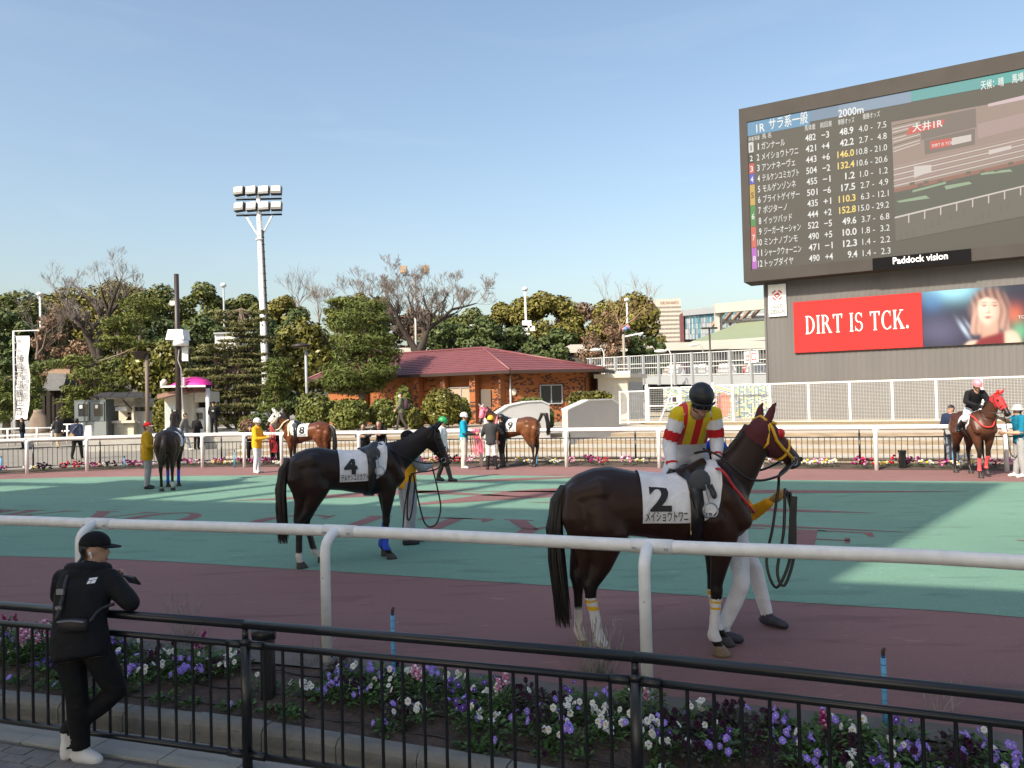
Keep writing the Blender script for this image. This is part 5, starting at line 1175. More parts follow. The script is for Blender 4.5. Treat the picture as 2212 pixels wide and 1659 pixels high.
m.build('legs', M_eave, t); m = MB(); slab_px(m, z1(1860, 684), z1(2060, 694), 67.8, 3.4); m.build('lid', M_grey, t)
# ================================================================ TREES AND SHRUBS
def leaf_mat(name, c, isl=0.30, rough=0.55, tr=True):
    m = mat(name, c, rough, island=isl, var=0, spec=0.25)
    return m
L_camphor = leaf_mat('camphor_leaves', (0.105, 0.118, 0.032)); L_camphor2 = leaf_mat('camphor_leaves_olive', (0.165, 0.148, 0.036)); L_dark = leaf_mat('dark_evergreen_leaves', (0.0725, 0.0986, 0.0319))
L_pine = leaf_mat('pine_needles', (0.098, 0.125, 0.028)); L_pine2 = leaf_mat('light_pine_needles', (0.125, 0.145, 0.032)); L_cedar = leaf_mat('cedar_needles', (0.150, 0.150, 0.058)); L_cam = leaf_mat('camellia_leaves', (0.115, 0.110, 0.022), .6, .35)
L_brown = leaf_mat('dry_brown_leaves', (0.19, 0.12, 0.072)); L_top = leaf_mat('clipped_shrub_leaves', (0.110, 0.125, 0.028))
B_dark = mat('dark_bark', (0.055, 0.042, 0.035), .95, .3, 4, bump=.5); B_grey = mat('grey_bark', (0.17, 0.13, 0.105), .95, .3, 3, bump=.5); B_twig = mat('pale_twigs', (0.21, 0.175, 0.155), .9, .2); B_pine = mat('pine_bark', (0.16, 0.12, 0.10), .95, .35, 5, bump=.7, bscale=18)
def leaves(name, m_, blobs, n, size, parent, seed, shell=.7, up=0.0, aspect=.55, jitter=.9, droop=0.0):
    rg = np.random.default_rng(seed)
    C = np.array([b[0] for b in blobs], float); Rr = np.array([b[1] if hasattr(b[1], '__len__') else (b[1],) * 3 for b in blobs], float)
    w = (Rr[:, 0] * Rr[:, 1] + Rr[:, 0] * Rr[:, 2] + Rr[:, 1] * Rr[:, 2]); w /= w.sum()
    idx = rg.choice(len(blobs), n, p=w)
    d = rg.normal(size=(n, 3)); d /= np.linalg.norm(d, axis=1)[:, None]
    rad = shell + (1 - shell) * rg.random(n) ** .6
    p = C[idx] + Rr[idx] * d * rad[:, None]
    nr = d / Rr[idx]; nr /= np.linalg.norm(nr, axis=1)[:, None]
    nr = nr + rg.normal(size=(n, 3)) * jitter * .6; nr[:, 2] += up; nr /= np.linalg.norm(nr, axis=1)[:, None]
    r = rg.normal(size=(n, 3)); r[:, 2] -= droop; a = np.cross(nr, r); a /= np.linalg.norm(a, axis=1)[:, None] + 1e-9; b = np.cross(nr, a)
    s = size * (.6 + .8 * rg.random(n))[:, None]
    V = np.empty((n, 4, 3)); V[:, 0] = p - a * s; V[:, 1] = p + b * s * aspect; V[:, 2] = p + a * s; V[:, 3] = p - b * s * aspect
    pos = parent.location if parent is not None else Vector((0, 0, 0))
    V = V.reshape(-1, 3) - np.array(pos)
    me = bpy.data.meshes.new(name); me.vertices.add(n * 4); me.vertices.foreach_set('co', V.ravel())
    me.loops.add(n * 4); me.loops.foreach_set('vertex_index', np.arange(n * 4)); me.polygons.add(n); me.polygons.foreach_set('loop_start', np.arange(0, n * 4, 4))
    me.materials.append(m_); me.update(calc_edges=True)
    return link(name, me, parent)
def trunk_to(mb, pts, r0, r1, n=7):
    k = len(pts); mb.tube(pts, [lerp(r0, r1, i / (k - 1)) for i in range(k)], n)
def broad_tree(label, x, depth, ytop, hw, m_, n=5200, zb=0.0, name='broadleaf_tree', seed=1, ybot=None, size=.30, group=None, crown0=.30, nb=34, cat='tree'):
    rr = random.Random(seed); top = aty(x, ytop + 12, depth); wr = hw / FPX * depth; H = top.z - zb
    t = thing(name, label, cat, (top.x, depth, zb), 0, group)
    cb = zb + H * crown0; cz = (cb + top.z) / 2; rz_ = (top.z - cb) / 2; blobs = []
    for i in range(nb):
        a = rr.uniform(0, 2 * PI); sz = rr.uniform(-.85, .8); q = math.sqrt(max(0, 1 - sz * sz)) * rr.uniform(.45, .86)
        r_ = wr * rr.uniform(.22, .40); blobs.append(((top.x + math.cos(a) * q * wr, depth + math.sin(a) * q * wr * .8, cz + sz * (rz_ - r_ * .4)), (r_, r_, r_ * .8)))
    blobs.append(((top.x + rr.uniform(-.2, .2) * wr, depth, top.z - wr * .3), (wr * .38, wr * .38, wr * .3)))
    m = MB(); k = H / 12
    trunk_to(m, [Vector((top.x, depth, zb - .3)), Vector((top.x + .1, depth, zb + H * .25)), Vector((top.x - .1, depth, zb + H * .5))], .38 * k, .2 * k)
    for b in rr.sample(blobs, 9): p = Vector(b[0]); s_ = Vector((top.x, depth, zb + H * rr.uniform(.22, .42))); m.tube([s_, s_.lerp(p, .5) + Vector((0, 0, -.3)), p], [.14 * k, .09 * k, .03 * k], 5)
    m.build('trunk', B_dark, t)
    leaves('crown', m_, blobs, n, size, t, seed, shell=.45, up=.35, aspect=.6)
    return t
far_group = None
for i, (x, dp, yt, hw, m_, lb) in enumerate((
    (-70, 84, 596, 95, L_camphor, 'dark green camphor tree cut off by the picture edge behind the flag'),
    (38, 80, 612, 92, L_camphor, 'broad green camphor tree directly behind the white flag top'),
    (150, 88, 606, 80, L_camphor2, 'olive camphor tree behind the slim white pole, beside the bare zelkova'),
    (255, 90, 588, 100, L_camphor2, 'tallest olive camphor tree, showing through the bare zelkova branches'),
    (345, 86, 600, 75, L_camphor, 'camphor tree between the bare zelkova and the dark camera pole'),
    (432, 82, 596, 72, L_camphor, 'rounded camphor tree just right of the dark camera pole top'),
    (528, 86, 622, 60, L_camphor, 'camphor tree behind the floodlight mast, lower than its neighbour'),
    (612, 84, 626, 58, L_camphor2, 'camphor tree ending the wood, right of the floodlight mast'),
    (790, 82, 620, 82, L_camphor2, 'olive camphor tree behind the tall layered pine'),
    (905, 84, 650, 70, L_brown, 'brownish tree behind the lower branches of the big bare cherry'),
    (1015, 82, 652, 72, L_camphor, 'dark camphor tree below the outer twigs of the bare cherry'),
    (1090, 84, 640, 58, L_camphor2, 'olive camphor tree beside the tall white light pole'),
    (1172, 80, 616, 82, L_camphor2, 'large sunlit camphor tree above the clubhouse ridge'),
    (1265, 84, 640, 74, L_brown, 'small russet tree between the two large sunlit camphors'),
    (1358, 79, 617, 84, L_camphor2, 'large sunlit camphor tree next to the hotel tower'))):
    broad_tree(lb, x, dp, yt, hw, m_, 13000, seed=20 + i, name='camphor_tree' if m_ is not L_brown else 'russet_tree', size=.21)
for i, (x, dp, yt, hw, m_, lb) in enumerate((
    (10, 70, 655, 62, L_dark, 'dark evergreen bush mass under the camphors, behind the flag'),
    (118, 68, 645, 46, L_brown, 'pinkish brown half bare tree behind the slim white pole'),
    (165, 66, 720, 48, L_brown, 'brown thinning tree at the foot of the bare zelkova'),
    (70, 72, 690, 60, L_dark, 'dark evergreen tree behind the shrine roof'),
    (345, 68, 672, 70, L_dark, 'dark evergreen tree behind the layered pines, left of the camera pole'),
    (445, 72, 668, 66, L_dark, 'dark evergreen tree behind the white water tank'),
    (560, 74, 668, 66, L_dark, 'dark evergreen tree at the foot of the floodlight mast'),
    (640, 74, 652, 58, L_dark, 'small dark evergreen tree showing above the big camellia'),
    (955, 72, 668, 74, L_dark, 'dark evergreen tree above the left end of the viaduct'),
    (1040, 70, 668, 70, L_dark, 'dark evergreen tree behind the curved lamp on the viaduct'),
    (1120, 72, 690, 58, L_dark, 'dark evergreen shrub belt under the sunlit camphor'),
    (1205, 71, 694, 60, L_dark, 'dark evergreen tree in the gap between the sunlit camphors'),
    (1300, 70, 655, 62, L_brown, 'bare brown tree in front of the camphor by the hotel'),
    (1352, 72, 700, 48, L_dark, 'dark pine-like evergreen just above the viaduct by the hotel'),
    (1408, 73, 715, 32, L_dark, 'lowest dark shrub at the end of the wood, below the hotel'))):
    broad_tree(lb, x, dp, yt, hw, m_, 8500 if m_ is not L_brown else 4200, seed=60 + i, name='evergreen_tree' if m_ is not L_brown else 'bare_brown_tree', size=.20 if m_ is not L_brown else .13, crown0=.05 if m_ is not L_brown else .3)
# ---- bare trees: branching limbs and fine twigs
def bare_tree(label, pbase, depth, limbs, seed, twig_len, levels, r0, m_, mt, zb=0.0, up=.25, name='bare_tree', spread=.6, sh=.86):
    rr = random.Random(seed); base = aty(*pbase, depth); t = thing(name, label, 'tree', (base.x, depth, zb), 0)
    big = MB(); fine = MB()
    def grow(p, d, L, r, lev):
        n = 3; pts = [p]; q = p.copy(); dd = d.copy()
        for i in range(n):
            dd = (dd + Vector((rr.gauss(0, .16), rr.gauss(0, .16), rr.gauss(up * .25, .12)))).normalized(); q = q + dd * (L / n); pts.append(q.copy())
        rad = [lerp(r, r * .6, i / n) for i in range(n + 1)]
        if r > .03: big.tube(pts, rad, 5 if r < .1 else 7, caps=False)
        else: fine.tube(pts, [max(x, .007) for x in rad], 3, caps=False)
        if lev <= 0: return
        k = 3 if lev > 1 else 5
        for i in range(k):
            u = rr.uniform(.45, 1.0) if i else 1.0; j = min(int(u * n), n - 1); s_ = pts[j].lerp(pts[j + 1], u * n - j)
            nd_ = (dd + Vector((rr.gauss(0, spread), rr.gauss(0, spread), rr.gauss(up, spread * .6)))).normalized()
            grow(s_, nd_, L * rr.uniform(.62, .82), r * (.72 if i == 0 else .55), lev - 1)
    for pts, ra, rb in limbs:
        P = [aty(pbase[0] + (x - pbase[0]) * .9, pbase[1] + (y - pbase[1]) * sh, depth + dz) for x, y, dz in pts]; k = len(P)
        ra *= .78; rb *= .7
        big.tube(P, [lerp(ra, rb, i / (k - 1)) for i in range(k)], 7, caps=False)
        for i in range(1, k):
            d = (P[i] - P[i - 1]).normalized()
            for _ in range(2 if i < k - 1 else 3):
                nd_ = (d + Vector((rr.gauss(0, .5), rr.gauss(0, .5), rr.gauss(up, .3)))).normalized(); grow(P[i].lerp(P[i - 1], rr.random() * .5 if i < k - 1 else 0), nd_, twig_len * rr.uniform(.7, 1.1), lerp(ra, rb, i / (k - 1)) * .45, levels)
    big.build('trunk', m_, t); fine.build('twigs', mt, t)['kind'] = 'stuff'
    return t
Z = 64
zk = lambda *q: [(z1(x, y)[0], z1(x, y)[1], d) for x, y, d in q]
bare_tree('tall bare zelkova with upswept branches rising above the camphors', z1(860, 920), Z, [
    (zk((860, 960, 0), (790, 760, 0), (720, 600, -.3), (640, 480, -.8), (560, 330, -1)), .42, .12),
    (zk((860, 920, 0), (850, 700, .3), (900, 520, .6), (850, 380, 1), (760, 260, 1.5), (690, 190, 1.6)), .40, .10),
    (zk((900, 560, .5), (960, 420, 0), (900, 250, -.6), (880, 140, -.8)), .26, .08),
    (zk((930, 480, 0), (1040, 330, 1), (1120, 230, 1.3), (1180, 170, 1.5)), .24, .08),
    (zk((960, 420, 0), (1000, 270, -1), (1060, 110, -1.2), (1025, 20, -1)), .18, .06),
    (zk((790, 760, 0), (690, 560, 1), (600, 420, 1.5), (500, 280, 1.8), (430, 170, 2)), .22, .06),
    (zk((720, 600, 0), (640, 570, -1), (560, 555, -2)), .14, .05)], 4, 1.0, 3, .3, B_dark, B_twig, sh=.81, name='bare_zelkova', up=.35)
zc = lambda *q: [(z2(x, y)[0], z2(x, y)[1], d) for x, y, d in q]
bare_tree('wide bare cherry tree with a haze of pale twigs behind the clubhouse roof', z2(1430, 860), 57, [
    (zc((1430, 880, 0), (1480, 740, 0), (1520, 590, 0), (1640, 480, .6), (1780, 400, 1)), .42, .12),
    (zc((1420, 860, 0), (1350, 720, 0), (1270, 560, -.5), (1220, 420, -.8), (1240, 290, -1)), .36, .10),
    (zc((1270, 560, 0), (1160, 440, .8), (1080, 300, 1), (960, 180, 1.2)), .24, .08),
    (zc((1500, 640, 0), (1440, 480, 1), (1370, 340, 1.4), (1330, 200, 1.5)), .24, .08),
    (zc((1520, 590, 0), (1560, 430, -1), (1500, 300, -1.4), (1480, 180, -1.5)), .22, .07),
    (zc((1640, 480, 0), (1760, 350, -1), (1900, 310, -1.5), (1990, 280, -1.5)), .18, .06),
    (zc((1160, 440, 0), (1000, 330, -1), (820, 290, -1.4), (640, 330, -1.5)), .16, .05),
    (zc((1220, 420, 0), (1150, 260, 1), (1120, 130, 1), (1180, 60, 1)), .16, .05),
    (zc((1560, 430, 0), (1660, 300, .5), (1700, 200, .6)), .15, .05)], 9, .95, 4, .3, B_dark, B_twig, sh=.74, name='bare_cherry', up=.3)
bare_tree('small pale bare tree against the sky right of the floodlight mast', z2(380, 480), 80, [(zc((390, 560, 0), (390, 420, 0), (380, 360, 0)), .16, .08), (zc((390, 440, 0), (350, 370, 0), (330, 340, 0)), .1, .05), (zc((390, 420, 0), (430, 360, 0), (460, 330, 0)), .1, .05)], 5, 1.6, 2, .2, B_twig, B_twig, up=.4)
bare_tree('thin pale bare tree low between the camphor and the layered pine', z2(570, 620), 78, [(zc((570, 700, 0), (560, 500, 0), (565, 400, 0)), .16, .06), (zc((570, 560, 0), (530, 450, 0)), .08, .04), (zc((570, 540, 0), (600, 440, 0)), .08, .04)], 6, 1.3, 2, .2, B_twig, B_twig, up=.4)
bare_tree('brown leafless shrub tree in front of the camphor by the hotel', z3(960, 480), 69, [([(z3(960, 520)[0], z3(960, 520)[1], 0), (z3(980, 400)[0], z3(980, 400)[1], 0), (z3(930, 260)[0], z3(930, 260)[1], 0)], .16, .06), ([(z3(980, 420)[0], z3(980, 420)[1], 0), (z3(1120, 320)[0], z3(1120, 320)[1], 0), (z3(1200, 230)[0], z3(1200, 230)[1], 0)], .12, .05), ([(z3(970, 440)[0], z3(970, 440)[1], 0), (z3(1080, 240)[0], z3(1080, 240)[1], 0)], .1, .05)], 7, 1.7, 2, .2, mat('russet_twigs', (.26, .155, .10), .9, .2), mat('russet_twigs', (.26, .155, .10), .9, .2), up=.3)
bare_tree('pale forked bare tree behind the shrine', z1(330, 900), 66, [(zk((320, 920, 0), (330, 780, 0), (300, 640, 0)), .18, .06), (zk((325, 880, 0), (380, 800, 0), (410, 660, 0)), .14, .06)], 8, 1.8, 2, .2, B_grey, B_twig, up=.4)
# ---- pines in trained layers
def pad_pine(label, depth, trunk, pads, m_, seed, n_per=520, size=.16, zb=0.0, name='layered_pine', r0=.2, cat='tree', thick=1.0):
    rr = random.Random(seed); base = aty(*trunk[0], depth); t = thing(name, label, cat, (base.x, depth, zb), 0)
    P = [aty(x, y, depth) for x, y in trunk]; P[0].z = zb - .2; m = MB(); trunk_to(m, P, r0, r0 * .4, 8); blobs = []
    for x, y, w, h in pads:
        dz = rr.uniform(-.6, .6) * w / FPX * depth; c = aty(x, y, depth + dz); rx = 1.3 * w / FPX * depth; rh = h / FPX * depth
        j = min(range(len(P)), key=lambda i: abs(P[i].z - c.z)); m.tube([P[j], P[j].lerp(c, .6) + Vector((0, 0, -rh * .5)), c + Vector((0, 0, -rh * .4))], [r0 * .4, r0 * .3, r0 * .12], 5)
        blobs.append((c, (rx, rx * .85, rh)))
        for _ in range(7):
            a = rr.uniform(0, 2 * PI); q = rr.uniform(.4, .85); s_ = rr.uniform(.3, .5)
            blobs.append((c + Vector((math.cos(a) * rx * q, math.sin(a) * rx * .8 * q, rr.uniform(-.2, .55) * rh)), (rx * s_, rx * s_, rh * s_ * 1.5)))
    m.build('trunk', B_pine, t)
    leaves('foliage', m_, blobs, int(n_per * len(pads)), size, t, seed, shell=.4, up=.9, aspect=.22, jitter=1.2)
    return t
pd1 = lambda f, *q: [(f(x, y)[0], f(x, y)[1], w / (2.212 * 1.8228), h / (2.212 * 1.8228)) for x, y, w, h in q]
pad_pine('tall layered garden pine with flat pads in front of the zelkova', 58, [z1(1040, 860), z1(1030, 700), z1(1040, 560)], pd1(z1, (1010, 580, 110, 40), (1060, 560, 90, 36), (960, 650, 80, 36), (1100, 630, 110, 40), (1140, 690, 80, 34), (930, 720, 70, 30), (1040, 740, 110, 36), (940, 800, 85, 30), (1110, 810, 80, 30), (1000, 800, 80, 30)), L_pine2, 31)
pad_pine('upper layered pine standing behind the tall garden pine', 62, [z1(1200, 780), z1(1220, 640), z1(1210, 480)], pd1(z1, (1230, 420, 130, 40), (1210, 520, 110, 36), (1290, 460, 110, 36), (1330, 410, 80, 30), (1170, 470, 80, 30), (1250, 560, 120, 34)), L_pine2, 32)
pad_pine('wide low pine with spreading pads behind the shed', 53, [z1(860, 1300), z1(830, 1100), z1(800, 960)], pd1(z1, (700, 930, 110, 60), (960, 940, 120, 60), (780, 1010, 130, 60), (990, 1010, 100, 50), (880, 1090, 140, 60), (700, 1060, 100, 50), (1020, 1100, 110, 50), (760, 1190, 130, 60), (900, 1200, 140, 60), (640, 1280, 120, 70), (600, 1380, 80, 60), (1000, 1190, 110, 50), (1230, 780, 70, 36), (660, 1180, 90, 50)), L_pine2, 33)
pad_pine('dark clipped pine behind the flag, cut off by the picture edge', 53, [z1(60, 1500), z1(60, 1200), z1(50, 1080)], pd1(z1, (20, 1110, 110, 60), (60, 1180, 90, 50), (0, 1260, 120, 70), (60, 1340, 90, 60), (20, 1420, 110, 70), (300, 1110, 70, 60), (320, 1210, 70, 60), (290, 1310, 60, 60), (330, 1000, 90, 50), (440, 960, 120, 50)), L_pine, 34)
pad_pine('tall dense layered pine in front of the clubhouse roof', 42, [z2(945, 1440), z2(945, 1200), z2(965, 800), z2(970, 470)], pd1(z2, (970, 455, 150, 55), (880, 500, 80, 40), (960, 540, 180, 60), (1100, 500, 50, 36), (940, 630, 190, 65), (1090, 650, 90, 50), (960, 730, 240, 70), (1140, 720, 70, 40), (830, 790, 120, 60), (1010, 820, 210, 65), (1225, 865, 70, 36), (800, 880, 120, 60), (960, 910, 220, 70), (1120, 930, 70, 50), (760, 980, 120, 60), (920, 1010, 240, 70), (700, 1030, 90, 46), (1040, 1060, 120, 56), (800, 1100, 190, 60), (690, 1130, 80, 50), (980, 1160, 130, 56), (1080, 1130, 70, 46), (680, 1180, 60, 40), (780, 1140, 130, 60), (880, 1195, 130, 50), (740, 1075, 120, 60), (1130, 1000, 90, 50), (1110, 1090, 90, 46), (690, 1090, 90, 50)), L_pine, 35, 640, .13, TZ, r0=.24)
pad_pine('lighter pine showing behind the top of the tall dense pine', 50, [z2(800, 1000), z2(790, 700), z2(800, 430)], pd1(z2, (810, 410, 120, 40), (760, 450, 90, 36), (700, 500, 80, 40), (780, 540, 110, 44), (690, 590, 80, 40), (740, 640, 100, 44), (860, 450, 80, 36)), L_pine2, 36, zb=TZ)
pad_pine('narrow pine clipped into round tiers beside the floodlight mast', 46, [z2(195, 1380), z2(200, 1150), z2(210, 930)], pd1(z2, (210, 945, 80, 50), (190, 1000, 90, 46), (250, 1030, 80, 40), (170, 1100, 80, 46), (220, 1130, 80, 40), (190, 1200, 95, 60), (160, 1260, 80, 50), (140, 1330, 90, 50), (110, 1350, 60, 36)), L_pine, 37, 600, .13, TZ)
pad_pine('pale green Himalayan cedar with drooping branches beside the pink awning', 49, [z1(2090, 1560), z1(2085, 1000), z1(2100, 480)], pd1(z1, *[(1990 + rnd.uniform(-1, 1) * (60 + k * 16), 500 + k * 50 + rnd.uniform(-16, 16), 105 + k * 4, 14) for k in range(20)], *[(2180 + rnd.uniform(-1, 1) * (50 + k * 9), 520 + k * 50 + rnd.uniform(-16, 16), 100 + k * 4, 14) for k in range(20)], *[(1830 + rnd.uniform(-1, 1) * 60, 840 + k * 70, 110, 14) for k in range(9)]), L_cedar, 38, 520, .15, 0.3, 'cedar_tree', .2)
# ---- broadleaf evergreens and clipped shrubs
def shrub(label, f, box, depth, m_, seed, n=3200, size=.12, zb=TZ, name='clipped_shrub', cat='shrub', lumps=16, sq=False):
    (x0, y0), (x1, y1) = f(box[0], box[1]), f(box[2], box[3]); a, c = aty(x0, y0, depth), aty(x1, y1, depth); zc_ = max(min(a.z, 40), 0)
    lo = zb - .1 if c.z < zb + .8 else c.z
    cx, rx, cz, rz_ = (a.x + c.x) / 2, abs(c.x - a.x) / 2, (a.z + lo) / 2, (a.z - lo) / 2
    t = thing(name, label, cat, (cx, depth, zb)); rr = random.Random(seed); blobs = [((cx, depth, cz), (rx * .93, rx * .8, rz_ * .95))]
    for _ in range(lumps):
        u = rr.uniform(0, 2 * PI); s_ = rr.uniform(-.8, .85); q = math.sqrt(1 - s_ * s_) * .68; r_ = rr.uniform(.25, .42)
        blobs.append(((cx + math.cos(u) * rx * q, depth + math.sin(u) * rx * .75 * q, cz + s_ * rz_ * .72), (rx * r_, rx * r_, rz_ * r_)))
    m = MB(); m.tube([(cx, depth, zb - .2), (cx, depth, cz)], [.09, .05], 6)
    for _ in range(5): u = rr.uniform(0, 6); m.tube([(cx, depth, zb + .05), (cx + math.cos(u) * rx * .5, depth + math.sin(u) * rx * .5, cz)], [.05, .02], 5)
    m.build('stem', B_dark, t)
    leaves('foliage', m_, blobs, n, size, t, seed, shell=.6, up=.25, aspect=.55)
    return t
shrub('large camellia with glossy yellow-green leaves behind the booth', z1, (1080, 740, 1720, 1300), 54, L_cam, 41, 7500, .17, 0, 'camellia_tree', 'tree', 30)
shrub('low camellia growing between the kiosk and the ticket booth', z1, (1320, 1180, 1520, 1600), 49, L_cam, 42, 2600, .14, 0, 'camellia_shrub')
shrub('big dense camellia tree behind the disc lamp post', z2, (180, 560, 740, 1240), 52, L_cam, 43, 8500, .17, TZ, 'camellia_tree', 'tree', 34)
shrub('dome shaped clipped shrub below the disc lamp post', z2, (345, 1205, 720, 1560), 38.5, L_top, 44, 4200, .10)
shrub('second dome shaped shrub at the foot of the tall dense pine', z2, (640, 1255, 1020, 1580), 37.5, L_top, 45, 4200, .10)
shrub('small clipped shrub peeping between the two domes', z2, (660, 1262, 840, 1500), 39.5, L_top, 46, 1800, .10)
shrub('loose green shrub behind the walking man with the rucksack', z2, (990, 1250, 1290, 1560), 38.5, L_top, 47, 2600, .11)
shrub('young pine shrub against the clubhouse pillar', z2, (1215, 1130, 1390, 1480), 39.5, L_pine2, 48, 2200, .12)
shrub('low square clipped shrub in front of the big round one', z2, (1330, 1335, 1485, 1540), 36.5, L_cam, 49, 1800, .10)
shrub('big ball shaped clipped shrub in front of the clubhouse window', z2, (1450, 1150, 1815, 1540), 37, L_cam, 50, 5200, .10)
shrub('dark clipped shrub tucked behind the big ball shaped one', z2, (1750, 1248, 1892, 1520), 38, L_top, 51, 2400, .10)
shrub('low ivy hedge along the foot of the cedar', z1, (2060, 1400, 2300, 1600), 42, L_cam, 52, 2000, .11, .3)
shrub('dark low shrub at the foot of the tiered pine', z2, (-60, 1380, 130, 1540), 40, L_dark, 53, 2000, .11)
shrub('low shrub behind the pale wing wall', z3, (90, 1030, 310, 1100), 33, L_top, 54, 1500, .08, TZ)
shrub('clipped shrub squeezed between the two wing walls', z3, (350, 1120, 400, 1260), 34, L_dark, 55, 900, .08, TZ)
shrub('reddish hedge at the foot of the fence behind the yellow jacket', z2, (-120, 1430, 30, 1560), 38, L_brown, 56, 1300, .09)
hd2 = 33.5; a, c = aty(*z3(530, 982), hd2), aty(*z3(890, 1090), hd2)
t = thing('clipped_hedge', 'box shaped clipped hedge on top of the grey wing wall', 'hedge', ((a.x + c.x) / 2, hd2, TZ))
bl = [((lerp(a.x + .35, c.x - .35, i / 9), hd2 + .3 * (j - 1), lerp(a.z - .3, TZ + .4, k / 3)), (.5, .38, .34)) for i in range(10) for j in range(3) for k in range(4)]
leaves('foliage', L_cam, bl, 6500, .085, t, 57, shell=.6, up=.3); m = MB(); m.box(((a.x + c.x) / 2, hd2, TZ + .3), (c.x - a.x - .6, .5, .7)); m.build('stem', B_dark, t)
for x0, y0, x1, y1, lb in ((790, 500, 840, 640, 'leafy shrub tip beside the grey wall, above the viaduct'), ):
    pass
# ================================================================ FIGURES: shared tools
def remeshed(mb, voxel, smooth=5, fac=.5):
    me = mb.mesh('fig', []); bv = BVHTree.FromPolygons(mb.v, mb.f)
    out = evaluated(me, [('REMESH', dict(mode='VOXEL', voxel_size=voxel, use_smooth_shade=True)), ('SMOOTH', dict(factor=fac, iterations=smooth))])
    bpy.data.meshes.remove(me)
    n = len(out.polygons); c = np.empty(n * 3); out.polygons.foreach_get('center', c); c = c.reshape(-1, 3)
    tags = [mb.mi[bv.find_nearest(Vector(p))[2]] for p in c]
    out.polygons.foreach_set('use_smooth', [True] * n)
    return dict(me=out, tags=tags, c=c, bvh=BVHTree.FromPolygons([v.co.copy() for v in out.vertices], [tuple(p.vertices) for p in out.polygons]))
def shell(fig, name, m_, pred, off, parent, grow=0):
    me = fig['me']; keep = [i for i, (t, c) in enumerate(zip(fig['tags'], fig['c'])) if pred(t, c)]
    if not keep: return None
    idx = {}; vs = []; fs = []
    for i in keep:
        f = []
        for v in me.polygons[i].vertices:
            if v not in idx: idx[v] = len(vs); w = me.vertices[v]; vs.append(w.co + w.normal * off)
            f.append(idx[v])
        fs.append(f)
    m = bpy.data.meshes.new(name); m.from_pydata([tuple(v) for v in vs], [], fs); m.materials.append(m_); m.polygons.foreach_set('use_smooth', [True] * len(fs)); m.update()
    return link(name, m, parent)
def add_ring(c, side, up, hs, hu, n=16, flat_top=0):
    return [c + side * (hs * math.cos(2 * PI * j / n)) + up * (hu * math.sin(2 * PI * j / n)) for j in range(n)]
M_hairk = mat('black_hair', (0.012, 0.010, 0.009), .5, .15)
M_hairg = mat('grey_hair', (0.16, 0.15, 0.14), .6, .15)
M_eye = mat('dark_eye', (0.01, 0.008, 0.008), .2, 0)
M_lip = mat('lip', (0.30, 0.10, 0.09), .5, 0)
def cloth_mat(name, c, var=.10, rough=.8): return mat('cloth_' + name, c, rough, var, 9, bump=.75, bscale=15, spec=.25)
C_black = cloth_mat('black', (.009, .009, .011)); C_navy = cloth_mat('navy', (.018, .026, .065)); C_white = cloth_mat('white', (.72, .72, .74)); C_yellow = cloth_mat('yellow', hexc(240, 175, 40)); C_ochre = cloth_mat('ochre', hexc(190, 148, 30))
C_grey = cloth_mat('grey', (.30, .31, .32)); C_dgrey = cloth_mat('dark_grey', (.045, .045, .05)); C_teal = cloth_mat('teal', hexc(20, 150, 180)); C_olive = cloth_mat('olive', (.13, .13, .09)); C_beige = cloth_mat('beige', (.42, .33, .22)); C_denim = cloth_mat('grey_denim', (.20, .23, .28)); C_red = cloth_mat('red', hexc(190, 35, 40))
S_black = mat('black_leather', (.008, .008, .009), .35, .1, spec=.6); S_white = mat('white_shoe', (.65, .64, .62), .5, .05); S_dgreen = mat('dark_green_boot', (.012, .03, .028), .35, .1)
TAGS = ['head', 'neck', 'torso', 'arm_u', 'arm_l', 'hand', 'hip', 'leg', 'shin', 'foot']; TI = {t: i for i, t in enumerate(TAGS)}
def hand(parent, wrist, direc, palm_n, s, m_, curl=.6, mirror=1, name='hand'):
    d = Vector(direc).normalized(); n = Vector(palm_n); n = (n - d * n.dot(d)).normalized(); w = d.cross(n) * mirror
    W = Vector(wrist); m = MB(); rings = []
    for u, hw, ht in ((-.02, .026, .02), (.02, .032, .017), (.06, .041, .015), (.085, .040, .013), (.097, .034, .010)):
        rings.append(add_ring(W + d * u * s, w, n, hw * s, ht * s, 10))
    m.loft(rings)
    for i, (o, L) in enumerate(((-.030, .068), (-.010, .078), (.010, .072), (.029, .056))):
        b = W + (d * .088 + w * o) * s; pts = [b - d * .02 * s, b]; a = 0; p = b
        for q in (.42, .33, .25): a += curl * (.75 + .12 * i); p = p + (d * math.cos(a) + n * math.sin(a)) * (L * q * s); pts.append(p)
        m.chain(pts, [.0095 * s, .0095 * s, .009 * s, .0082 * s, .007 * s], 6)
    b = W + (d * .02 - w * .028) * s; t1 = b + (d * .030 - w * .022 + n * .012) * s; t2 = t1 + (d * .026 - w * .006 + n * .014) * s; t3 = t2 + (d * .018 + w * .003 + n * .01) * s
    m.chain([b, t1, t2, t3], [.014 * s, .012 * s, .010 * s, .008 * s], 6)
    return m.build(name, m_, parent, world=False)
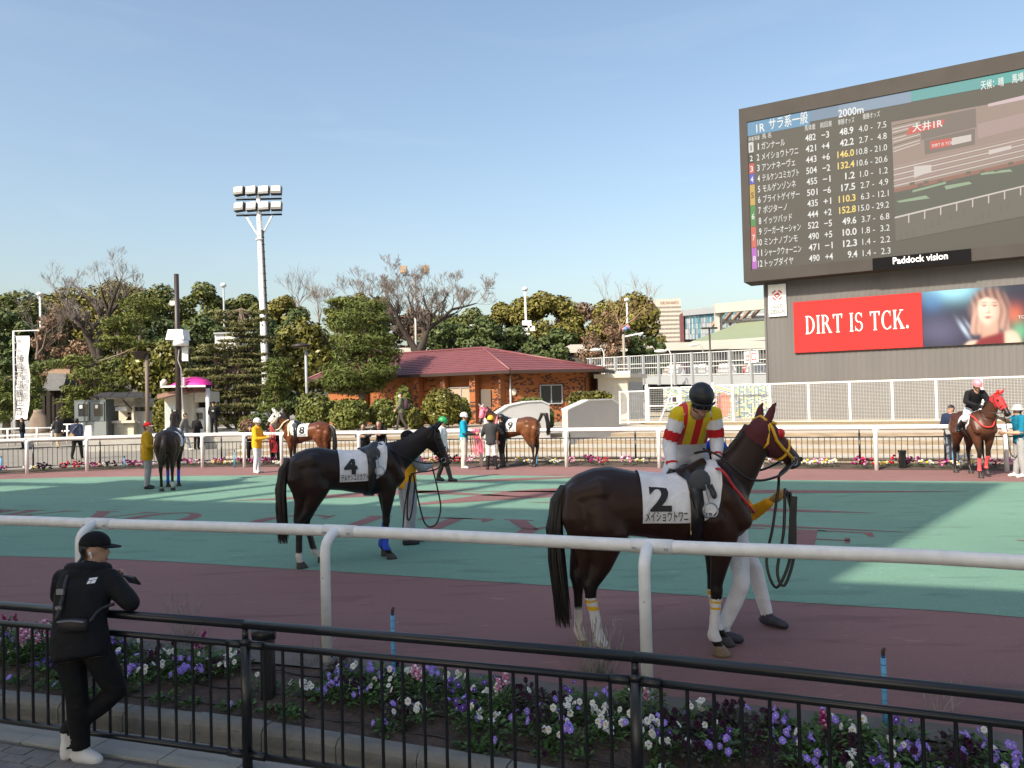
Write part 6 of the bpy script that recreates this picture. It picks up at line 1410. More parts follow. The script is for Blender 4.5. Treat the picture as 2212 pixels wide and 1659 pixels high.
def person(label, loc, head_deg, h=1.70, j=None, top=C_black, bottom=C_dgrey, shoe=S_black, hat=None, hair=M_hairk, look=(0, 0), voxel=.022, bulk=1.0, sleeves=True, hands=M_skin, curl=.6, garments=None, face=True, group=None, collar=None, boots=None, longhair=False, skin=None, hand_n=None, top_name='jacket', hem=None):
    s = h / 1.70; T = thing('person', label, 'person', loc, R(head_deg), group); J = {
        'pelvis': (0, 0, .95), 'waist': (0, 0, 1.08), 'chest': (.01, 0, 1.27), 'upper': (0, 0, 1.40), 'neck': (.005, 0, 1.475), 'head': (.025, 0, 1.585),
        'Lhip': (0, .085, .92), 'Rhip': (0, -.085, .92), 'Lknee': (.02, .10, .50), 'Rknee': (.02, -.10, .50), 'Lank': (-.02, .105, .085), 'Rank': (-.02, -.105, .085), 'Ltoe': (.13, .125, .03), 'Rtoe': (.13, -.125, .03),
        'Lsh': (0, .165, 1.405), 'Rsh': (0, -.165, 1.405), 'Lel': (-.02, .225, 1.13), 'Rel': (-.02, -.225, 1.13), 'Lwr': (.05, .225, .90), 'Rwr': (.05, -.225, .90)}
    J.update(j or {}); J = {k: Vector(v) * s for k, v in J.items()}; sk = skin or M_skin
    m = MB(); m.k = TI['torso']
    lat0 = (J['Lhip'] - J['Rhip']).normalized(); lat1 = (J['Lsh'] - J['Rsh']).normalized()
    up0 = (J['waist'] - J['pelvis']).normalized()
    hemz = hem if hem is not None else .09
    sp = [J['pelvis'] - up0 * hemz * s, J['pelvis'], J['waist'], J['chest'], J['upper'], J['neck'] - (J['neck'] - J['upper']).normalized() * .03 * s, J['neck']]
    HW = [.168, .172, .158, .178, .172, .10, .058]; HD = [.118, .125, .112, .125, .105, .075, .058]; rings = []
    for i, p in enumerate(sp):
        d = (sp[min(i + 1, 6)] - sp[max(i - 1, 0)]).normalized(); lat = lat0.lerp(lat1, min(i / 4, 1)); lat = (lat - d * lat.dot(d)).normalized(); fw = lat.cross(d)
        bk = bulk if i < 5 else 1.0; rings.append(add_ring(p, lat, fw, HW[i] * s * bk, HD[i] * s * bk, 18))
    m.loft(rings)
    m.k = TI['hip']; m.chain([J['Rhip'], J['pelvis'] * .5 + (J['Rhip'] + J['Lhip']) * .25, J['Lhip']], [.098 * s, .108 * s, .098 * s], 12)
    for S_ in 'LR':
        hp, kn, an, to = J[S_ + 'hip'], J[S_ + 'knee'], J[S_ + 'ank'], J[S_ + 'toe']
        tw = 1.0 if boots is None else .92
        m.k = TI['leg']; m.chain([hp, hp.lerp(kn, .45), kn], [.095 * s, .086 * s * tw, .064 * s * tw], 12)
        m.k = TI['shin']; m.chain([kn, kn.lerp(an, .35) + (kn - an).cross(lat0).normalized() * 0, an + Vector((0, 0, .03 * s))], [.064 * s * tw, .062 * s * tw, .050 * s * (tw if boots is None else .95)], 12)
        m.k = TI['foot']; fd_ = (to - an).normalized(); heel = an - Vector((fd_.x, fd_.y, 0)) * .03 * s - Vector((0, 0, .045 * s)) * (1 if an.z < .2 * s else .6)
        m.chain([heel, heel.lerp(to, .5) + Vector((0, 0, .012 * s)), to], [.042 * s, .046 * s, .036 * s], 10); m.chain([an + Vector((0, 0, .02)), heel.lerp(to, .25) + Vector((0, 0, .01 * s))], [.05 * s, .045 * s], 8)
        sh, el, wr = J[S_ + 'sh'], J[S_ + 'el'], J[S_ + 'wr']
        aw = 1.18 if sleeves else 1.0
        m.k = TI['arm_u']; m.chain([J['upper'].lerp(sh, .6), sh, sh.lerp(el, .5), el], [.07 * s, .068 * s * bulk, .056 * s * aw, .047 * s * aw], 12)
        m.k = TI['arm_l']; m.chain([el, el.lerp(wr, .4), wr], [.047 * s * aw, .044 * s * aw, .032 * s * aw], 10)
    m.k = TI['neck']; m.chain([J['neck'] - Vector((0, 0, .05 * s)), J['neck'].lerp(J['head'], .6)], [.060 * s, .054 * s], 12)
    hd = J['head']; Mh = Matrix.Rotation(R(look[0]), 3, 'Z') @ Matrix.Rotation(R(look[1]), 3, 'Y')
    H = lambda x, y, z: hd + Mh @ (Vector((x, y, z)) * s)
    m.k = TI['head']; m.ell(H(-.005, 0, .025), (.097 * s, .077 * s, .095 * s), 16, 12, Mh); m.ell(H(.022, 0, -.045), (.072 * s, .058 * s, .075 * s), 14, 10, Mh)
    m.chain([H(.085, 0, .01), H(.104, 0, -.022)], [.009 * s, .013 * s], 8); m.chain([H(.075, 0, -.098), H(.06, 0, -.105)], [.018 * s, .02 * s], 8)
    for y in (-1, 1): m.ell(H(-.005, .079 * y, -.01), (.018 * s, .010 * s, .03 * s), 8, 6, Mh)
    fig = remeshed(m, voxel, 4); body = link('body', fig['me'], T); fig['me'].materials.append(sk)
    hinv = Mh.inverted()
    def hl(c): return (hinv @ (Vector(c) - hd)) / s
    G = garments if garments is not None else [(top_name, ('torso', 'arm_u', 'arm_l') if sleeves else ('torso', 'arm_u'), top, .008), ('trousers', ('hip', 'leg', 'shin'), bottom, .006), ('shoes', ('foot',), shoe, .006)]
    objs = {'thing': T, 'body': body, 'fig': fig, 'J': J, 's': s, 'H': H, 'Mh': Mh}
    for nm, tg, mt, off in G:
        if callable(tg): o = shell(fig, nm, mt, tg, off, T)
        elif nm == 'shoes':
            for S_, q_ in (('L', 'R'), ('R', 'L')): o = shell(fig, 'shoe', mt, lambda t, c, S_=S_, q_=q_: t == TI['foot'] and c[2] < J[S_ + 'ank'].z + .028 * s and (Vector(c) - J[S_ + 'ank']).length + (Vector(c) - J[S_ + 'toe']).length < (Vector(c) - J[q_ + 'ank']).length + (Vector(c) - J[q_ + 'toe']).length, off, T)
        else:
            ids = {TI[t] for t in tg}; zf = max(J['Lank'].z, J['Rank'].z) + .028 * s; lo_ = min(J['Lank'].z, J['Rank'].z) + .028 * s; tr = nm == 'trousers'; nk = lambda c: lo_ if (Vector(c) - min((J['Lank'], J['Rank']), key=lambda a: a.z)).length <= (Vector(c) - max((J['Lank'], J['Rank']), key=lambda a: a.z)).length else zf
            o = shell(fig, nm, mt, lambda t, c: (t in ids and not (tr and t == TI['shin'] and c[2] < nk(c) - .03)) or (tr and t == TI['foot'] and c[2] >= nk(c) - .006), off + (.005 if tr else 0), T)
        objs[nm] = o
    if boots is not None: 
        kz = {S_: (J[S_ + 'knee'], J[S_ + 'ank']) for S_ in 'LR'}
        def bp(t, c):
            if t == TI['foot']: return True
            if t != TI['shin']: return False
            q = Vector(c); S_ = 'L' if (q - (kz['L'][0] + kz['L'][1]) * .5).length < (q - (kz['R'][0] + kz['R'][1]) * .5).length else 'R'
            k, a = kz[S_]; return (q - k).dot(a - k) / (a - k).length_squared > .12
        sd_ = lambda c: min('LR', key=lambda S_: (Vector(c) - kz[S_][1]).length + (Vector(c) - J[S_ + 'toe']).length * .5)
        for S_ in 'LR': shell(fig, 'boot', boots, lambda t, c, S_=S_: bp(t, c) and sd_(c) == S_, .013, T)
    if hair is not None:
        def hp_(t, c):
            if t not in (TI['head'], TI['neck']): return False
            x, y, z = hl(c); 
            if longhair: return (z > .045 and x < .075) or (x < .02 and z > -.13) 
            return (z > .05 and x < .08 - max(0, .075 - z) * .6) or (x < -.015 and z > -.075 + x * .2 and not (abs(y) > .07 and abs(x) < .03 and z < .02))
        shell(fig, 'hair', hair, hp_, .012, T)
    if face:
        f = MB()
        for y in (-1, 1):
            f.ell(H(.083, .031 * y, .014), (.006 * s, .012 * s, .006 * s), 8, 5, Mh); f.k = 0
            f.box(H(.090, .031 * y, .034), (.006 * s, .030 * s, .006 * s), Mh)
        f.build('eyes', M_eye, T, world=False)
        f = MB(); f.ell(H(.088, 0, -.066), (.008 * s, .022 * s, .006 * s), 8, 5, Mh); f.build('mouth', M_lip, T, world=False)
    if hat:
        kind, hm = hat[0], hat[1]; f = MB()
        if kind == 'helmet':
            f.ell(H(-.006, 0, .045), (.126 * s, .104 * s, .112 * s), 18, 10, Mh, z0=-.35); 
            pts = [H(.09 * math.cos(a) + .035, .098 * math.sin(a), .012 - .006 * math.cos(a)) for a in [R(-70 + 140 * i / 8) for i in range(9)]]
            f.tube(pts, .010 * s, 6); o = f.build('helmet', hm, T, world=False)
            g = MB(); g.tube([H(.03, .085, 0), H(.045, .07, -.07), H(.05, .0, -.115), H(.045, -.07, -.07), H(.03, -.085, 0)], .006 * s, 5); g.build('chin_strap', S_black, T, world=False)
            if len(hat) > 2: g = MB(); g.tube([H(.112 * math.cos(a) - .004, .094 * math.sin(a), .068 + .0 * a) for a in [R(20 * i) for i in range(19)]], .009 * s, 6); g.build('helmet_band', hat[2], o, world=False)
        elif kind == 'cap':
            f.ell(H(-.004, 0, .045), (.108 * s, .090 * s, .092 * s), 18, 10, Mh, z0=-.1); o = f.build('cap', hm, T, world=False); g = MB(); br = []
            for i in range(9): a = R(-62 + 124 * i / 8); br.append((H(.098 * math.cos(a), .086 * math.sin(a), .042), H(.098 * math.cos(a) + .085 * math.cos(a * .9), .080 * math.sin(a), .030)))
            g.add([p for q in br for p in q] + [p + Mh @ Vector((0, 0, -.006)) for q in br for p in q], [(2 * i, 2 * i + 1, 2 * i + 3, 2 * i + 2) for i in range(8)] + [(18 + 2 * i, 20 + 2 * i, 21 + 2 * i, 19 + 2 * i) for i in range(8)] + [(2 * i + 1, 19 + 2 * i, 21 + 2 * i, 2 * i + 3) for i in range(8)]); g.build('brim', hat[2] if len(hat) > 2 else hm, o, world=False)
        elif kind == 'bucket':
            rg = [add_ring(H(0, 0, z), Mh @ Vector((1, 0, 0)), Mh @ Vector((0, 1, 0)), a * s, b * s, 18) for z, a, b in ((.0, .165, .15), (.02, .15, .135), (.05, .112, .095), (.11, .10, .082), (.135, .07, .06), (.14, .02, .02))]
            f.loft(rg); f.build('bucket_hat', hm, T, world=False)
    for S_ in 'LR':
        if hands is None: continue
        wr, el = J[S_ + 'wr'], J[S_ + 'el']; d = (wr - el).normalized(); n = Vector((0, 1 if S_ == 'R' else -1, 0)) if hand_n is None else Vector(hand_n[S_])
        hand(T, wr + d * .02 * s, d, n, s, hands, curl, 1 if S_ == 'R' else -1, 'hand' if hands is M_skin or hands is sk else 'glove')
    return objs
# ---------------------------------------------------------------- horses
HT = ['trunk', 'neck', 'head', 'ear', 'LF', 'RF', 'LH', 'RH', 'hoofs']; HI = {t: i for i, t in enumerate(HT)}
M_hoof = mat('hoof_horn', (.20, .14, .085), .6, .25, 20); M_hoofd = mat('dark_hoof_horn', (.035, .03, .028), .6, .25, 20)
M_bridle = mat('black_bridle_leather', (.008, .007, .007), .35, .1)
def coat_mat(name, rough, sheen=0.0):
    m = mat('coat_' + name, (.1, .1, .1), rough, .12, 14, bump=.12, bscale=120, attr='coat', spec=.28, sheen=sheen)
    return m
def horse(label, loc, head_deg, name, base, dark, legc, muzzle, poll=(.93, 0, 1.80), hdir=(.38, 0, -.40), legs=None, socks=None, voxel=.02, tail=None, rough=.42, hoofs=M_hoofd, mane_side=1, tail_len=1.0, hair_m=None, sc=1.0, hl=.58, croup=0.0):
    T = thing('horse', label, 'horse', loc, R(head_deg)); m = MB(); m.k = 0
    st = [(-.775, 1.30, 1.12, .06), (-.73, 1.40, 1.00, .15), (-.64, 1.475, .92, .225), (-.50, 1.525, .905, .272), (-.36, 1.535, .93, .285), (-.22, 1.505, .965, .268), (-.06, 1.47, .945, .262), (.10, 1.455, .905, .28), (.26, 1.48, .875, .285), (.40, 1.545, .865, .265), (.50, 1.565, .875, .245), (.60, 1.51, .90, .232), (.69, 1.40, .94, .195), (.755, 1.27, 1.0, .13), (.785, 1.18, 1.06, .05)]
    rings = []
    for x, zt, zb, hw in st:
        zt += croup * max(0, -x); zc = (zt + zb) / 2; hh = (zt - zb) / 2; ring = []
        for q in range(20):
            a = 2 * PI * q / 20; cy, sz = math.cos(a), math.sin(a); k = 1.0 - .10 * max(0, sz) ** 3; e = .86
            ring.append(Vector((x, hw * k * math.copysign(abs(cy) ** e, cy), zc + hh * math.copysign(abs(sz) ** .95, sz))))
        rings.append(ring)
    m.loft(rings)
    for y in (-1, 1):
        m.chain([Vector((.47, y * .155, 1.46)), Vector((.56, y * .185, 1.28)), Vector((.665, y * .165, 1.09))], [.07, .098, .095], 12); m.chain([Vector((.40, y * .20, 1.28)), Vector((.44, y * .215, 1.12)), Vector((.51, y * .19, .98))], [.06, .095, .08], 12)
        m.chain([Vector((-.30, y * .14, 1.38)), Vector((-.45, y * .17, 1.35)), Vector((-.62, y * .13, 1.31))], [.09, .125, .10], 12); m.chain([Vector((-.66, y * .12, 1.34)), Vector((-.665, y * .145, 1.15)), Vector((-.60, y * .15, .96))], [.08, .115, .085], 12)
        m.chain([Vector((-.36, y * .19, 1.16)), Vector((-.335, y * .205, 1.02)), Vector((-.36, y * .17, .93))], [.08, .105, .07], 12)
    P = Vector(poll); B = Vector((.47, 0, 1.24)); hdv = Vector(hdir).normalized(); K = B.lerp(P, .5) + Vector((.05, 0, -.05)); m.k = 1
    bez = lambda t: B * (1 - t) ** 2 + K * 2 * t * (1 - t) + P * t * t
    rings = []; ncrest = []
    for i in range(9):
        t = i / 8; c = bez(t); d = (bez(min(t + .05, 1)) - bez(max(t - .05, 0))).normalized(); side = Vector((0, 0, 1)).cross(d).normalized(); up = d.cross(side); hu = [.335, .285, .228, .190, .166, .150, .138, .128, .115][i]; hs = [.20, .165, .138, .12, .105, .094, .086, .08, .072][i]
        rings.append(add_ring(c, side, up, hs, hu, 18)); ncrest.append((c + up * hu * .96, side, up, d))
    m.loft(rings)
    m.k = 2; hs_ = Vector((0, 0, 1)).cross(hdv); hs_ = hs_.normalized() if hs_.length > .1 else Vector((0, 1, 0)); hup = hdv.cross(hs_) * -1
    if hup.z < 0 and abs(hdv.z) < .95: hup = -hup
    HP = lambda t, u=0, w=0: P + hdv * (hl * t - .06) + hup * u + hs_ * w
    prof = [(-.02, .0, .085, .075), (.10, -.012, .118, .092), (.24, -.030, .138, .098), (.40, -.028, .122, .088), (.56, -.016, .095, .070), (.72, -.012, .076, .057), (.85, -.014, .072, .058), (.95, -.020, .066, .056), (1.02, -.026, .045, .042)]
    m.loft([add_ring(HP(t, o), hs_, hup, w, u, 16) for t, o, u, w in prof]); m.chain([HP(.80, -.075), HP(.93, -.078)], [.03, .032], 8)
    m.k = 3
    for w in (-1, 1):
        b = HP(.06, .09, .052 * w); tip = b + hup * .135 + hs_ * .018 * w + hdv * (-.0) + Vector((0, 0, .03)); m.chain([b - hup * .03, b + hup * .02, b.lerp(tip, .5), tip], [.03, .036, .031, .008], 8, (1, .75))
    hj = {}; lg = {'LF': (0, 0, 0), 'RF': (0, 0, 0), 'LH': (0, 0, 0), 'RH': (0, 0, 0)}; lg.update(legs or {})
    for nm, yy in (('LF', 1), ('RF', -1)):
        a, b_, c_ = lg[nm][:3]; y = .135 * yy; m.k = HI[nm]; lift = lg[nm][3] if len(lg[nm]) > 3 else 0
        kn = Vector((.515 + a, y * .95, .52 + lift * .3)); ft = Vector((.475 + b_, y * .92, .165 + lift)); pa = Vector((.515 + c_, y * .92, .085 + lift)); hf = Vector((.53 + c_, y * .92, lift)); hj[nm] = (kn, ft, hf)
        m.chain([Vector((.55, y * 1.0, 1.18)), Vector((.54, y * 1.12, 1.0)), Vector((.525 + a * .3, y * 1.05, .86)), Vector((.52 + a * .7, y, .70)), kn + Vector((0, 0, .06))], [.115, .112, .098, .068, .052], 12)
        m.chain([kn + Vector((0, 0, .06)), kn, kn + Vector((-.005, 0, -.06))], [.05, .054, .043], 12); m.chain([kn + Vector((-.005, 0, -.05)), kn.lerp(ft, .5), ft], [.042, .035, .036], 10); m.chain([ft + Vector((0, 0, .03)), ft, pa, hf + Vector((-.01, 0, .055))], [.039, .046, .037, .042], 10)
    for nm, yy in (('LH', 1), ('RH', -1)):
        a, b_, c_ = lg[nm][:3]; y = .135 * yy; m.k = HI[nm]; lift = lg[nm][3] if len(lg[nm]) > 3 else 0
        hk = Vector((-.615 + a, y * .95, .555 + lift * .4)); ft = Vector((-.585 + b_, y * .92, .165 + lift)); pa = Vector((-.535 + c_, y * .92, .085 + lift)); hf = Vector((-.515 + c_, y * .92, lift)); hj[nm] = (hk, ft, hf)
        m.chain([Vector((-.47, y * 1.0, 1.22)), Vector((-.44, y * 1.12, 1.05)), Vector((-.43 + a * .2, y * 1.08, .92)), Vector((-.50 + a * .6, y, .74)), hk + Vector((.015, 0, .05))], [.17, .165, .135, .082, .056], 14)
        m.chain([Vector((-.64, y * .9, 1.05)), Vector((-.62 + a * .4, y, .85)), hk + Vector((-.045, 0, .05))], [.10, .065, .030], 10)
        m.chain([hk + Vector((-.02, 0, .05)), hk, hk + Vector((.0, 0, -.08))], [.05, .055, .043], 12); m.chain([hk + Vector((0, 0, -.06)), hk.lerp(ft, .5), ft], [.044, .038, .039], 10); m.chain([ft + Vector((0, 0, .03)), ft, pa, hf + Vector((-.01, 0, .055))], [.041, .048, .038, .043], 10)
    fig = remeshed(m, voxel, 4); me = fig['me']; body = link('body', me, T); me.materials.append(coat_mat(name, rough))
    bv = BVHTree.FromPolygons(m.v, m.f); ca = me.color_attributes.new('coat', 'FLOAT_COLOR', 'POINT'); base, dark, legc, muzzle = [Vector(x) for x in (base, dark, legc, muzzle)]; sock = Vector((.62, .58, .52)); socks = socks or {}; cols = np.ones((len(me.vertices), 4)); rr = random.Random(hash(name) % 999)
    for i, v in enumerate(me.vertices):
        t = HT[m.mi[bv.find_nearest(v.co)[2]]]; z = v.co.z; c = base
        if t == 'trunk': c = base.lerp(dark, min(1, max(0, (z - 1.25) * 2.2))); 
        if t == 'neck': c = base.lerp(dark, .45)
        if t in ('LF', 'RF', 'LH', 'RH'):
            c = base.lerp(legc, min(1, max(0, (.84 - z) / .22)))
            if t in socks and z < socks[t]: c = legc.lerp(sock, min(1, (socks[t] - z) / .03))
        if t == 'head':
            u = (v.co - P).dot(hdv) / hl + .1; c = base.lerp(dark, .4).lerp(muzzle, min(1, max(0, (u - .55) / .35)))
        if t == 'ear': c = dark
        cols[i, :3] = c
    ca.data.foreach_set('color', cols.ravel())
    for nm in ('LF', 'RF', 'LH', 'RH'):
        hf = hj[nm][2]; q = MB(); f_ = .02
        q.loft([add_ring(hf + Vector((dx, 0, dz)), Vector((1, 0, 0)), Vector((0, 1, 0)), rx, ry, 14) for dz, dx, rx, ry in ((.002, .012, .074, .062), (.02, .008, .072, .061), (.075, -.012, .052, .05), (.082, -.013, .046, .044))]); q.build('hoof', hoofs.get(nm, M_hoofd) if isinstance(hoofs, dict) else hoofs, T, world=False)
    hm = hair_m or M_hairk; rr = random.Random(7)
    tp = tail or [(-.75, 0, 1.38), (-.815, 0, 1.28), (-.84, 0, 1.08), (-.84, 0, .82), (-.82, 0, .50)]; tp = [Vector(p) for p in tp]; q = MB(); k = len(tp)
    q.tube([tp[0] + Vector((.06, 0, .0))] + tp, [.032] + [[.042, .06, .066, .05, .012][min(i * 5 // k, 4)] for i in range(k)], 10)
    for _ in range(130):
        a, w = rr.uniform(0, 2 * PI), rr.uniform(.3, 1.0); o = Vector((math.cos(a) * .055 * w, math.sin(a) * .055 * w, 0)); pts = []
        e = rr.uniform(.80, 1.12)
        for i, p in enumerate(tp):
            f_ = [.5, .9, 1.15, 1.2, 1.25][min(i * 5 // k, 4)]; pts.append(p + o * f_ + Vector((rr.gauss(0, .006), rr.gauss(0, .006), 0)))
        pts[-1] = pts[-2].lerp(pts[-1], e); q.tube(pts, [.010, .011, .010, .008, .002][:k] if k == 5 else [.01] * (k - 1) + [.002], 4, caps=False)
    q.build('tail', hm, T, world=False)
    q = MB()
    for _ in range(170):
        t = rr.uniform(.12, .98) * 8; i = min(int(t), 7); u = t - i; c = ncrest[i][0].lerp(ncrest[i + 1][0], u); sd, upv, dv = ncrest[i][1], ncrest[i][2], ncrest[i][3]
        L_ = rr.uniform(.09, .16); s_ = sd * mane_side; q.tube([c - upv * .015, c + upv * .022 + s_ * .02, c + s_ * .055 - upv * .03 + dv * rr.uniform(-.03, .01), c + s_ * (.075 + .02 * rr.random()) - upv * L_ + dv * rr.uniform(-.05, .02)], [.009, .010, .008, .002], 4, caps=False)
    for _ in range(16):
        b = HP(.04 + rr.random() * .05, .095, rr.uniform(-.03, .03)); q.tube([b, b + hup * .02 + hdv * .05, b + hdv * .13 + hup * .0], [.008, .007, .002], 4, caps=False)
    q.build('mane', hm, T, world=False)
    q = MB()
    for w in (-1, 1): q.ell(HP(.33, .045, .080 * w), (.022, .016, .018), 10, 6)
    q.build('eyes', M_eye, T, world=False)
    q = MB()
    for w in (-1, 1): q.ell(HP(.965, .012, .046 * w), (.016, .010, .020), 8, 6)
    q.build('nostrils', M_eye, T, world=False)
    return dict(T=T, fig=fig, bvh=fig['bvh'], HP=HP, hs=hs_, hup=hup, hdv=hdv, P=P, hl=hl, hj=hj, bez=bez)
def on_side(Hd, x, z, side, off):
    r = Hd['bvh'].ray_cast(Vector((x, side * 1.2, z)), Vector((0, -side, 0)))
    return (r[0] + r[1] * off) if r[0] is not None else None
def on_angle(Hd, x, a, off, zc=1.2):
    d = Vector((0, math.sin(a), math.cos(a))); r = Hd['bvh'].ray_cast(Vector((x, 0, zc)) + d * 1.0, -d)
    return (r[0] + r[1] * off) if r[0] is not None else Vector((x, 0, zc)) + d * .28
def band(Hd, x, w, off, m_, name, a0=-180, a1=180, n=48, slant=0.0, parent=None, th=.008):
    q = MB(); vs = []; 
    for i in range(n + 1):
        a = R(lerp(a0, a1, i / n)); 
        for dx in (-w / 2, w / 2): vs.append(on_angle(Hd, x + dx + slant * (1 - math.cos(a)), a, off))
        for dx in (w / 2, -w / 2): vs.append(on_angle(Hd, x + dx + slant * (1 - math.cos(a)), a, off - th))
    q.add(vs, [(4 * i + k, 4 * i + (k + 1) % 4, 4 * i + 4 + (k + 1) % 4, 4 * i + 4 + k) for i in range(n) for k in range(4)], smooth=True)
    return q.build(name, m_, parent or Hd['T'], world=False)
def saddle_cloth(Hd, x0, x1, zb, R_, off=.014, m_=None, front=1, name='saddle_cloth'):
    q = MB(); nx, na = 28, 40; vs = []
    for i in range(nx + 1):
        x = lerp(x0, x1, i / nx); dz = 0
        if x > x1 - R_: t = (x - (x1 - R_)) / R_; dz = R_ * (1 - math.sqrt(max(0, 1 - t * t))) * 1.35
        zz = zb + dz; lo, hi = R(20), R(140)
        for _ in range(18):
            md = (lo + hi) / 2
            if on_angle(Hd, x, md, off).z > zz: lo = md
            else: hi = md
        am = lo
        for k in range(na + 1): vs.append(on_angle(Hd, x, lerp(-am, am, k / na), off))
    q.add(vs, [(i * (na + 1) + k, i * (na + 1) + k + 1, (i + 1) * (na + 1) + k + 1, (i + 1) * (na + 1) + k) for i in range(nx) for k in range(na)], smooth=True)
    return q.build(name, m_ or C_white, Hd['T'], world=False)
def side_text(Hd, body, x, z, hgt, side, parent, m_, bold=.02, width=None, off=.024, name='number', align='L'):
    vs, fs = text_geo(body, bold); s_ = hgt / .73; x0 = min(v[0] for v in vs); x1 = max(v[0] for v in vs); sx = s_ if width is None else width / (x1 - x0)
    bm = bmesh.new(); sg = 1 if side < 0 else -1; pv = [bm.verts.new((v[0], v[1], 0)) for v in vs]
    for f in fs:
        try: bm.faces.new([pv[i] for i in f])
        except ValueError: pass
    bmesh.ops.triangulate(bm, faces=bm.faces[:])
    for v in bm.verts: v.co = Vector((x + sg * (v.co.x - x0) * sx, 0, z + v.co.y * s_))
    for _ in range(4):
        ed = [e for e in bm.edges if e.calc_length() > .03]
        if not ed: break
        bmesh.ops.subdivide_edges(bm, edges=ed, cuts=1, use_grid_fill=False); bmesh.ops.triangulate(bm, faces=bm.faces[:])
    for v in bm.verts:
        p = on_side(Hd, v.co.x, v.co.z, side, off); 
        if p is not None: v.co = Vector((v.co.x, p.y + side * .002, v.co.z))
    me = bpy.data.meshes.new(name); bm.to_mesh(me); bm.free(); me.materials.append(m_); return link(name, me, parent)
def tack(Hd, side, num, nm, race=True, cx=(-.10, .50), zb=1.055, cloth_m=None, girth_m=None, saddle=True, num_x=None, name_w=None, num_h=.21):
    cl = saddle_cloth(Hd, cx[0], cx[1], zb, .22, m_=cloth_m)
    ink = mat('cloth_ink', (.012, .013, .016), .7, 0)
    sg = 1 if side < 0 else -1; xs = cx[0] + .055 if side < 0 else .215
    if num: side_text(Hd, num, xs if num_x is None else num_x, zb + .105, num_h, side, cl, ink, .035, .17 if len(num) < 2 else None)
    if nm: side_text(Hd, nm, (cx[0] + .02) if side < 0 else (cx[0] + .36), zb + .022, .068, side, cl, ink, .012, name_w or .34, name='lettering')
    if race: side_text(Hd, '1R', cx[1] - .145 if side < 0 else .40, zb + .03, .05, side, cl, ink, .01, .05, name='lettering')
    gm = girth_m or S_black
    band(Hd, .285, .105, .026, gm, 'girth')
    if saddle:
        q = MB(); nx, na = 14, 20; vs = []
        for i in range(nx + 1):
            u = i / nx; x = lerp(.17, .42, u); am = R(16 + 30 * math.sin(PI * min(1, u * 1.05)) ** .7)
            for k in range(na + 1): 
                a = lerp(-am, am, k / na); bump = .020 + .012 * math.cos(min(1, abs(a) / R(30)) * PI / 2) * (1 + .6 * (abs(u - .5) * 2) ** 2); vs.append(on_angle(Hd, x, a, bump))
        q.add(vs, [(i * (na + 1) + k, i * (na + 1) + k + 1, (i + 1) * (na + 1) + k + 1, (i + 1) * (na + 1) + k) for i in range(nx) for k in range(na)], smooth=True); q.build('saddle', S_black, Hd['T'], world=False)
        for sd in (-1, 1):
            q = MB(); p = on_angle(Hd, .33, R(48) * sd, .045); q.ell(p, (.085, .016, .095), 14, 8); q.build('saddle_flap', mat('saddle_flap', (.05, .055, .065), .5, .1), Hd['T'], world=False)
            q = MB(); a = on_angle(Hd, .36, R(52) * sd, .055); b = on_side(Hd, .375, 1.255, sd, .05); q.beam(a, b, .03, .008, up=(1, 0, 0)); 
            c = b + Vector((.005, 0, -.065)); q.tube([c + Vector((.058 * math.sin(t), sd * .012, .062 * math.cos(t))) if math.cos(t) > -.6 else c + Vector((.058 * math.sin(t), sd * .012, -.045)) for t in [2 * PI * i / 18 for i in range(18)]], .0075, 6, closed=True)
            q.build('stirrup', mat('stirrup_steel', (.35, .36, .38), .3, 0, metal=.8), Hd['T'], world=False)
    return cl
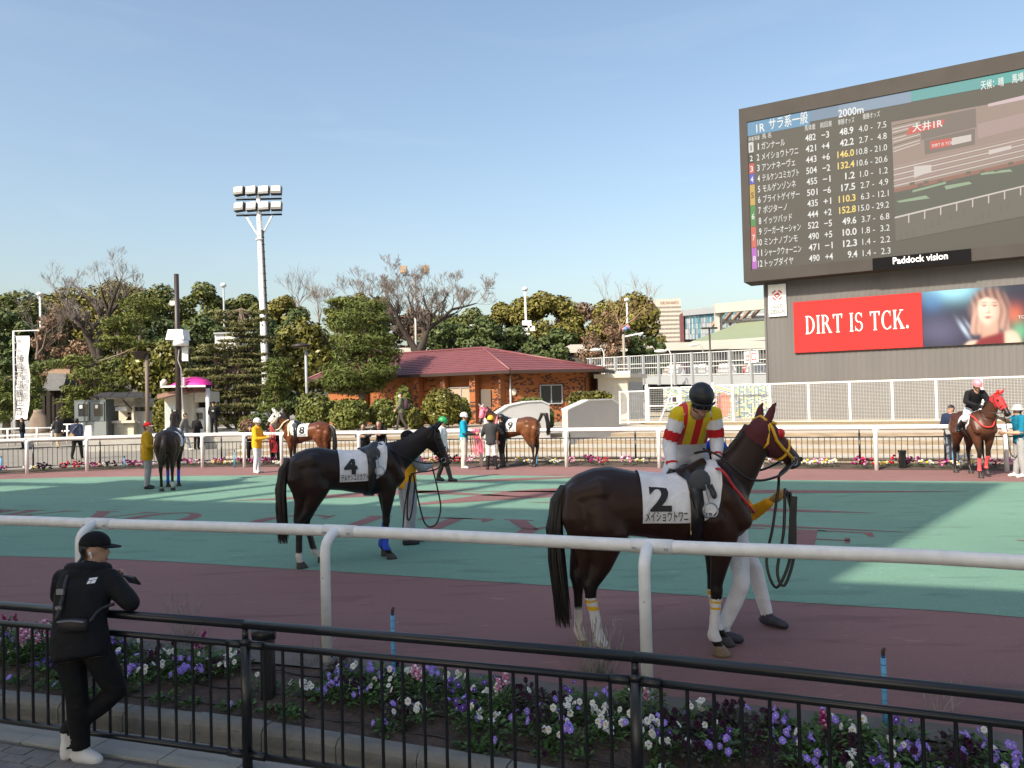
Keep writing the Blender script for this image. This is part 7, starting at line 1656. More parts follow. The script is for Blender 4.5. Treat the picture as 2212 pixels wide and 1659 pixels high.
def bridle(Hd, m_=None, r=.011, nose=.60, hood=None, hood_pred=None, ears=None):
    m_ = m_ or M_bridle; HP = Hd['HP']; T = Hd['T']
    if hood: 
        Pn, dv, hl_ = Hd['P'], Hd['hdv'], Hd['hl']
        def pr(t, c):
            if t == HI['ear']: return ears is None
            if t not in (HI['head'], HI['neck']): return False
            u = ((Vector(c) - Pn).dot(dv) + .06) / hl_
            if t == HI['neck']: return (Vector(c) - Pn).length < .145
            w = Vector(c) - HP(.33, .045, 0)
            if abs(w.dot(Hd['hs'])) > .06 and (w - Hd['hs'] * w.dot(Hd['hs'])).length < .035: return False
            return u < .70 if hood_pred is None else hood_pred(u)
        shell(Hd['fig'], 'hood', hood, pr, .008, T)
        if ears: shell(Hd['fig'], 'ear_cover', ears, lambda t, c: t == HI['ear'], .009, T)
    q = MB(); loop = lambda t, o, u, w, k=1.06: [HP(t, o + u * k * math.sin(a), w * k * math.cos(a)) for a in [2 * PI * i / 20 for i in range(20)]]
    q.tube(loop(nose, -.016, .088, .068, 1.10), r, 6, closed=True); q.build('noseband', m_, T, world=False)
    q = MB()
    for w in (-1, 1):
        q.tube([HP(.02, .085, .04 * w), HP(.10, .03, .098 * w), HP(.26, -.04, .108 * w), HP(.45, -.05, .094 * w), HP(nose + .08, -.045, .070 * w), HP(.80, -.05, .062 * w)], r, 6)
        q.tube([HP(.05, .07, .06 * w), HP(.16, .085, .088 * w), HP(.18, .105, .03 * w), HP(.18, .11, 0)], r * .9, 6); q.tube([HP(.05, .04, .085 * w), HP(.16, -.10, .090 * w), HP(.20, -.165, .02 * w)], r * .8, 6)
    q.tube([HP(.0, .06, -.07), HP(.0, .10, 0), HP(.0, .06, .07)], r, 6); q.build('headpiece', m_, T, world=False)
    q = MB()
    for w in (-1, 1): c = HP(.82, -.055, .066 * w); q.tube([c + Hd['hdv'] * (.034 * math.cos(a)) + Hd['hup'] * (.034 * math.sin(a)) for a in [2 * PI * i / 14 for i in range(14)]], .006, 5, closed=True)
    q.tube([HP(.82, -.055, -.066), HP(.82, -.055, .066)], .007, 5); q.build('bit', mat('stirrup_steel', (.35, .36, .38), .3, 0, metal=.8), T, world=False)
def wraps(Hd, spec):
    for nm, m_, z0, z1, off, pn in spec:
        shell(Hd['fig'], pn, m_, lambda t, c, nm=nm, z0=z0, z1=z1: t == HI[nm] and z0 < c[2] < z1, off, Hd['T'])
def strap(Hd, pts, r, m_, name, parent=None, n=6): q = MB(); q.tube(pts, r, n); return q.build(name, m_, parent or Hd['T'], world=False)
def smooth_path(pts, n=6):
    P = [Vector(p) for p in pts]; out = []
    for i in range(len(P) - 1):
        a, b, c, d = P[max(i - 1, 0)], P[i], P[i + 1], P[min(i + 2, len(P) - 1)]
        for k in range(n): t = k / n; out.append(.5 * ((2 * b) + (c - a) * t + (2 * a - 5 * b + 4 * c - d) * t * t + (3 * b - a - 3 * c + d) * t ** 3))
    return out + [P[-1]]
# ================================================================ HORSES AND PEOPLE ON THE TRACK
fwd = lambda a: Vector((math.cos(R(a)), math.sin(R(a)), 0))
BAY = ((.034, .0150, .0095), (.016, .009, .007), (.010, .008, .008), (.055, .030, .020))
# ---- horse number 2
loc2 = onz(1422, 1409)
H2 = horse('dark bay horse in a red hood and number 2 saddle cloth, standing nearest the camera', loc2, 0, 'dark_bay', *BAY, poll=(.90, .0, 1.80), hdir=(.40, .24, -.30),
    legs={'RF': (-.055, -.05, -.05), 'LF': (-.015, .035, .055), 'RH': (.06, .085, .085), 'LH': (-.02, -.055, -.08)}, socks={'RF': .085, 'RH': .13, 'LH': .36}, voxel=.017,
    tail=[(-.745, 0, 1.36), (-.80, 0, 1.26), (-.825, 0, 1.04), (-.815, 0, .78), (-.77, 0, .27)], hoofs={'RF': M_hoof, 'RH': M_hoof, 'LH': M_hoof})
cl2 = tack(H2, -1, '2', 'メイショウトワニ', cx=(-.14, .50), zb=1.10, name_w=.33)
MR = mat('maroon_hood_cloth', (.085, .012, .016), .8, .1, bump=.2); YB = mat('yellow_bridle_webbing', hexc(225, 175, 30), .5, .05); RB = mat('red_strap', hexc(190, 45, 55), .5, .05)
bridle(H2, YB, .014, .60, hood=MR)
for w in (-.088, .088): q = MB(); q.ell(H2['HP'](.31, .045, w), (.04, .026, .04), 12, 8); q.build('blinker_cup', mat('red_blinker', hexc(200, 30, 40), .3, .05), H2['T'], world=False)
wh = mat('white_leg_wrap', (.66, .66, .66), .85, .08, 30, bump=.3, bscale=60)
wraps(H2, [(n_, wh, a_, b_, .008, 'leg_wrap') for n_, a_, b_ in (('RF', .13, .47), ('LF', .14, .48), ('RH', .11, .50))] + [(n_, YB, z_, z_ + .022, .011, 'wrap_stripe') for n_, zz in (('RF', .43), ('LF', .44), ('RH', .46)) for z_ in (zz, zz - .055)])
strap(H2, smooth_path([on_angle(H2, .40, R(70), .02), on_side(H2, .47, 1.50, -1, .02) or Vector((.47, -.15, 1.5)), Vector((.60, -.235, 1.36)), Vector((.73, -.20, 1.20)), Vector((.80, -.08, 1.14)), Vector((.81, 0, 1.13))]), .011, RB, 'breast_strap')
q = MB(); q.beam(on_angle(H2, .235, R(-60), .03), on_side(H2, .235, 1.02, -1, .032), .012, .006, up=(1, 0, 0)); q.build('girth_edge', mat('tan_elastic', hexc(205, 180, 130), .6, .05), H2['T'], world=False)
q = MB(); q.tube(smooth_path([on_angle(H2, .37, R(-50), .05), on_side(H2, .385, 1.36, -1, .05), on_side(H2, .41, 1.29, -1, .045), on_side(H2, .425, 1.31, -1, .045), on_side(H2, .40, 1.38, -1, .05)], 4), .011, 6); q.build('stirrup_leather', S_black, H2['T'], world=False)
bitR = H2['HP'](.82, -.055, -.07)
q = MB()
q.tube(smooth_path([bitR, Vector((.98, -.16, 1.44)), Vector((.74, -.19, 1.42)), Vector((.52, -.14, 1.60)), Vector((.44, -.04, 1.64)), Vector((.36, .06, 1.62))]), .010, 6)
q.tube(smooth_path([H2['HP'](.82, -.055, .07), Vector((.95, .16, 1.46)), Vector((.72, .18, 1.45)), Vector((.5, .13, 1.62)), Vector((.42, .0, 1.66))]), .010, 6); q.build('reins', M_bridle, H2['T'], world=False)
# ---- jockey bending over horse 2
def stripes():
    m = bpy.data.materials.new('striped_silks'); m.use_nodes = True; nt = m.node_tree; b = nt.nodes['Principled BSDF']; b.inputs['Roughness'].default_value = .5
    tc = nd(nt, 'ShaderNodeTexCoord'); sp = nd(nt, 'ShaderNodeSeparateXYZ'); mu = nd(nt, 'ShaderNodeMath', operation='MULTIPLY'); mu.inputs[1].default_value = 2 * PI / .125; co = nd(nt, 'ShaderNodeMath', operation='COSINE'); gt = nd(nt, 'ShaderNodeMath', operation='GREATER_THAN'); gt.inputs[1].default_value = .05
    mx = nd(nt, 'ShaderNodeMix', data_type='RGBA'); mx.inputs[6].default_value = (*hexc(222, 196, 40), 1); mx.inputs[7].default_value = (*hexc(205, 32, 38), 1)
    nt.links.new(tc.outputs['Object'], sp.inputs[0]); nt.links.new(sp.outputs['Y'], mu.inputs[0]); nt.links.new(mu.outputs[0], co.inputs[0]); nt.links.new(co.outputs[0], gt.inputs[0]); nt.links.new(gt.outputs[0], mx.inputs[0]); nt.links.new(mx.outputs[2], b.inputs['Base Color'])
    n2 = nd(nt, 'ShaderNodeTexNoise'); n2.inputs['Scale'].default_value = 16; bp = nd(nt, 'ShaderNodeBump'); bp.inputs['Strength'].default_value = .5; bp.inputs['Distance'].default_value = .02; nt.links.new(tc.outputs['Object'], n2.inputs['Vector']); nt.links.new(n2.outputs['Fac'], bp.inputs['Height']); nt.links.new(bp.outputs[0], b.inputs['Normal'])
    return m
C_silkw = mat('white_silk', (.70, .71, .76), .5, .05, 9, bump=.55, bscale=26); 
JL = Vector((1.54, 6.80, 0)); js = 1.62 / 1.70
def jl(x, y, z): return (-(y - JL.y) / js, (x + .04 - JL.x) / js, z / js)
jj = dict(pelvis=jl(1.50, 6.84, 1.62), waist=jl(1.49, 6.72, 1.72), chest=jl(1.485, 6.56, 1.87), upper=jl(1.485, 6.42, 1.965), neck=jl(1.485, 6.34, 2.01), head=jl(1.49, 6.235, 2.06),
    Rhip=jl(1.41, 6.80, 1.56), Lhip=jl(1.59, 6.80, 1.56), Rknee=jl(1.24, 6.70, 1.28), Lknee=jl(1.66, 6.82, 1.20), Rank=jl(1.20, 6.95, .84), Lank=jl(1.70, 6.98, .76), Rtoe=jl(1.19, 6.86, .76), Ltoe=jl(1.71, 6.88, .68),
    Rsh=jl(1.345, 6.43, 1.945), Lsh=jl(1.635, 6.43, 1.945), Rel=jl(1.265, 6.46, 1.70), Lel=jl(1.665, 6.45, 1.72), Rwr=jl(1.265, 6.36, 1.52), Lwr=jl(1.635, 6.36, 1.585))
st_ = stripes()
def sl_band(t, c, P_=None): return False
J2 = person('jockey in red and yellow striped silks leaning over horse number 2', JL, -90, 1.62, jj, hat=('helmet', mat('black_helmet', (.012, .013, .016), .45, .1), S_black), hair=None, look=(6, 24), voxel=.013, sleeves=True, hands=S_black, curl=.9, hem=.02,
    hand_n={'L': (-.2, .3, -1), 'R': (-.2, -.3, -1)}, boots=S_black, garments=[('silks', lambda t, c: t == TI['torso'] and c[2] > 1.69, st_, .010), ('sleeves', ('arm_u', 'arm_l'), C_silkw, .008), ('breeches', lambda t, c: t in (TI['hip'], TI['leg'], TI['shin']) or (t == TI['torso'] and c[2] <= 1.70), C_silkw, .007)])
def armband(t, c):
    if t != TI['arm_u']: return False
    for S_ in BS:
        sh, el = J2['J'][S_ + 'sh'], J2['J'][S_ + 'el']; u = (Vector(c) - sh).dot(el - sh) / (el - sh).length_squared; dd = (Vector(c) - sh.lerp(el, u)).length
        if .55 < u < .86 and dd < .12: return True
    return False
for BS in 'LR': shell(J2['fig'], 'sleeve_band', cloth_mat('red', hexc(200, 30, 38)), armband, .011, J2['thing'])
def ycap(t, c):
    if t != TI['arm_u']: return False
    return min((Vector(c) - J2['J'][S_ + 'sh']).length for S_ in 'LR') < .075
shell(J2['fig'], 'shoulder_panel', cloth_mat('silk_yellow', hexc(222, 196, 40)), ycap, .012, J2['thing'])
def cuff(t, c):
    if t != TI['arm_l']: return False
    return any(.80 < (Vector(c) - J2['J'][S_ + 'el']).dot(J2['J'][S_ + 'wr'] - J2['J'][S_ + 'el']) / (J2['J'][S_ + 'wr'] - J2['J'][S_ + 'el']).length_squared < .90 and (Vector(c) - J2['J'][S_ + 'wr']).length < .09 for S_ in 'LR')
shell(J2['fig'], 'cuff_stripe', C_red, cuff, .011, J2['thing'])
g = MB(); Hh = J2['H']; rg = []
for i in range(13): a = R(-75 + 150 * i / 12); rg.append([Hh(.112 * math.cos(a) + .004, .094 * math.sin(a), -.006 + dz) for dz in (-.034, .0, .03)])
g.add([p for r_ in rg for p in r_], [(3 * i + k, 3 * i + 3 + k, 3 * i + 4 + k, 3 * i + 1 + k) for i in range(12) for k in range(2)], smooth=True); g.build('goggles', mat('goggle_lens', (.006, .006, .008), .06, 0, spec=.9), J2['thing'], world=False)
wt = thing('whip', 'black riding whip hanging from the jockey hand over the number 2 cloth', 'whip', (1.35, 6.02, 1.45)); q = MB(); q.tube([(1.34, 6.05, 1.50), (1.36, 6.015, 1.40), (1.40, 6.0, 1.22)], [.008, .007, .006], 6); q.build('shaft', S_black, wt); q = MB(); q.beam((1.40, 6.0, 1.23), (1.415, 5.998, 1.15), .022, .006, up=(0, 1, 0)); q.build('flap', S_black, wt)
# ---- handler behind horse 2
A, B_ = onz(1556, 1388), onz(1668, 1352); mid = (A + B_) / 2 + Vector((-.08, .10, 0)); hd_ = 12
def loc2l(p, base, ang, s): d = Vector(p) - Vector(base); c_, s_ = math.cos(R(ang)), math.sin(R(ang)); return ((d.x * c_ + d.y * s_) / s, (-d.x * s_ + d.y * c_) / s, d.z / s)
hs1 = 1.68 / 1.70; q2 = lambda *p: loc2l(p, mid, hd_, hs1)
HA = person('handler in blue cap and white trousers walking behind horse number 2', mid, hd_, 1.68, dict(Rank=q2(A.x + .02, A.y, .085), Rtoe=q2(A.x + .16, A.y - .02, .03), Lank=q2(B_.x - .05, B_.y, .10), Ltoe=q2(B_.x + .08, B_.y - .1, .03), Rknee=q2(A.x + .18, A.y - .05, .50), Lknee=q2(B_.x - .14, B_.y, .52),
    Rwr=q2(2.185, 6.62, 1.17), Rel=q2(2.07, 6.78, 1.04), pelvis=(-.02, 0, .93), waist=(-.06, 0, 1.06), chest=(-.10, 0, 1.26), upper=(-.13, 0, 1.40), neck=(-.14, 0, 1.48), head=(-.13, 0, 1.60), Rsh=(-.13, -.165, 1.40), Lsh=(-.13, .165, 1.40)), bottom=C_white, hat=('cap', cloth_mat('blue', hexc(40, 75, 190))), look=(10, 5), voxel=.016, shoe=mat('dark_trainer', (.035, .035, .05), .6, .2), hands=mat('tan_glove', hexc(190, 150, 90), .7, .1), garments=[('bib', ('torso',), C_yellow, .012), ('sleeves', ('arm_u', 'arm_l'), C_yellow, .008), ('trousers', ('hip', 'leg', 'shin'), C_white, .003), ('shoes', ('foot',), mat('dark_trainer', (.035, .035, .05), .6, .2), .006)])
lr = thing('lead_rope', 'black lead rein hanging in loops from the bit of horse number 2', 'lead rope', (2.3, 6.2, 1.2)); q = MB(); b0 = loc2 + bitR
rp = lambda x, y, z: Vector((x - .10, y, z + (.08 if z < .9 else 0)))
q.tube(smooth_path([b0, b0 + Vector((-.12, .02, -.10)), rp(2.33, 6.52, 1.30), rp(2.26, 6.48, .98), rp(2.18, 6.42, .62), rp(2.24, 6.38, .42), rp(2.36, 6.4, .62), rp(2.42, 6.45, 1.0), rp(2.40, 6.52, 1.28)]), .013, 6)
q.tube(smooth_path([rp(2.38, 6.5, 1.3), rp(2.34, 6.45, .95), rp(2.26, 6.40, .55), rp(2.30, 6.36, .44), rp(2.40, 6.4, .66), rp(2.44, 6.46, 1.05), rp(2.42, 6.5, 1.27)]), .013, 6); q.build('rope', S_black, lr); q = MB(); q.beam((2.33, 6.44, 1.24), (2.28, 6.40, .78), .055, .02, up=(0, 1, 0)); q.build('strap', S_black, lr)
# ---- horse number 4 and handler
hd4 = 22; loc4 = Vector((-2.23, 10.24, 0))
H4 = horse('black brown horse with number 4 saddle cloth and blue front wraps standing in the middle', loc4, hd4, 'brown_black', (.022, .0115, .009), (.009, .007, .007), (.008, .007, .007), (.075, .038, .024), poll=(1.17, 0, 1.665), hdir=(.27, .02, -.48),
    legs={'RF': (-.02, .0, .02), 'LF': (.03, .0, .0), 'RH': (-.02, -.06, -.10), 'LH': (.10, .16, .20)}, socks={'RH': .22, 'LH': .20}, voxel=.018, tail=[(-.745, 0, 1.37), (-.81, 0, 1.26), (-.84, 0, 1.02), (-.84, 0, .76), (-.82, 0, .35)])
tack(H4, -1, '4', 'テルケンユミカブト', cx=(-.13, .50), zb=1.08, name_w=.34)
bridle(H4); blu = mat('blue_leg_wrap', hexc(35, 75, 190), .7, .1, 20, bump=.3, bscale=50)
wraps(H4, [('RF', blu, .13, .44, .008, 'leg_wrap'), ('LF', blu, .14, .45, .008, 'leg_wrap'), ('RH', S_black, .2, .48, .006, 'leg_wrap'), ('LH', S_black, .2, .48, .006, 'leg_wrap')])
b4 = H4['HP'](.82, -.055, -.07); q = MB()
q.tube(smooth_path([b4, Vector((1.18, -.2, 1.17)), Vector((.92, -.18, 1.14)), Vector((.85, -.12, 1.12))]), .010, 6); q.tube(smooth_path([b4, Vector((1.05, -.12, 1.25)), Vector((.70, -.17, 1.38)), Vector((.42, -.12, 1.56))]), .009, 6); q.build('reins', M_bridle, H4['T'], world=False)
lr = thing('lead_rope', 'black lead rein looping to knee height under the head of horse number 4', 'lead rope', loc4 + Vector((1.1, .3, .9))); M4 = Matrix.Translation(loc4) @ Matrix.Rotation(R(hd4), 4, 'Z'); w4 = lambda x, y, z: M4 @ Vector((x, y, z)); q = MB()
q.tube(smooth_path([w4(1.16, -.10, 1.17), w4(1.22, -.1, .90), w4(1.26, -.1, .62), w4(1.18, -.1, .40), w4(1.04, -.1, .42), w4(.95, -.12, .72), w4(.88, -.14, 1.10)]), .011, 6)
q.tube(smooth_path([w4(.86, -.1, 1.12), w4(.80, -.1, .8), w4(.79, -.1, .52), w4(.84, -.1, .56), w4(.90, -.1, .95), w4(.88, -.1, 1.12)]), .012, 6); q.tube(smooth_path([w4(.84, -.1, 1.10), w4(.76, -.1, .7), w4(.72, -.1, .36)]), .010, 5); q.build('rope', S_black, lr)
m4 = (onz(872, 1181) + onz(905, 1172)) / 2 + Vector((-.05, .05, 0))
person('handler in yellow bib and grey trousers behind the neck of horse number 4', m4, 30, 1.66, dict(Rwr=(.38, -.02, 1.16), Rel=(.14, -.2, 1.14), Lank=(.12, .10, .085), Ltoe=(.28, .08, .03), Rank=(-.06, -.08, .085), Rtoe=(.10, -.12, .03)), bottom=C_grey, voxel=.018, hat=('cap', C_black), shoe=C_dgrey, garments=[('bib', ('torso',), C_yellow, .014), ('shirt', ('arm_u', 'arm_l'), C_grey, .008), ('trousers', ('hip', 'leg', 'shin'), mat('cloth_grey_trouser', (.36, .36, .40), .8, .1, 8, bump=.4, bscale=16), .016), ('shoes', ('foot',), C_dgrey, .006)])
# ---- horse seen from behind with handler
hdL = 106; locL = onz(361, 1061) + fwd(hdL) * .55
HL = horse('dark bay horse seen from behind with blue wraps, beside the handler in ochre', locL, hdL, 'bay_rear', (.040, .018, .012), (.012, .009, .009), (.010, .008, .008), (.04, .02, .015), poll=(.90, .0, 1.86), hdir=(.42, .05, -.36), legs={'RF': (.05, .06, .06), 'LF': (-.02, -.02, -.02), 'LH': (.0, .0, -.02), 'RH': (.05, .06, .06)}, socks={'LH': .12, 'RH': .24}, voxel=.024, tail=[(-.76, 0, 1.37), (-.86, .01, 1.28), (-.89, .03, 1.1), (-.88, .05, .9), (-.86, .06, .66)], hair_m=mat('dark_brown_hair', (.035, .022, .016), .5, .2))
tack(HL, -1, None, None, race=False, zb=1.08); bridle(HL); wraps(HL, [('RF', blu, .13, .44, .008, 'leg_wrap'), ('LF', blu, .13, .44, .008, 'leg_wrap')])
person('handler in an ochre jacket and red and white cap beside the horse seen from behind', onz(319, 1056), 20, 1.70, dict(Rwr=(.30, -.14, 1.05), Rel=(.05, -.25, 1.10), Lwr=(.22, .2, 1.0)), C_ochre, cloth_mat('light_grey', (.33, .34, .36)), voxel=.022, hat=('cap', C_red, C_white), bulk=1.15, look=(-20, -4), hem=.20)
# ---- horse number 8
hd8 = 171; loc8 = onz(667, 1017)
H8 = horse('bright bay horse with white face mask and number 8 cloth at the far rail', loc8, hd8, 'bright_bay', (.135, .042, .018), (.06, .020, .011), (.012, .009, .008), (.05, .022, .015), poll=(.96, .14, 1.78), hdir=(.30, .40, -.50), voxel=.024, rough=.34, tail=[(-.755, 0, 1.36), (-.85, 0, 1.22), (-.87, 0, 1.0), (-.86, 0, .75), (-.84, 0, .4)])
tack(H8, 1, '8', 'イッツバッド', zb=1.08, num_x=.165, name_w=.30, race=False); Wm = mat('white_mask_cloth', (.72, .72, .72), .8, .05, bump=.2); bridle(H8, mat('cream_webbing', hexc(235, 215, 175), .6, .05), .014, .62, hood=Wm, ears=Wm)
crm = mat('cream_webbing', hexc(235, 215, 175), .6, .05); strap(H8, smooth_path([H8['HP'](.82, -.05, .07), Vector((1.0, .30, 1.30)), Vector((.86, .22, 1.32)), Vector((.70, .19, 1.52)), Vector((.60, .06, 1.60))]), .022, crm, 'reins')
band(H8, .52, .05, .02, crm, 'neck_strap', -75, 110)
person('handler in a bright yellow jacket and white helmet at the head of horse number 8', onz(556, 1022), -8, 1.66, dict(Rwr=(.34, -.08, 1.10), Rel=(.08, -.24, 1.08), Lwr=(.36, .10, 1.12), Lel=(.10, .22, 1.10), Rtoe=(.10, -.16, .03)), C_yellow, C_white, S_white, ('helmet', mat('white_helmet', (.75, .75, .74), .4, .03)), voxel=.024, bulk=1.12, look=(-10, 0), hem=.16)
rs = thing('lead_rope', 'red and white lead straps gathered in the hands of the yellow jacket handler', 'lead rope', onz(585, 1018) + Vector((0, 0, 1.1))); hp = onz(576, 1021) + Vector((0, 0, 1.12)); hh8 = Matrix.Translation(loc8) @ Matrix.Rotation(R(hd8), 4, 'Z') @ H8['HP'](.82, -.05, .07); q = MB()
for i in range(4): q.tube(smooth_path([hh8, hp + Vector((.12 + i * .05, .02, .1)), hp + Vector((.10 + i * .06, .0, -.25 - .05 * i)), hp + Vector((.16 + i * .05, .02, -.5)), hp + Vector((.22 + i * .03, 0, -.2)), hp]), .012, 5)
q.build('strap', RB, rs)
# ---- horse number 9
hd9 = 157; loc9 = onz(1151, 1008) + fwd(hd9) * .52
H9 = horse('bay horse with pink hood, number 9 cloth and raised tail at the far rail', loc9, hd9, 'golden_bay', (.150, .056, .022), (.045, .018, .011), (.030, .020, .016), (.05, .025, .016), poll=(.97, .28, 1.80), hdir=(.02, .42, -.72), voxel=.024, rough=.34, legs={'LH': (.03, -.02, -.10), 'RH': (-.02, .04, .10)}, tail=[(-.76, 0, 1.40), (-.86, 0, 1.60), (-.99, 0, 1.60), (-1.05, 0, 1.30), (-1.05, 0, .98)])
pk_ = mat('pink_hood_cloth', hexc(240, 130, 150), .7, .05, bump=.2); tack(H9, 1, '9', 'ジーガーオーシャン', zb=1.08, num_x=.165, name_w=.32, race=False); bridle(H9, pk_, .013, .62, hood=pk_, ears=mat('grey_ear_cloth', (.5, .5, .5), .8, .05))
band(H9, .56, .05, .02, pk_, 'neck_strap', -80, 115)
person('groom in a teal shirt, cream trousers and white helmet holding pink lead straps', onz(1003, 1012), -5, 1.68, dict(Rwr=(.36, -.05, 1.05), Rel=(.06, -.23, 1.08), Lwr=(.34, .14, 1.08), Lel=(.05, .22, 1.1)), C_teal, cloth_mat('cream', (.62, .58, .52)), S_white, ('helmet', mat('white_helmet', (.75, .75, .74), .4, .03)), voxel=.024, hem=.14, look=(-6, 4), garments=[('shirt', ('torso', 'arm_u'), C_teal, .010), ('undersleeves', ('arm_l',), C_dgrey, .006), ('trousers', ('hip', 'leg', 'shin'), cloth_mat('cream', (.62, .58, .52)), .012), ('shoes', ('foot',), S_white, .006)])
ps = thing('lead_rope', 'bright pink lead straps hanging between the teal groom and the pink hood', 'lead rope', onz(1028, 1012) + Vector((0, 0, 1))); hp = onz(1026, 1011) + Vector((0, 0, 1.12)); q = MB(); hpk = mat('hot_pink_strap', hexc(245, 105, 140), .5, .05)
for i in range(5): q.tube(smooth_path([hp + Vector((.05 * i - .05, 0, .1)), hp + Vector((.07 * i - .12, .02, -.25)), hp + Vector((.08 * i - .08, 0, -.62 - .07 * (i % 3))), hp + Vector((.06 * i + .02, .02, -.5)), hp + Vector((.05 * i, 0, -.1))]), .014, 5)
q.build('strap', hpk, ps)
person('jockey in black jacket and yellow helmet seen from behind at horse number 9', onz(1062, 1014), 84, 1.58, dict(Rwr=(.32, -.22, 1.30), Rel=(.16, -.36, 1.14), Lwr=(.30, .20, 1.20), Lel=(.10, .30, 1.10), Rank=(-.02, -.15, .085), Rtoe=(.12, -.18, .03), Lank=(-.02, .13, .085), Ltoe=(.12, .15, .03)), C_dgrey, C_white, S_black, ('helmet', mat('yellow_helmet', hexc(245, 185, 50), .35, .03), mat('yellow_helmet_band', hexc(150, 110, 20), .5, 0)), voxel=.024, boots=S_black, bulk=1.05, hem=.14, look=(0, -4))
person('groom in black with dark green boots standing close behind the yellow helmet jockey', onz(1086, 1009.5), 165, 1.60, dict(Rwr=(.30, -.1, 1.2), Rel=(.08, -.22, 1.12)), C_black, C_black, S_dgreen, ('helmet', mat('black_helmet', (.012, .013, .016), .45, .1)), voxel=.026, boots=S_dgreen, face=False)
# ---- jockey walking beyond horse 4
person('jockey in green helmet and black boots walking behind the head of horse number 4', onz(957, 1040), -15, 1.64, dict(Rank=(.24, -.08, .085), Rtoe=(.40, -.08, .04), Lank=(-.16, .08, .10), Ltoe=(-.02, .08, .03), Rknee=(.14, -.09, .52), Lknee=(-.02, .09, .52)), C_white, C_white, S_black, ('helmet', mat('green_helmet', hexc(40, 150, 90), .4, .03)), voxel=.024, boots=S_black, look=(10, 20))
# ---- right hand horse with rider and handler
hdR = -97; locR = onz(2126, 1031) - fwd(hdR) * .52
HR_ = horse('bay horse in a red mask carrying the rider with the pink helmet', locR, hdR, 'red_bay', (.085, .030, .016), (.035, .014, .010), (.020, .012, .010), (.02, .012, .01), poll=(.80, .20, 1.86), hdir=(.36, .12, -.46), voxel=.021, rough=.36, legs={'RF': (.10, .10, .12), 'LF': (-.06, -.14, -.10, .06), 'LH': (.08, .1, .1), 'RH': (-.06, -.1, -.12)})
rdm = mat('red_mask_cloth', hexc(225, 40, 45), .7, .05, bump=.2); bridle(HR_, M_bridle, .011, .60, hood=rdm); saddle_cloth(HR_, -.10, .48, 1.10, .2); band(HR_, .285, .09, .026, S_black, 'girth'); strap(HR_, smooth_path([on_angle(HR_, .45, R(-40), .02), Vector((.62, -.23, 1.40)), Vector((.78, -.12, 1.22)), Vector((.82, .0, 1.18)), Vector((.78, .12, 1.22)), Vector((.62, .23, 1.40)), on_angle(HR_, .45, R(40), .02)]), .016, mat('red_strap2', hexc(225, 60, 55), .5, .05), 'breast_strap')
pkw = mat('coral_leg_wrap', hexc(240, 85, 90), .7, .06, 20, bump=.3); wraps(HR_, [('RF', pkw, .16, .46, .010, 'leg_wrap'), ('LF', pkw, .20, .50, .010, 'leg_wrap')])
strap(HR_, smooth_path([HR_['HP'](.82, -.055, -.07), Vector((.80, -.12, 1.52)), Vector((.58, -.10, 1.68)), Vector((.48, 0, 1.74)), Vector((.58, .16, 1.66)), HR_['HP'](.82, -.055, .07)]), .010, M_bridle, 'reins')
person('rider in a black jacket, white breeches and pink helmet on the red masked horse', locR, hdR, 1.66, dict(pelvis=(.06, 0, 1.60), waist=(.10, 0, 1.72), chest=(.20, -.01, 1.90), upper=(.28, -.02, 2.02), neck=(.33, -.02, 2.09), head=(.40, -.02, 2.19), Rhip=(.08, -.11, 1.58), Lhip=(.08, .11, 1.58), Rknee=(.42, -.33, 1.40), Lknee=(.42, .33, 1.40), Rank=(.10, -.37, 1.14), Lank=(.10, .37, 1.14), Rtoe=(.26, -.42, 1.10), Ltoe=(.26, .42, 1.10), Rsh=(.28, -.185, 2.02), Lsh=(.28, .145, 2.02), Rel=(.34, -.27, 1.80), Lel=(.36, .24, 1.80), Rwr=(.50, -.10, 1.72), Lwr=(.52, .08, 1.72)), C_black, C_white, S_black, ('helmet', mat('pink_helmet', hexc(245, 150, 165), .35, .03), mat('pink_helmet_band', hexc(200, 90, 110), .4, 0)), look=(0, 18), voxel=.02, boots=S_black, hands=S_black, curl=1.0)
person('groom in a teal shirt and grey bucket hat reaching up to the red masked horse', onz(2206, 1031), 168, 1.66, dict(Rwr=(.44, .02, 1.42), Rel=(.16, -.16, 1.32), Lwr=(.34, .12, 1.06), Lel=(.06, .24, 1.06), Rank=(.06, -.12, .085), Rtoe=(.2, -.14, .03)), cloth_mat('deep_teal', hexc(20, 115, 145)), C_grey, S_white, ('bucket', cloth_mat('pale_grey', (.45, .45, .45))), voxel=.022, hem=.12, hands=mat('tanned_skin', (.30, .16, .10), .5, .05), garments=[('shirt', ('torso', 'arm_u'), cloth_mat('deep_teal', hexc(20, 115, 145)), .012), ('trousers', ('hip', 'leg', 'shin'), cloth_mat('stone_grey', (.34, .34, .35)), .012), ('shoes', ('foot',), S_white, .006)])
strap_t = thing('lead_rope', 'black lead rein hanging beside the teal groom with the bucket hat', 'lead rope', onz(2180, 1031) + Vector((0, 0, 1.2))); q = MB(); hp = onz(2172, 1031) + Vector((0, -.05, 1.42)); q.tube(smooth_path([hp, hp + Vector((.05, 0, -.4)), hp + Vector((.1, 0, -.85)), hp + Vector((.25, .02, -.95)), hp + Vector((.32, .02, -.6)), hp + Vector((.3, .05, -.35))]), .011, 5); q.build('rope', S_black, strap_t)
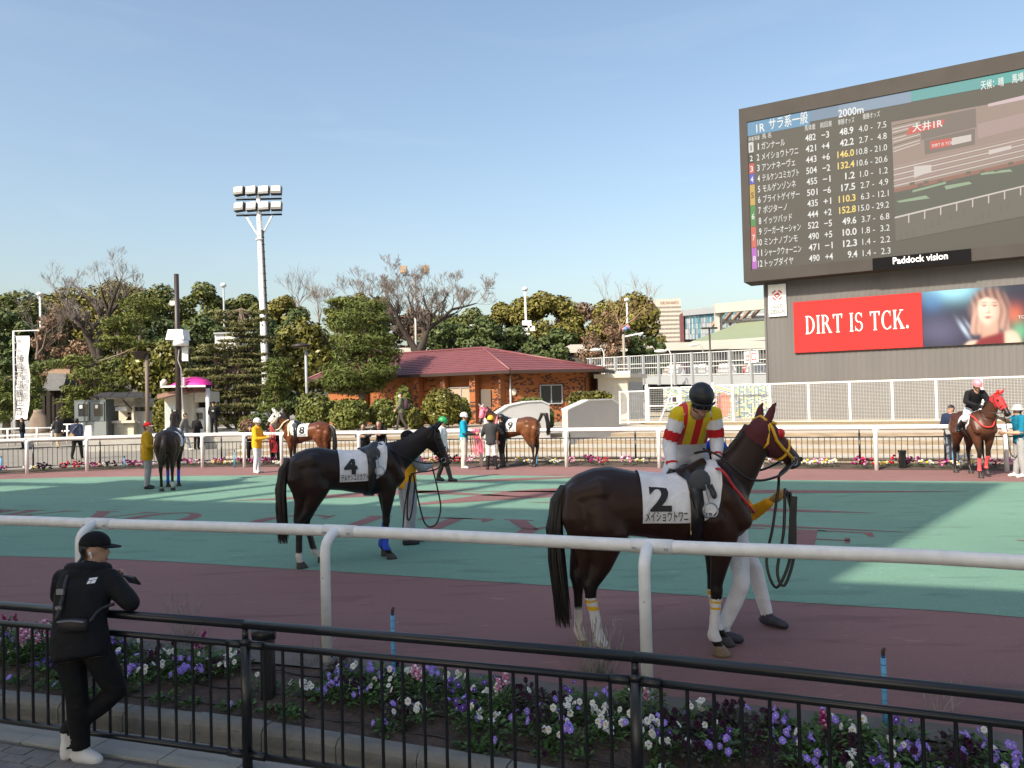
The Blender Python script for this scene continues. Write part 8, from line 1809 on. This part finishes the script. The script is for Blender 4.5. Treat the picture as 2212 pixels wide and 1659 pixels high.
# ================================================================ SPECTATORS
def ground_at(x, d, z=0.0): p = aty(x, 900, d); return Vector((p.x, d, z))
nv = ground_at(2055, 21.15, .0)
NV = person('man in a navy jacket and grey jeans with a black folder behind the far fence', nv, -120, 1.62, dict(Rwr=(.26, -.04, 1.00), Rel=(.04, -.26, 1.06), Lwr=(.30, .06, 1.04), Lel=(.06, .26, 1.06)), C_navy, C_denim, S_black, look=(-50, 8), voxel=.024, bulk=1.15, hem=.14)
fo = thing('clipboard', 'black folder held open by the man in the navy jacket', 'folder', nv + fwd(-120) * .36 + Vector((0, 0, .9))); q = MB(); q.box(nv + fwd(-120) * .36 + Vector((.02, 0, .93)), (.36, .03, .26), Matrix.Rotation(R(-30), 3, 'Z') @ Matrix.Rotation(R(-25), 3, 'X')); q.build('cover', S_black, fo); q = MB(); q.box(nv + fwd(-120) * .335 + Vector((.02, 0, .965)), (.33, .012, .2), Matrix.Rotation(R(-30), 3, 'Z') @ Matrix.Rotation(R(-25), 3, 'X')); q.build('paper', M_white, fo)
lean = dict(pelvis=(-.32, 0, .80), waist=(-.24, 0, .92), chest=(-.12, 0, 1.06), upper=(-.02, 0, 1.15), neck=(.05, 0, 1.21), head=(.10, 0, 1.30), Lhip=(-.32, .085, .77), Rhip=(-.32, -.085, .77), Lknee=(-.30, .10, .42), Rknee=(-.30, -.10, .42), Lank=(-.42, .11, .085), Rank=(-.42, -.11, .085), Ltoe=(-.28, .12, .03), Rtoe=(-.28, -.12, .03), Lsh=(-.02, .17, 1.15), Rsh=(-.02, -.17, 1.15), Lel=(.08, .24, .98), Rel=(.08, -.24, .98), Lwr=(.20, .06, .97), Rwr=(.20, -.06, .97))
def leaner(x, label, hz, ang, top, **kw):
    p = None
    for L_ in range(400):
        c, d = FF.at(FF.L[-1] * L_ / 400)
        if c.y > 5:
            px_ = CX + FPX * c.x / c.y
            if px_ >= x: p = c + Vector((-d.y, d.x, 0)) * .06; break
    return person(label, V3(p, .0), ang, 1.70 * hz, lean, top, C_black, voxel=.026, look=(0, -6), **kw)
leaner(765, 'smiling young man in a grey padded jacket leaning on the far fence', .97, -88, C_dgrey)
leaner(803, 'bearded man in black leaning on the far fence beside the smiling young man', 1.04, -92, C_black)
leaner(533, 'long haired woman in black stretching an arm along the far fence', .97, -75, C_black, longhair=True)
leaner(572, 'grey haired man in dark clothes peering from behind the yellow jacket handler', 1.0, -85, C_black, hair=M_hairg)
walk = dict(Rank=(.24, -.09, .085), Rtoe=(.38, -.09, .05), Rknee=(.15, -.10, .50), Lank=(-.24, .09, .12), Ltoe=(-.12, .09, .03), Lknee=(-.05, .10, .50), Rwr=(-.12, -.24, .92), Lwr=(.20, .24, .95), Lel=(.02, .25, 1.13), Rel=(-.10, -.24, 1.13))
bk = onz(868, 929, TZ)
BK = person('man in an olive jacket and face mask walking past the shrubs', bk, 176, 1.72, {**walk, 'Rwr': (.18, -.2, 1.10), 'Rel': (-.04, -.28, 1.1)}, C_olive, cloth_mat('dark_taupe', (.06, .05, .045)), S_black, voxel=.026, bulk=1.15, hem=.15, look=(25, -5))
rk = thing('rucksack', 'dark purple rucksack on the back of the man in olive', 'rucksack', bk + Vector((.24, -.05, 1.2)))
q = MB(); rings = [add_ring(bk + Vector((.24, -.06, z)), Vector((1, 0, 0)), Vector((0, 1, 0)), a, b_, 12) for z, a, b_ in ((.98, .05, .08), (1.0, .11, .14), (1.15, .13, .16), (1.32, .12, .15), (1.42, .07, .1), (1.45, .02, .03))]; q.loft(rings); q.build('bag', cloth_mat('purple_grey', (.06, .035, .05)), rk); q = MB(); q.box(bk + Vector((.37, -.06, 1.12)), (.05, .2, .16)); q.build('pocket', cloth_mat('purple_grey', (.06, .035, .05)), rk); q = MB(); q.tube(smooth_path([bk + Vector((.16, -.18, 1.40)), bk + Vector((.0, -.2, 1.44)), bk + Vector((-.08, -.19, 1.25)), bk + Vector((.08, -.2, 1.02))]), .02, 6); q.build('strap', S_black, rk)
g = MB(); g.ell(BK['H'](.06, 0, -.045), (.05, .055, .05)); g.build('face_mask', M_white, BK['thing'], world=False)
rd_ = ground_at(48, 41.5); person('man in dark clothes reading a paper behind the far left railing', rd_, 215, 1.68, dict(Rwr=(.30, -.08, 1.05), Rel=(.04, -.25, 1.06), Lwr=(.30, .08, 1.05), Lel=(.04, .25, 1.06)), C_black, C_navy, voxel=.03, look=(0, 14), bulk=1.1)
pp = thing('newspaper', 'folded newspaper in the hands of the man reading by the flag', 'newspaper', rd_ + fwd(215) * .42 + Vector((0, 0, 1.05))); q = MB(); c_ = rd_ + fwd(215) * .40 + Vector((0, 0, 1.08)); q.box(c_, (.03, .44, .32), Matrix.Rotation(R(215), 3, 'Z') @ Matrix.Rotation(R(35), 3, 'Y')); q.build('pages', mat('newsprint', (.55, .50, .40), .9, .15, 14), pp); q = MB(); q.box(c_ + Vector((.02, -.03, .0)), (.01, .40, .1), Matrix.Rotation(R(215), 3, 'Z') @ Matrix.Rotation(R(35), 3, 'Y')); q.build('headline', M_dark, pp)
person('man in a dark jacket and beige trousers walking behind the far left railing', ground_at(124, 41.5), 150, 1.70, walk, C_dgrey, C_beige, S_black, voxel=.03, bulk=1.12, hem=.15)
nw = ground_at(165, 32.2); person('person in a navy coat walking away with a tan shoulder bag', nw, 95, 1.70, walk, C_navy, C_black, S_black, voxel=.028, bulk=1.18, hem=.18)
sb = thing('shoulder_bag', 'tan shoulder bag on the hip of the person in the navy coat', 'bag', nw + Vector((-.12, -.24, .95))); q = MB(); c_ = nw + Vector((-.10, -.27, .98)); q.prism([c_ + Vector(v) for v in ((-.17, 0, -.10), (.10, 0, -.13), (.14, 0, .02), (.02, 0, .14))], (0, .08, 0)); q.build('bag', mat('tan_leather', (.38, .25, .15), .6, .1), sb); q = MB(); q.tube(smooth_path([c_ + Vector((-.12, .02, -.02)), nw + Vector((.02, -.16, 1.3)), nw + Vector((.16, -.05, 1.43)), nw + Vector((.2, .1, 1.3))]), .012, 5); q.build('strap', S_black, sb)
person('man in a grey jacket and jeans walking past the ticket booth', ground_at(399, 36.5), 5, 1.76, walk, cloth_mat('mid_grey', (.17, .17, .16)), C_denim, S_white, voxel=.028, bulk=1.1, hem=.14)
person('person in black bending at the machine of the ticket booth', ground_at(424, 37.2), 75, 1.62, dict(Rwr=(.34, -.1, 1.05), Rel=(.1, -.24, 1.08), head=(.08, 0, 1.55)), C_black, C_black, S_black, voxel=.03, bulk=1.12, hem=.2)
b = MB(); b.box((-16.2, 47.5, .25), (9.4, 20, .62)); structure(b.build('booth_platform', M_conc))
GD = person('security guard in a black uniform with a white badge standing by the booth post', ground_at(462, 39.6, .56), -85, 1.74, dict(Rwr=(-.02, -.18, 1.0), Rel=(-.08, -.27, 1.14), Lwr=(-.02, .18, 1.0), Lel=(-.08, .27, 1.14), Lank=(-.02, .13, .085), Rank=(-.02, -.13, .085)), C_black, C_black, S_black, ('cap', C_black), voxel=.026, bulk=1.14, look=(10, 0), hem=.12)
g = MB(); g.box((.150, 0, 1.27), (.012, .10, .07)); g.build('badge', M_white, GD['thing'], world=False); g = MB(); g.tube([(.15, .03, 1.3), (.12, .06, 1.45)], .006, 4); g.tube([(.15, -.03, 1.3), (.12, -.06, 1.45)], .006, 4); g.build('lanyard', M_grey, GD['thing'], world=False)
# ================================================================ MAN AT THE NEAR FENCE
mb_ = onz(178, 1648, -.27); ma = 84; ms = 1.64 / 1.70; G0 = -.27; qm = lambda x, y, z: loc2l((x, y, z), mb_, ma, ms); wz = lambda x, y, z: qm(x, y, z * .965 + G0)
ex = Vector((-2.665, 5.33, .765))
MJ = dict(pelvis=wz(-2.97, 5.24, .88), waist=wz(-2.985, 5.27, .985), chest=wz(-3.00, 5.34, 1.14), upper=wz(-3.01, 5.42, 1.255), neck=wz(-3.012, 5.465, 1.325), head=wz(-3.00, 5.50, 1.43), Lhip=wz(-3.06, 5.24, .85), Rhip=wz(-2.89, 5.24, .85), Lknee=wz(-2.99, 5.23, .48), Lank=wz(-2.97, 5.235, .085), Ltoe=wz(-2.84, 5.20, .03), Rknee=wz(-2.76, 5.30, .47), Rank=wz(-3.07, 5.27, .19), Rtoe=wz(-3.08, 5.25, .045),
    Lsh=wz(-3.185, 5.43, 1.235), Rsh=wz(-2.855, 5.40, 1.235), Rel=qm(*ex), Rwr=qm(ex.x - .105, ex.y + .15, ex.z + .045), Lel=qm(-3.27, 5.52, .78), Lwr=qm(-3.03, 5.68, .86))
MN = person('man in a black hooded jacket and black cap leaning on the near fence', mb_, ma, 1.64, MJ, C_black, cloth_mat('black_trouser', (.008, .008, .009)), S_white, ('cap', cloth_mat('cap_black', (.007, .007, .009), .05)), look=(-76, 4), voxel=.013, bulk=1.09, hem=.15, curl=.75)
g = MB(); hd_o = MN['J']['neck']; 
rg = []
for i in range(13):
    a = R(lerp(-150, 150, i / 12)); rg.append(hd_o + Vector((-.03 - .095 * math.cos(a), .115 * math.sin(a), -.02 + .02 * math.cos(a))))
g.chain(rg, [.03] + [.045] * 11 + [.03], 10); g.ell(hd_o + Vector((-.115, 0, -.055)), (.075, .13, .085)); g.build('hood', C_black, MN['thing'], world=False)
g = MB(); g.ell(MN['H'](.0, -.088, -.012), (.012, .008, .014)); g.chain([MN['H'](.004, -.09, -.018), MN['H'](.012, -.09, -.045)], [.005, .004], 6); g.build('earphone', M_white, MN['thing'], world=False)
sh_ = lambda x, y, z: Vector((x, y, z)) * ms
bvm = MN['fig']['bvh']
def on_back(y, z, off=.02):
    r = bvm.ray_cast(sh_(-1.0, y, z), Vector((1, 0, 0))); return r[0] + Vector((-off, 0, 0)) if r[0] is not None else sh_(-.05, y, z)
lg_ = MB(); 
for (y0, y1, z0, z1) in ((-.072, -.050, 1.238, 1.256), (-.047, -.030, 1.238, 1.256), (-.072, -.030, 1.259, 1.272)):
    n = 4; vs = [on_back(lerp(y0, y1, i / n), z, .016) for z in (z0, z1) for i in range(n + 1)]; lg_.add(vs, [(i + 1, i, n + 1 + i, n + 2 + i) for i in range(n)])
lg_.build('chest_logo', M_white, MN['thing'], world=False)
bg_ = thing('crossbody_bag', 'small black crossbody bag with zip hanging on the back of the man at the fence', 'bag', mb_ + Vector((0, 0, 1.0)))
MM = Matrix.Translation(mb_) @ Matrix.Rotation(R(ma), 4, 'Z'); bq = MB(); c_ = on_back(-.03, .99, .035); rings = [add_ring(MM @ (c_ + Vector((0, y, 0))), (MM.to_3x3() @ Vector((1, 0, 0))), Vector((0, 0, 1)), a, b_, 12) for y, a, b_ in ((-.10, .01, .024), (-.092, .022, .042), (0, .026, .048), (.092, .022, .042), (.10, .01, .024))]
bq.loft(rings); bq.build('pouch', mat('bag_nylon', (.012, .012, .014), .55, .1), bg_)
bq = MB(); bq.tube([MM @ (c_ + Vector((-.028, y * .85, .026 + .01 * math.cos(y * 12)))) for y in [lerp(-.11, .11, i / 8) for i in range(9)]], .006, 5); bq.build('zip', mat('steel_zip', (.3, .3, .32), .3, 0, metal=.7), bg_)
bq = MB(); bq.tube(smooth_path([MM @ (c_ + Vector((0, .12, .04))), MM @ on_back(.10, 1.15, .022), MM @ on_back(.13, 1.28, .022), MM @ on_back(.13, 1.38, .03), MM @ sh_(.18, .12, 1.45)], 4), .013, 6); bq.tube(smooth_path([MM @ (c_ + Vector((0, -.12, .03))), MM @ on_back(-.13, 1.06, .02), MM @ sh_(.10, -.19, 1.08)], 4), .011, 6); bq.build('strap', mat('bag_strap', (.03, .03, .033), .6, .1), bg_)
bq = MB(); p = MM @ on_back(.115, 1.2, .04); bq.box(p, (.05, .02, .035), Matrix.Rotation(R(ma - 90), 3, 'Z')); p = MM @ on_back(.10, 1.10, .04); bq.box(p, (.04, .02, .022), Matrix.Rotation(R(ma - 90), 3, 'Z')); bq.build('buckle', mat('steel_zip', (.3, .3, .32), .3, 0, metal=.7), bg_)
ph = thing('smartphone', 'smartphone in the hand of the man leaning on the near fence', 'smartphone', ex + Vector((-.05, .2, .16))); c_ = ex + Vector((-.10, .22, .115)); Mp = Matrix.Rotation(R(-35), 3, 'Z') @ Matrix.Rotation(R(35), 3, 'X')
q = MB(); q.box(c_, (.15, .012, .075), Mp); q.build('case', S_black, ph); q = MB(); q.box(c_ + Mp @ Vector((0, -.0075, 0)), (.14, .002, .067), Mp); q.build('screen', mat('phone_glass', (.05, .055, .065), .08, 0), ph)
# ================================================================ FLOWER BEDS
L_pan = leaf_mat('pansy_leaves', (0.075, 0.145, 0.045)); L_pan2 = leaf_mat('dark_pansy_leaves', (0.07, 0.075, 0.055))
def petal_mat(n, c): return mat('petal_' + n, c, .7, .12, 40, spec=.2)
PET = {'white': (petal_mat('white', (.66, .66, .64)), petal_mat('yolk', hexc(225, 190, 60))), 'lilac': (petal_mat('lilac', hexc(150, 125, 215)), petal_mat('pale', (.7, .7, .75))), 'violet': (petal_mat('violet', hexc(95, 62, 150)), petal_mat('pale', (.7, .7, .75))), 'maroon': (petal_mat('maroon', hexc(52, 18, 42)), petal_mat('black', (.01, .005, .01))), 'yellow': (petal_mat('cream_yellow', hexc(235, 225, 140)), petal_mat('yolk', hexc(225, 190, 60))), 'pink': (petal_mat('pink', hexc(205, 130, 165)), petal_mat('pale', (.7, .7, .75))), 'magenta': (petal_mat('magenta', hexc(135, 35, 95)), petal_mat('pink', hexc(205, 130, 165))), 'red': (petal_mat('red', hexc(190, 25, 50)), petal_mat('maroon', hexc(70, 18, 45)))}
rg_ = random.Random(17)
def flower_mesh(cn):
    m = MB(); r = .030
    for a, s_ in ((90, 1.05), (150, .95), (30, .95), (215, 1.0), (270, 1.15), (325, 1.0)):
        a = R(a); c = Vector((math.cos(a), math.sin(a), 0)); t = Vector((-c.y, c.x, 0)); z = .004 * rg_.random()
        m.add([c * .004 * 1 + Vector((0, 0, .0)), c * r * .55 * s_ + t * r * .46 * s_ + Vector((0, 0, .006 + z)), c * r * s_ + t * r * .25 * s_ + Vector((0, 0, z)), c * r * s_ - t * r * .25 * s_ + Vector((0, 0, z)), c * r * .55 * s_ - t * r * .46 * s_ + Vector((0, 0, .006 + z))], [(0, 4, 3, 2, 1)], k=0)
    m.ell((0, 0, .006), (.007, .008, .003), 6, 4, k=1)
    return m.mesh('flower', list(PET[cn]))
FLM = {c: flower_mesh(c) for c in PET}
def spike_mesh(cn):
    m = MB()
    for i in range(14):
        a = i * 2.4; z = .10 * i / 14; r = .022 * (1 - i / 22); c = Vector((math.cos(a) * r, math.sin(a) * r, z)); m.ell(c, (.013, .013, .011), 6, 4, k=0 if i % 4 else 1)
    return m.mesh('flower_spike', list(PET[cn]))
SPM = {c: spike_mesh(c) for c in ('pink', 'magenta', 'red')}
def foliage_mesh(m_, n, rad, hgt, seed, long=False):
    rr = random.Random(seed); m = MB()
    for i in range(n):
        a = rr.uniform(0, 2 * PI); q = rad * math.sqrt(rr.random()); h = hgt * rr.uniform(.15, 1) * (1 - .5 * q / rad); c = Vector((math.cos(a) * q, math.sin(a) * q, h)); out = Vector((math.cos(a), math.sin(a), rr.uniform(-.3, .9))).normalized(); t = Vector((-out.y, out.x, rr.uniform(-.4, .4))).normalized(); L_ = (.032 if not long else .045) * rr.uniform(.7, 1.3); w = L_ * (.36 if not long else .16); up_ = out.cross(t) * .006
        m.add([c, c + out * L_ * .5 + t * w + up_, c + out * L_, c + out * L_ * .5 - t * w + up_], [(0, 1, 2, 3)])
    for i in range(5): a = rr.uniform(0, 6.3); m.tube([(0, 0, -.01), (math.cos(a) * rad * .5, math.sin(a) * rad * .5, hgt * .7)], .003, 3, caps=False)
    return m.mesh('foliage', m_)
FOL = [foliage_mesh(L_pan, 90, .105, .11, s_) for s_ in range(5)] + [foliage_mesh(L_pan2, 90, .11, .10, s_) for s_ in (9, 10)]; FSM = [foliage_mesh(L_pan, 40, .06, .05, s_) for s_ in (20, 21)]; FTA = [foliage_mesh(L_pan, 150, .10, .19, s_, True) for s_ in (30, 31)]
GP = 'bedding plants in the near flower bed'
LBL = {'white': 'white pansy', 'lilac': 'lilac pansy', 'violet': 'violet pansy', 'maroon': 'dark maroon pansy', 'yellow': 'creamy yellow pansy', 'pink': 'tall pink snapdragon', 'magenta': 'tall magenta snapdragon', 'red': 'tall crimson snapdragon', 'seedling': 'small leafy pansy seedling'}
def bedz(u): return lerp(-.125, -.02, u)
OA, OB = NR.offc(-1.08), NR.offc(-.36)
camp = Vector((0, 0, CAMZ))
def where(x, u):
    return ('left of the man at the fence' if x < -3.2 else 'between the man and the garden light' if x < -2.1 else 'between the garden light and the middle white post' if x < -1.3 else 'around the first blue pole' if x < -.6 else 'left of the middle fence post' if x < .45 else 'right of the middle fence post' if x < 1.4 else 'by the second blue pole') + (', track side' if u > .7 else ', mid bed' if u > .35 else ', kerb side')
def plant(l, u, kind):
    p, d = OA.at(OA.near(*l)); nrm = Vector((-d.y, d.x, 0)); p = p + nrm * (u * .72); z = bedz(u)
    tall = kind in SPM; seed = kind == 'seedling'
    t = thing('snapdragon_plant' if tall else 'pansy_plant', LBL[kind] + ' ' + where(p.x, u), 'flower plant', (p.x, p.y, z), rg_.uniform(0, 6.28), GP)
    link('foliage', rg_.choice(FTA if tall else FSM if seed else FOL[5:] if kind == 'maroon' else FOL[:5]), t, sc=rg_.uniform(1.0, 1.4))
    n = rg_.choice((1, 1, 0)) if seed else rg_.randint(3, 9) if not tall else rg_.randint(2, 3)
    for i in range(n):
        a, q = rg_.uniform(0, 6.28), .10 * math.sqrt(rg_.random()); c2 = kind
        if seed: c2 = rg_.choice(('lilac', 'white', 'maroon'))
        elif not tall and rg_.random() < .12: c2 = rg_.choice(('lilac', 'white'))
        if tall: o = link('flower_spike', SPM[kind], t, (math.cos(a) * q * .6, math.sin(a) * q * .6, rg_.uniform(.12, .19)), a, rg_.uniform(.75, 1.05))
        else:
            o = link('flower', FLM[c2], t, (math.cos(a) * q, math.sin(a) * q, rg_.uniform(.08, .14) * (.5 if seed else 1)), 0, rg_.uniform(.60, .84))
            wd = Vector((rg_.gauss(0, .7), rg_.gauss(-.6, .6), rg_.uniform(.25, 1))); wd = Matrix.Rotation(-t.rotation_euler[2], 3, 'Z') @ wd
            o.rotation_mode = 'QUATERNION'; o.rotation_quaternion = wd.to_track_quat('Z', 'Y')
kinds = ['white'] * 9 + ['lilac'] * 7 + ['violet'] * 4 + ['maroon'] * 7 + ['pink'] * 3 + ['magenta']
Ltot = OA.near(-5.4, 6.7); Lend = OA.near(3.4, 3.2); L = Ltot; kcur = 'white'
while L < Lend:
    c, _ = OA.at(L); gap = abs(c.x + 2.05) < .38 or (-2.6 < c.x < -1.0 and False)
    for u0 in (.93, .66, .40, .12):
        if gap and u0 > .5: continue
        if u0 < .2: 
            if rg_.random() < .45: plant((c.x, c.y), u0 + rg_.uniform(-.06, .06), 'seedling')
            continue
        if u0 < .5 and rg_.random() < (.55 if c.x < -.6 else .2): continue
        if u0 > .9 and rg_.random() < .25: continue
        if rg_.random() < .75: kcur = rg_.choice(kinds)
        k = kcur if not (kcur in SPM and u0 < .6) else rg_.choice(kinds[:20])
        q, _ = OA.at(L + rg_.uniform(-.06, .06)); plant((q.x, q.y), min(.98, u0 + rg_.uniform(-.10, .10)), k)
    L += .13
# dry stalks
GSM = mat('dry_pale_stalks', (.30, .27, .24), .9, .2); GSL = leaf_mat('grey_green_blades', (.10, .13, .09))
for x, y, lb, n, hh in ((1290, 1475, 'grey-green clump with pale dried flower stalks between the fence post and the white post', 46, .46), (395, 1400, 'clump with pale dried flower stalks right of the man at the fence', 26, .50), (690, 1440, 'small grey-green clump by the second white post', 14, .26), (2030, 1560, 'small grey-green clump beside the blue marker pole', 12, .25)):
    p = onz(x, y, -.05); t = thing('dried_lavender', lb, 'plant', p); m = MB(); f = MB()
    for i in range(n):
        a, q = rg_.uniform(0, 6.28), .12 * rg_.random(); b = p + Vector((math.cos(a) * q, math.sin(a) * q, -.02)); h_ = hh * rg_.uniform(.5, 1.05); tp = b + Vector((rg_.gauss(0, .10), rg_.gauss(0, .08), h_)); m.tube([b, b.lerp(tp, .5) + Vector((0, 0, .02)), tp], .0022, 3, caps=False)
        if rg_.random() < .7: m.tube([tp, tp + Vector((rg_.gauss(0, .004), 0, .045))], [.0055, .004], 4)
        for _ in range(3): e = b + Vector((rg_.gauss(0, .12), rg_.gauss(0, .1), hh * rg_.uniform(.2, .5))); s_ = Vector((.004, 0, 0)); f.add([b - s_, b + s_, e], [(0, 1, 2)])
    m.build('stalks', GSM, t); f.build('foliage', GSL, t)
# irrigation hoses
for k, (o_, zz, lb) in enumerate(((-.98, -.098, 'thin black watering hose lying nearest the kerb in the flower bed'), (-.74, -.066, 'thin black watering hose along the middle of the flower bed'), (-.44, -.022, 'thin black watering hose along the track side of the flower bed'))):
    c_ = NR.offc(o_); a_, b_ = c_.near(-6, 7), c_.near(3.8, 3); t = thing('watering_hose', lb, 'hose', V3(c_.at((a_ + b_) / 2)[0], zz)); q = MB(); q.tube([V3(c_.at(lerp(a_, b_, i / 70))[0], zz + .012 * math.sin(i * 1.7) + .006 * math.sin(i * .6)) for i in range(71)], .0075, 6); q.build('hose', S_black, t)
# blue marker poles
MBL = mat('blue_tape', hexc(95, 165, 205), .5, .12, 40)
def marker(label, top, z0, r, base=None):
    p = onz(base[0], base[1], z0); tz = aty(top[0], top[1], p.y).z; t = thing('marker_pole', label, 'marker pole', p, 0); q = MB(); q.tube([p + Vector((0, 0, -.05)), Vector((p.x, p.y, tz - .06 if r > .013 else tz))], r, 10); q.build('pole', MBL, t)
    if tz - z0 > 0:
        q = MB(); n = int((tz - z0) / .055)
        for i in range(n): q.tube([Vector((p.x, p.y, z0 + .03 + i * .055)), Vector((p.x, p.y, z0 + .034 + i * .055))], r * 1.05, 10)
        q.build('tape_ring', mat('blue_tape_dark', hexc(50, 110, 150), .5, 0), t)['kind'] = 'stuff'
        q = MB(); q.tube([Vector((p.x, p.y, tz - .06)), Vector((p.x, p.y, tz - .02)), Vector((p.x + .012, p.y, tz))], [r * .7, r * .75, r * .55], 8); q.build('cap', mat('brown_cap', (.06, .035, .025), .7, .1), t)
marker('blue taped marker pole in front of the second white post, near flower bed', (845, 1312), -.03, .0165, (851, 1475)); marker('blue taped marker pole in the near flower bed below the word on the track', (1905, 1400), -.03, .0165, (1913, 1580))
for tp, bs, lb in (((269, 985), (269, 1010), 'small blue marker pole in the far bed near the handler in ochre'), ((507, 972), (507, 1008), 'small blue marker pole in the far bed beside the yellow jacket handler'), ((1159.7, 969), (1159.7, 1004), 'small blue marker pole in the far bed behind the raised tail horse'), ((2060, 963), (2060, 1009), 'small blue marker pole in the far bed below the man in navy'), ((4, 985), (3, 1018), 'small blue marker pole at the far left end of the far bed')): marker(lb, tp, .03, .026, bs)
p = onz(580, 1500, -.06); t = thing('bollard_light', 'short black garden light post with a round head in the near flower bed', 'garden light', p); q = MB(); q.box(p + Vector((0, 0, .24)), (.085, .085, .58)); q.build('post', M_black, t); q = MB(); q.tube([p + Vector((-.10, -.02, .44)), p + Vector((.05, .0, .47))], [.055, .06], 14); q.build('lamp_head', M_black, t)
p = onz(1950, 1010, .03); t = thing('bollard_light', 'short black post in the far flower bed near the red masked horse', 'garden light', p); q = MB(); q.box(p + Vector((0, 0, .2)), (.13, .13, .42)); q.build('post', M_black, t); q = MB(); q.box(p + Vector((-.02, -.03, .43)), (.16, .14, .06)); q.build('lamp_head', M_black, t)
# far bed
FO = FR.offc(.55); kinds2 = ['magenta'] * 5 + ['white'] * 5 + ['pink'] * 3 + ['maroon'] * 3 + ['red'] * 2 + ['yellow']
def bloom_mesh(cn, seed):
    rr = random.Random(seed); m = MB()
    for i in range(16): a, q = rr.uniform(0, 6.3), .17 * math.sqrt(rr.random()); c = Vector((math.cos(a) * q, math.sin(a) * q, rr.uniform(.08, .24 if cn in ('magenta', 'pink', 'red', 'maroon') else .16))); m.ell(c, (.034, .034, .028), 6, 4, k=0 if i % 5 else 1)
    return m.mesh('blossoms', list(PET[cn]))
BLM = {c: [bloom_mesh(c, i) for i in (1, 2)] for c in set(kinds2)}; FBG = [foliage_mesh(L_pan, 60, .2, .12, s_) for s_ in (40, 41, 42)]
L = FO.near(-19, 25); Lend = FO.near(15, 18)
while L < Lend:
    p, d = FO.at(L + rg_.uniform(-.1, .1)); c_ = rg_.choice(kinds2); s_ = rg_.uniform(-.25, .3)
    if rg_.random() < .86:
        side = 'at the far left end' if p.x < -14 else 'by the handler in ochre' if p.x < -10.5 else 'by the yellow jacket' if p.x < -7 else 'behind horse number 4' if p.x < -2 else 'behind the raised tail horse' if p.x < 1.5 else 'behind the jockey in stripes' if p.x < 5 else 'beyond the head of horse number 2' if p.x < 9.5 else 'by the red masked horse'
        t = thing('bedding_plant', 'clump of %s flowers in the far bed %s' % ({'maroon': 'dark purple', 'yellow': 'cream'}.get(c_, c_), side), 'flower plant', (p.x - d.y * s_, p.y + d.x * s_, .03), rg_.uniform(0, 6), 'bedding plants in the far flower bed')
        link('foliage', rg_.choice(FBG), t, sc=rg_.uniform(.9, 1.3)); link('blossoms', rg_.choice(BLM[c_]), t, sc=rg_.uniform(.9, 1.25))
    L += .30
bpy.data.scenes.remove(TMP)
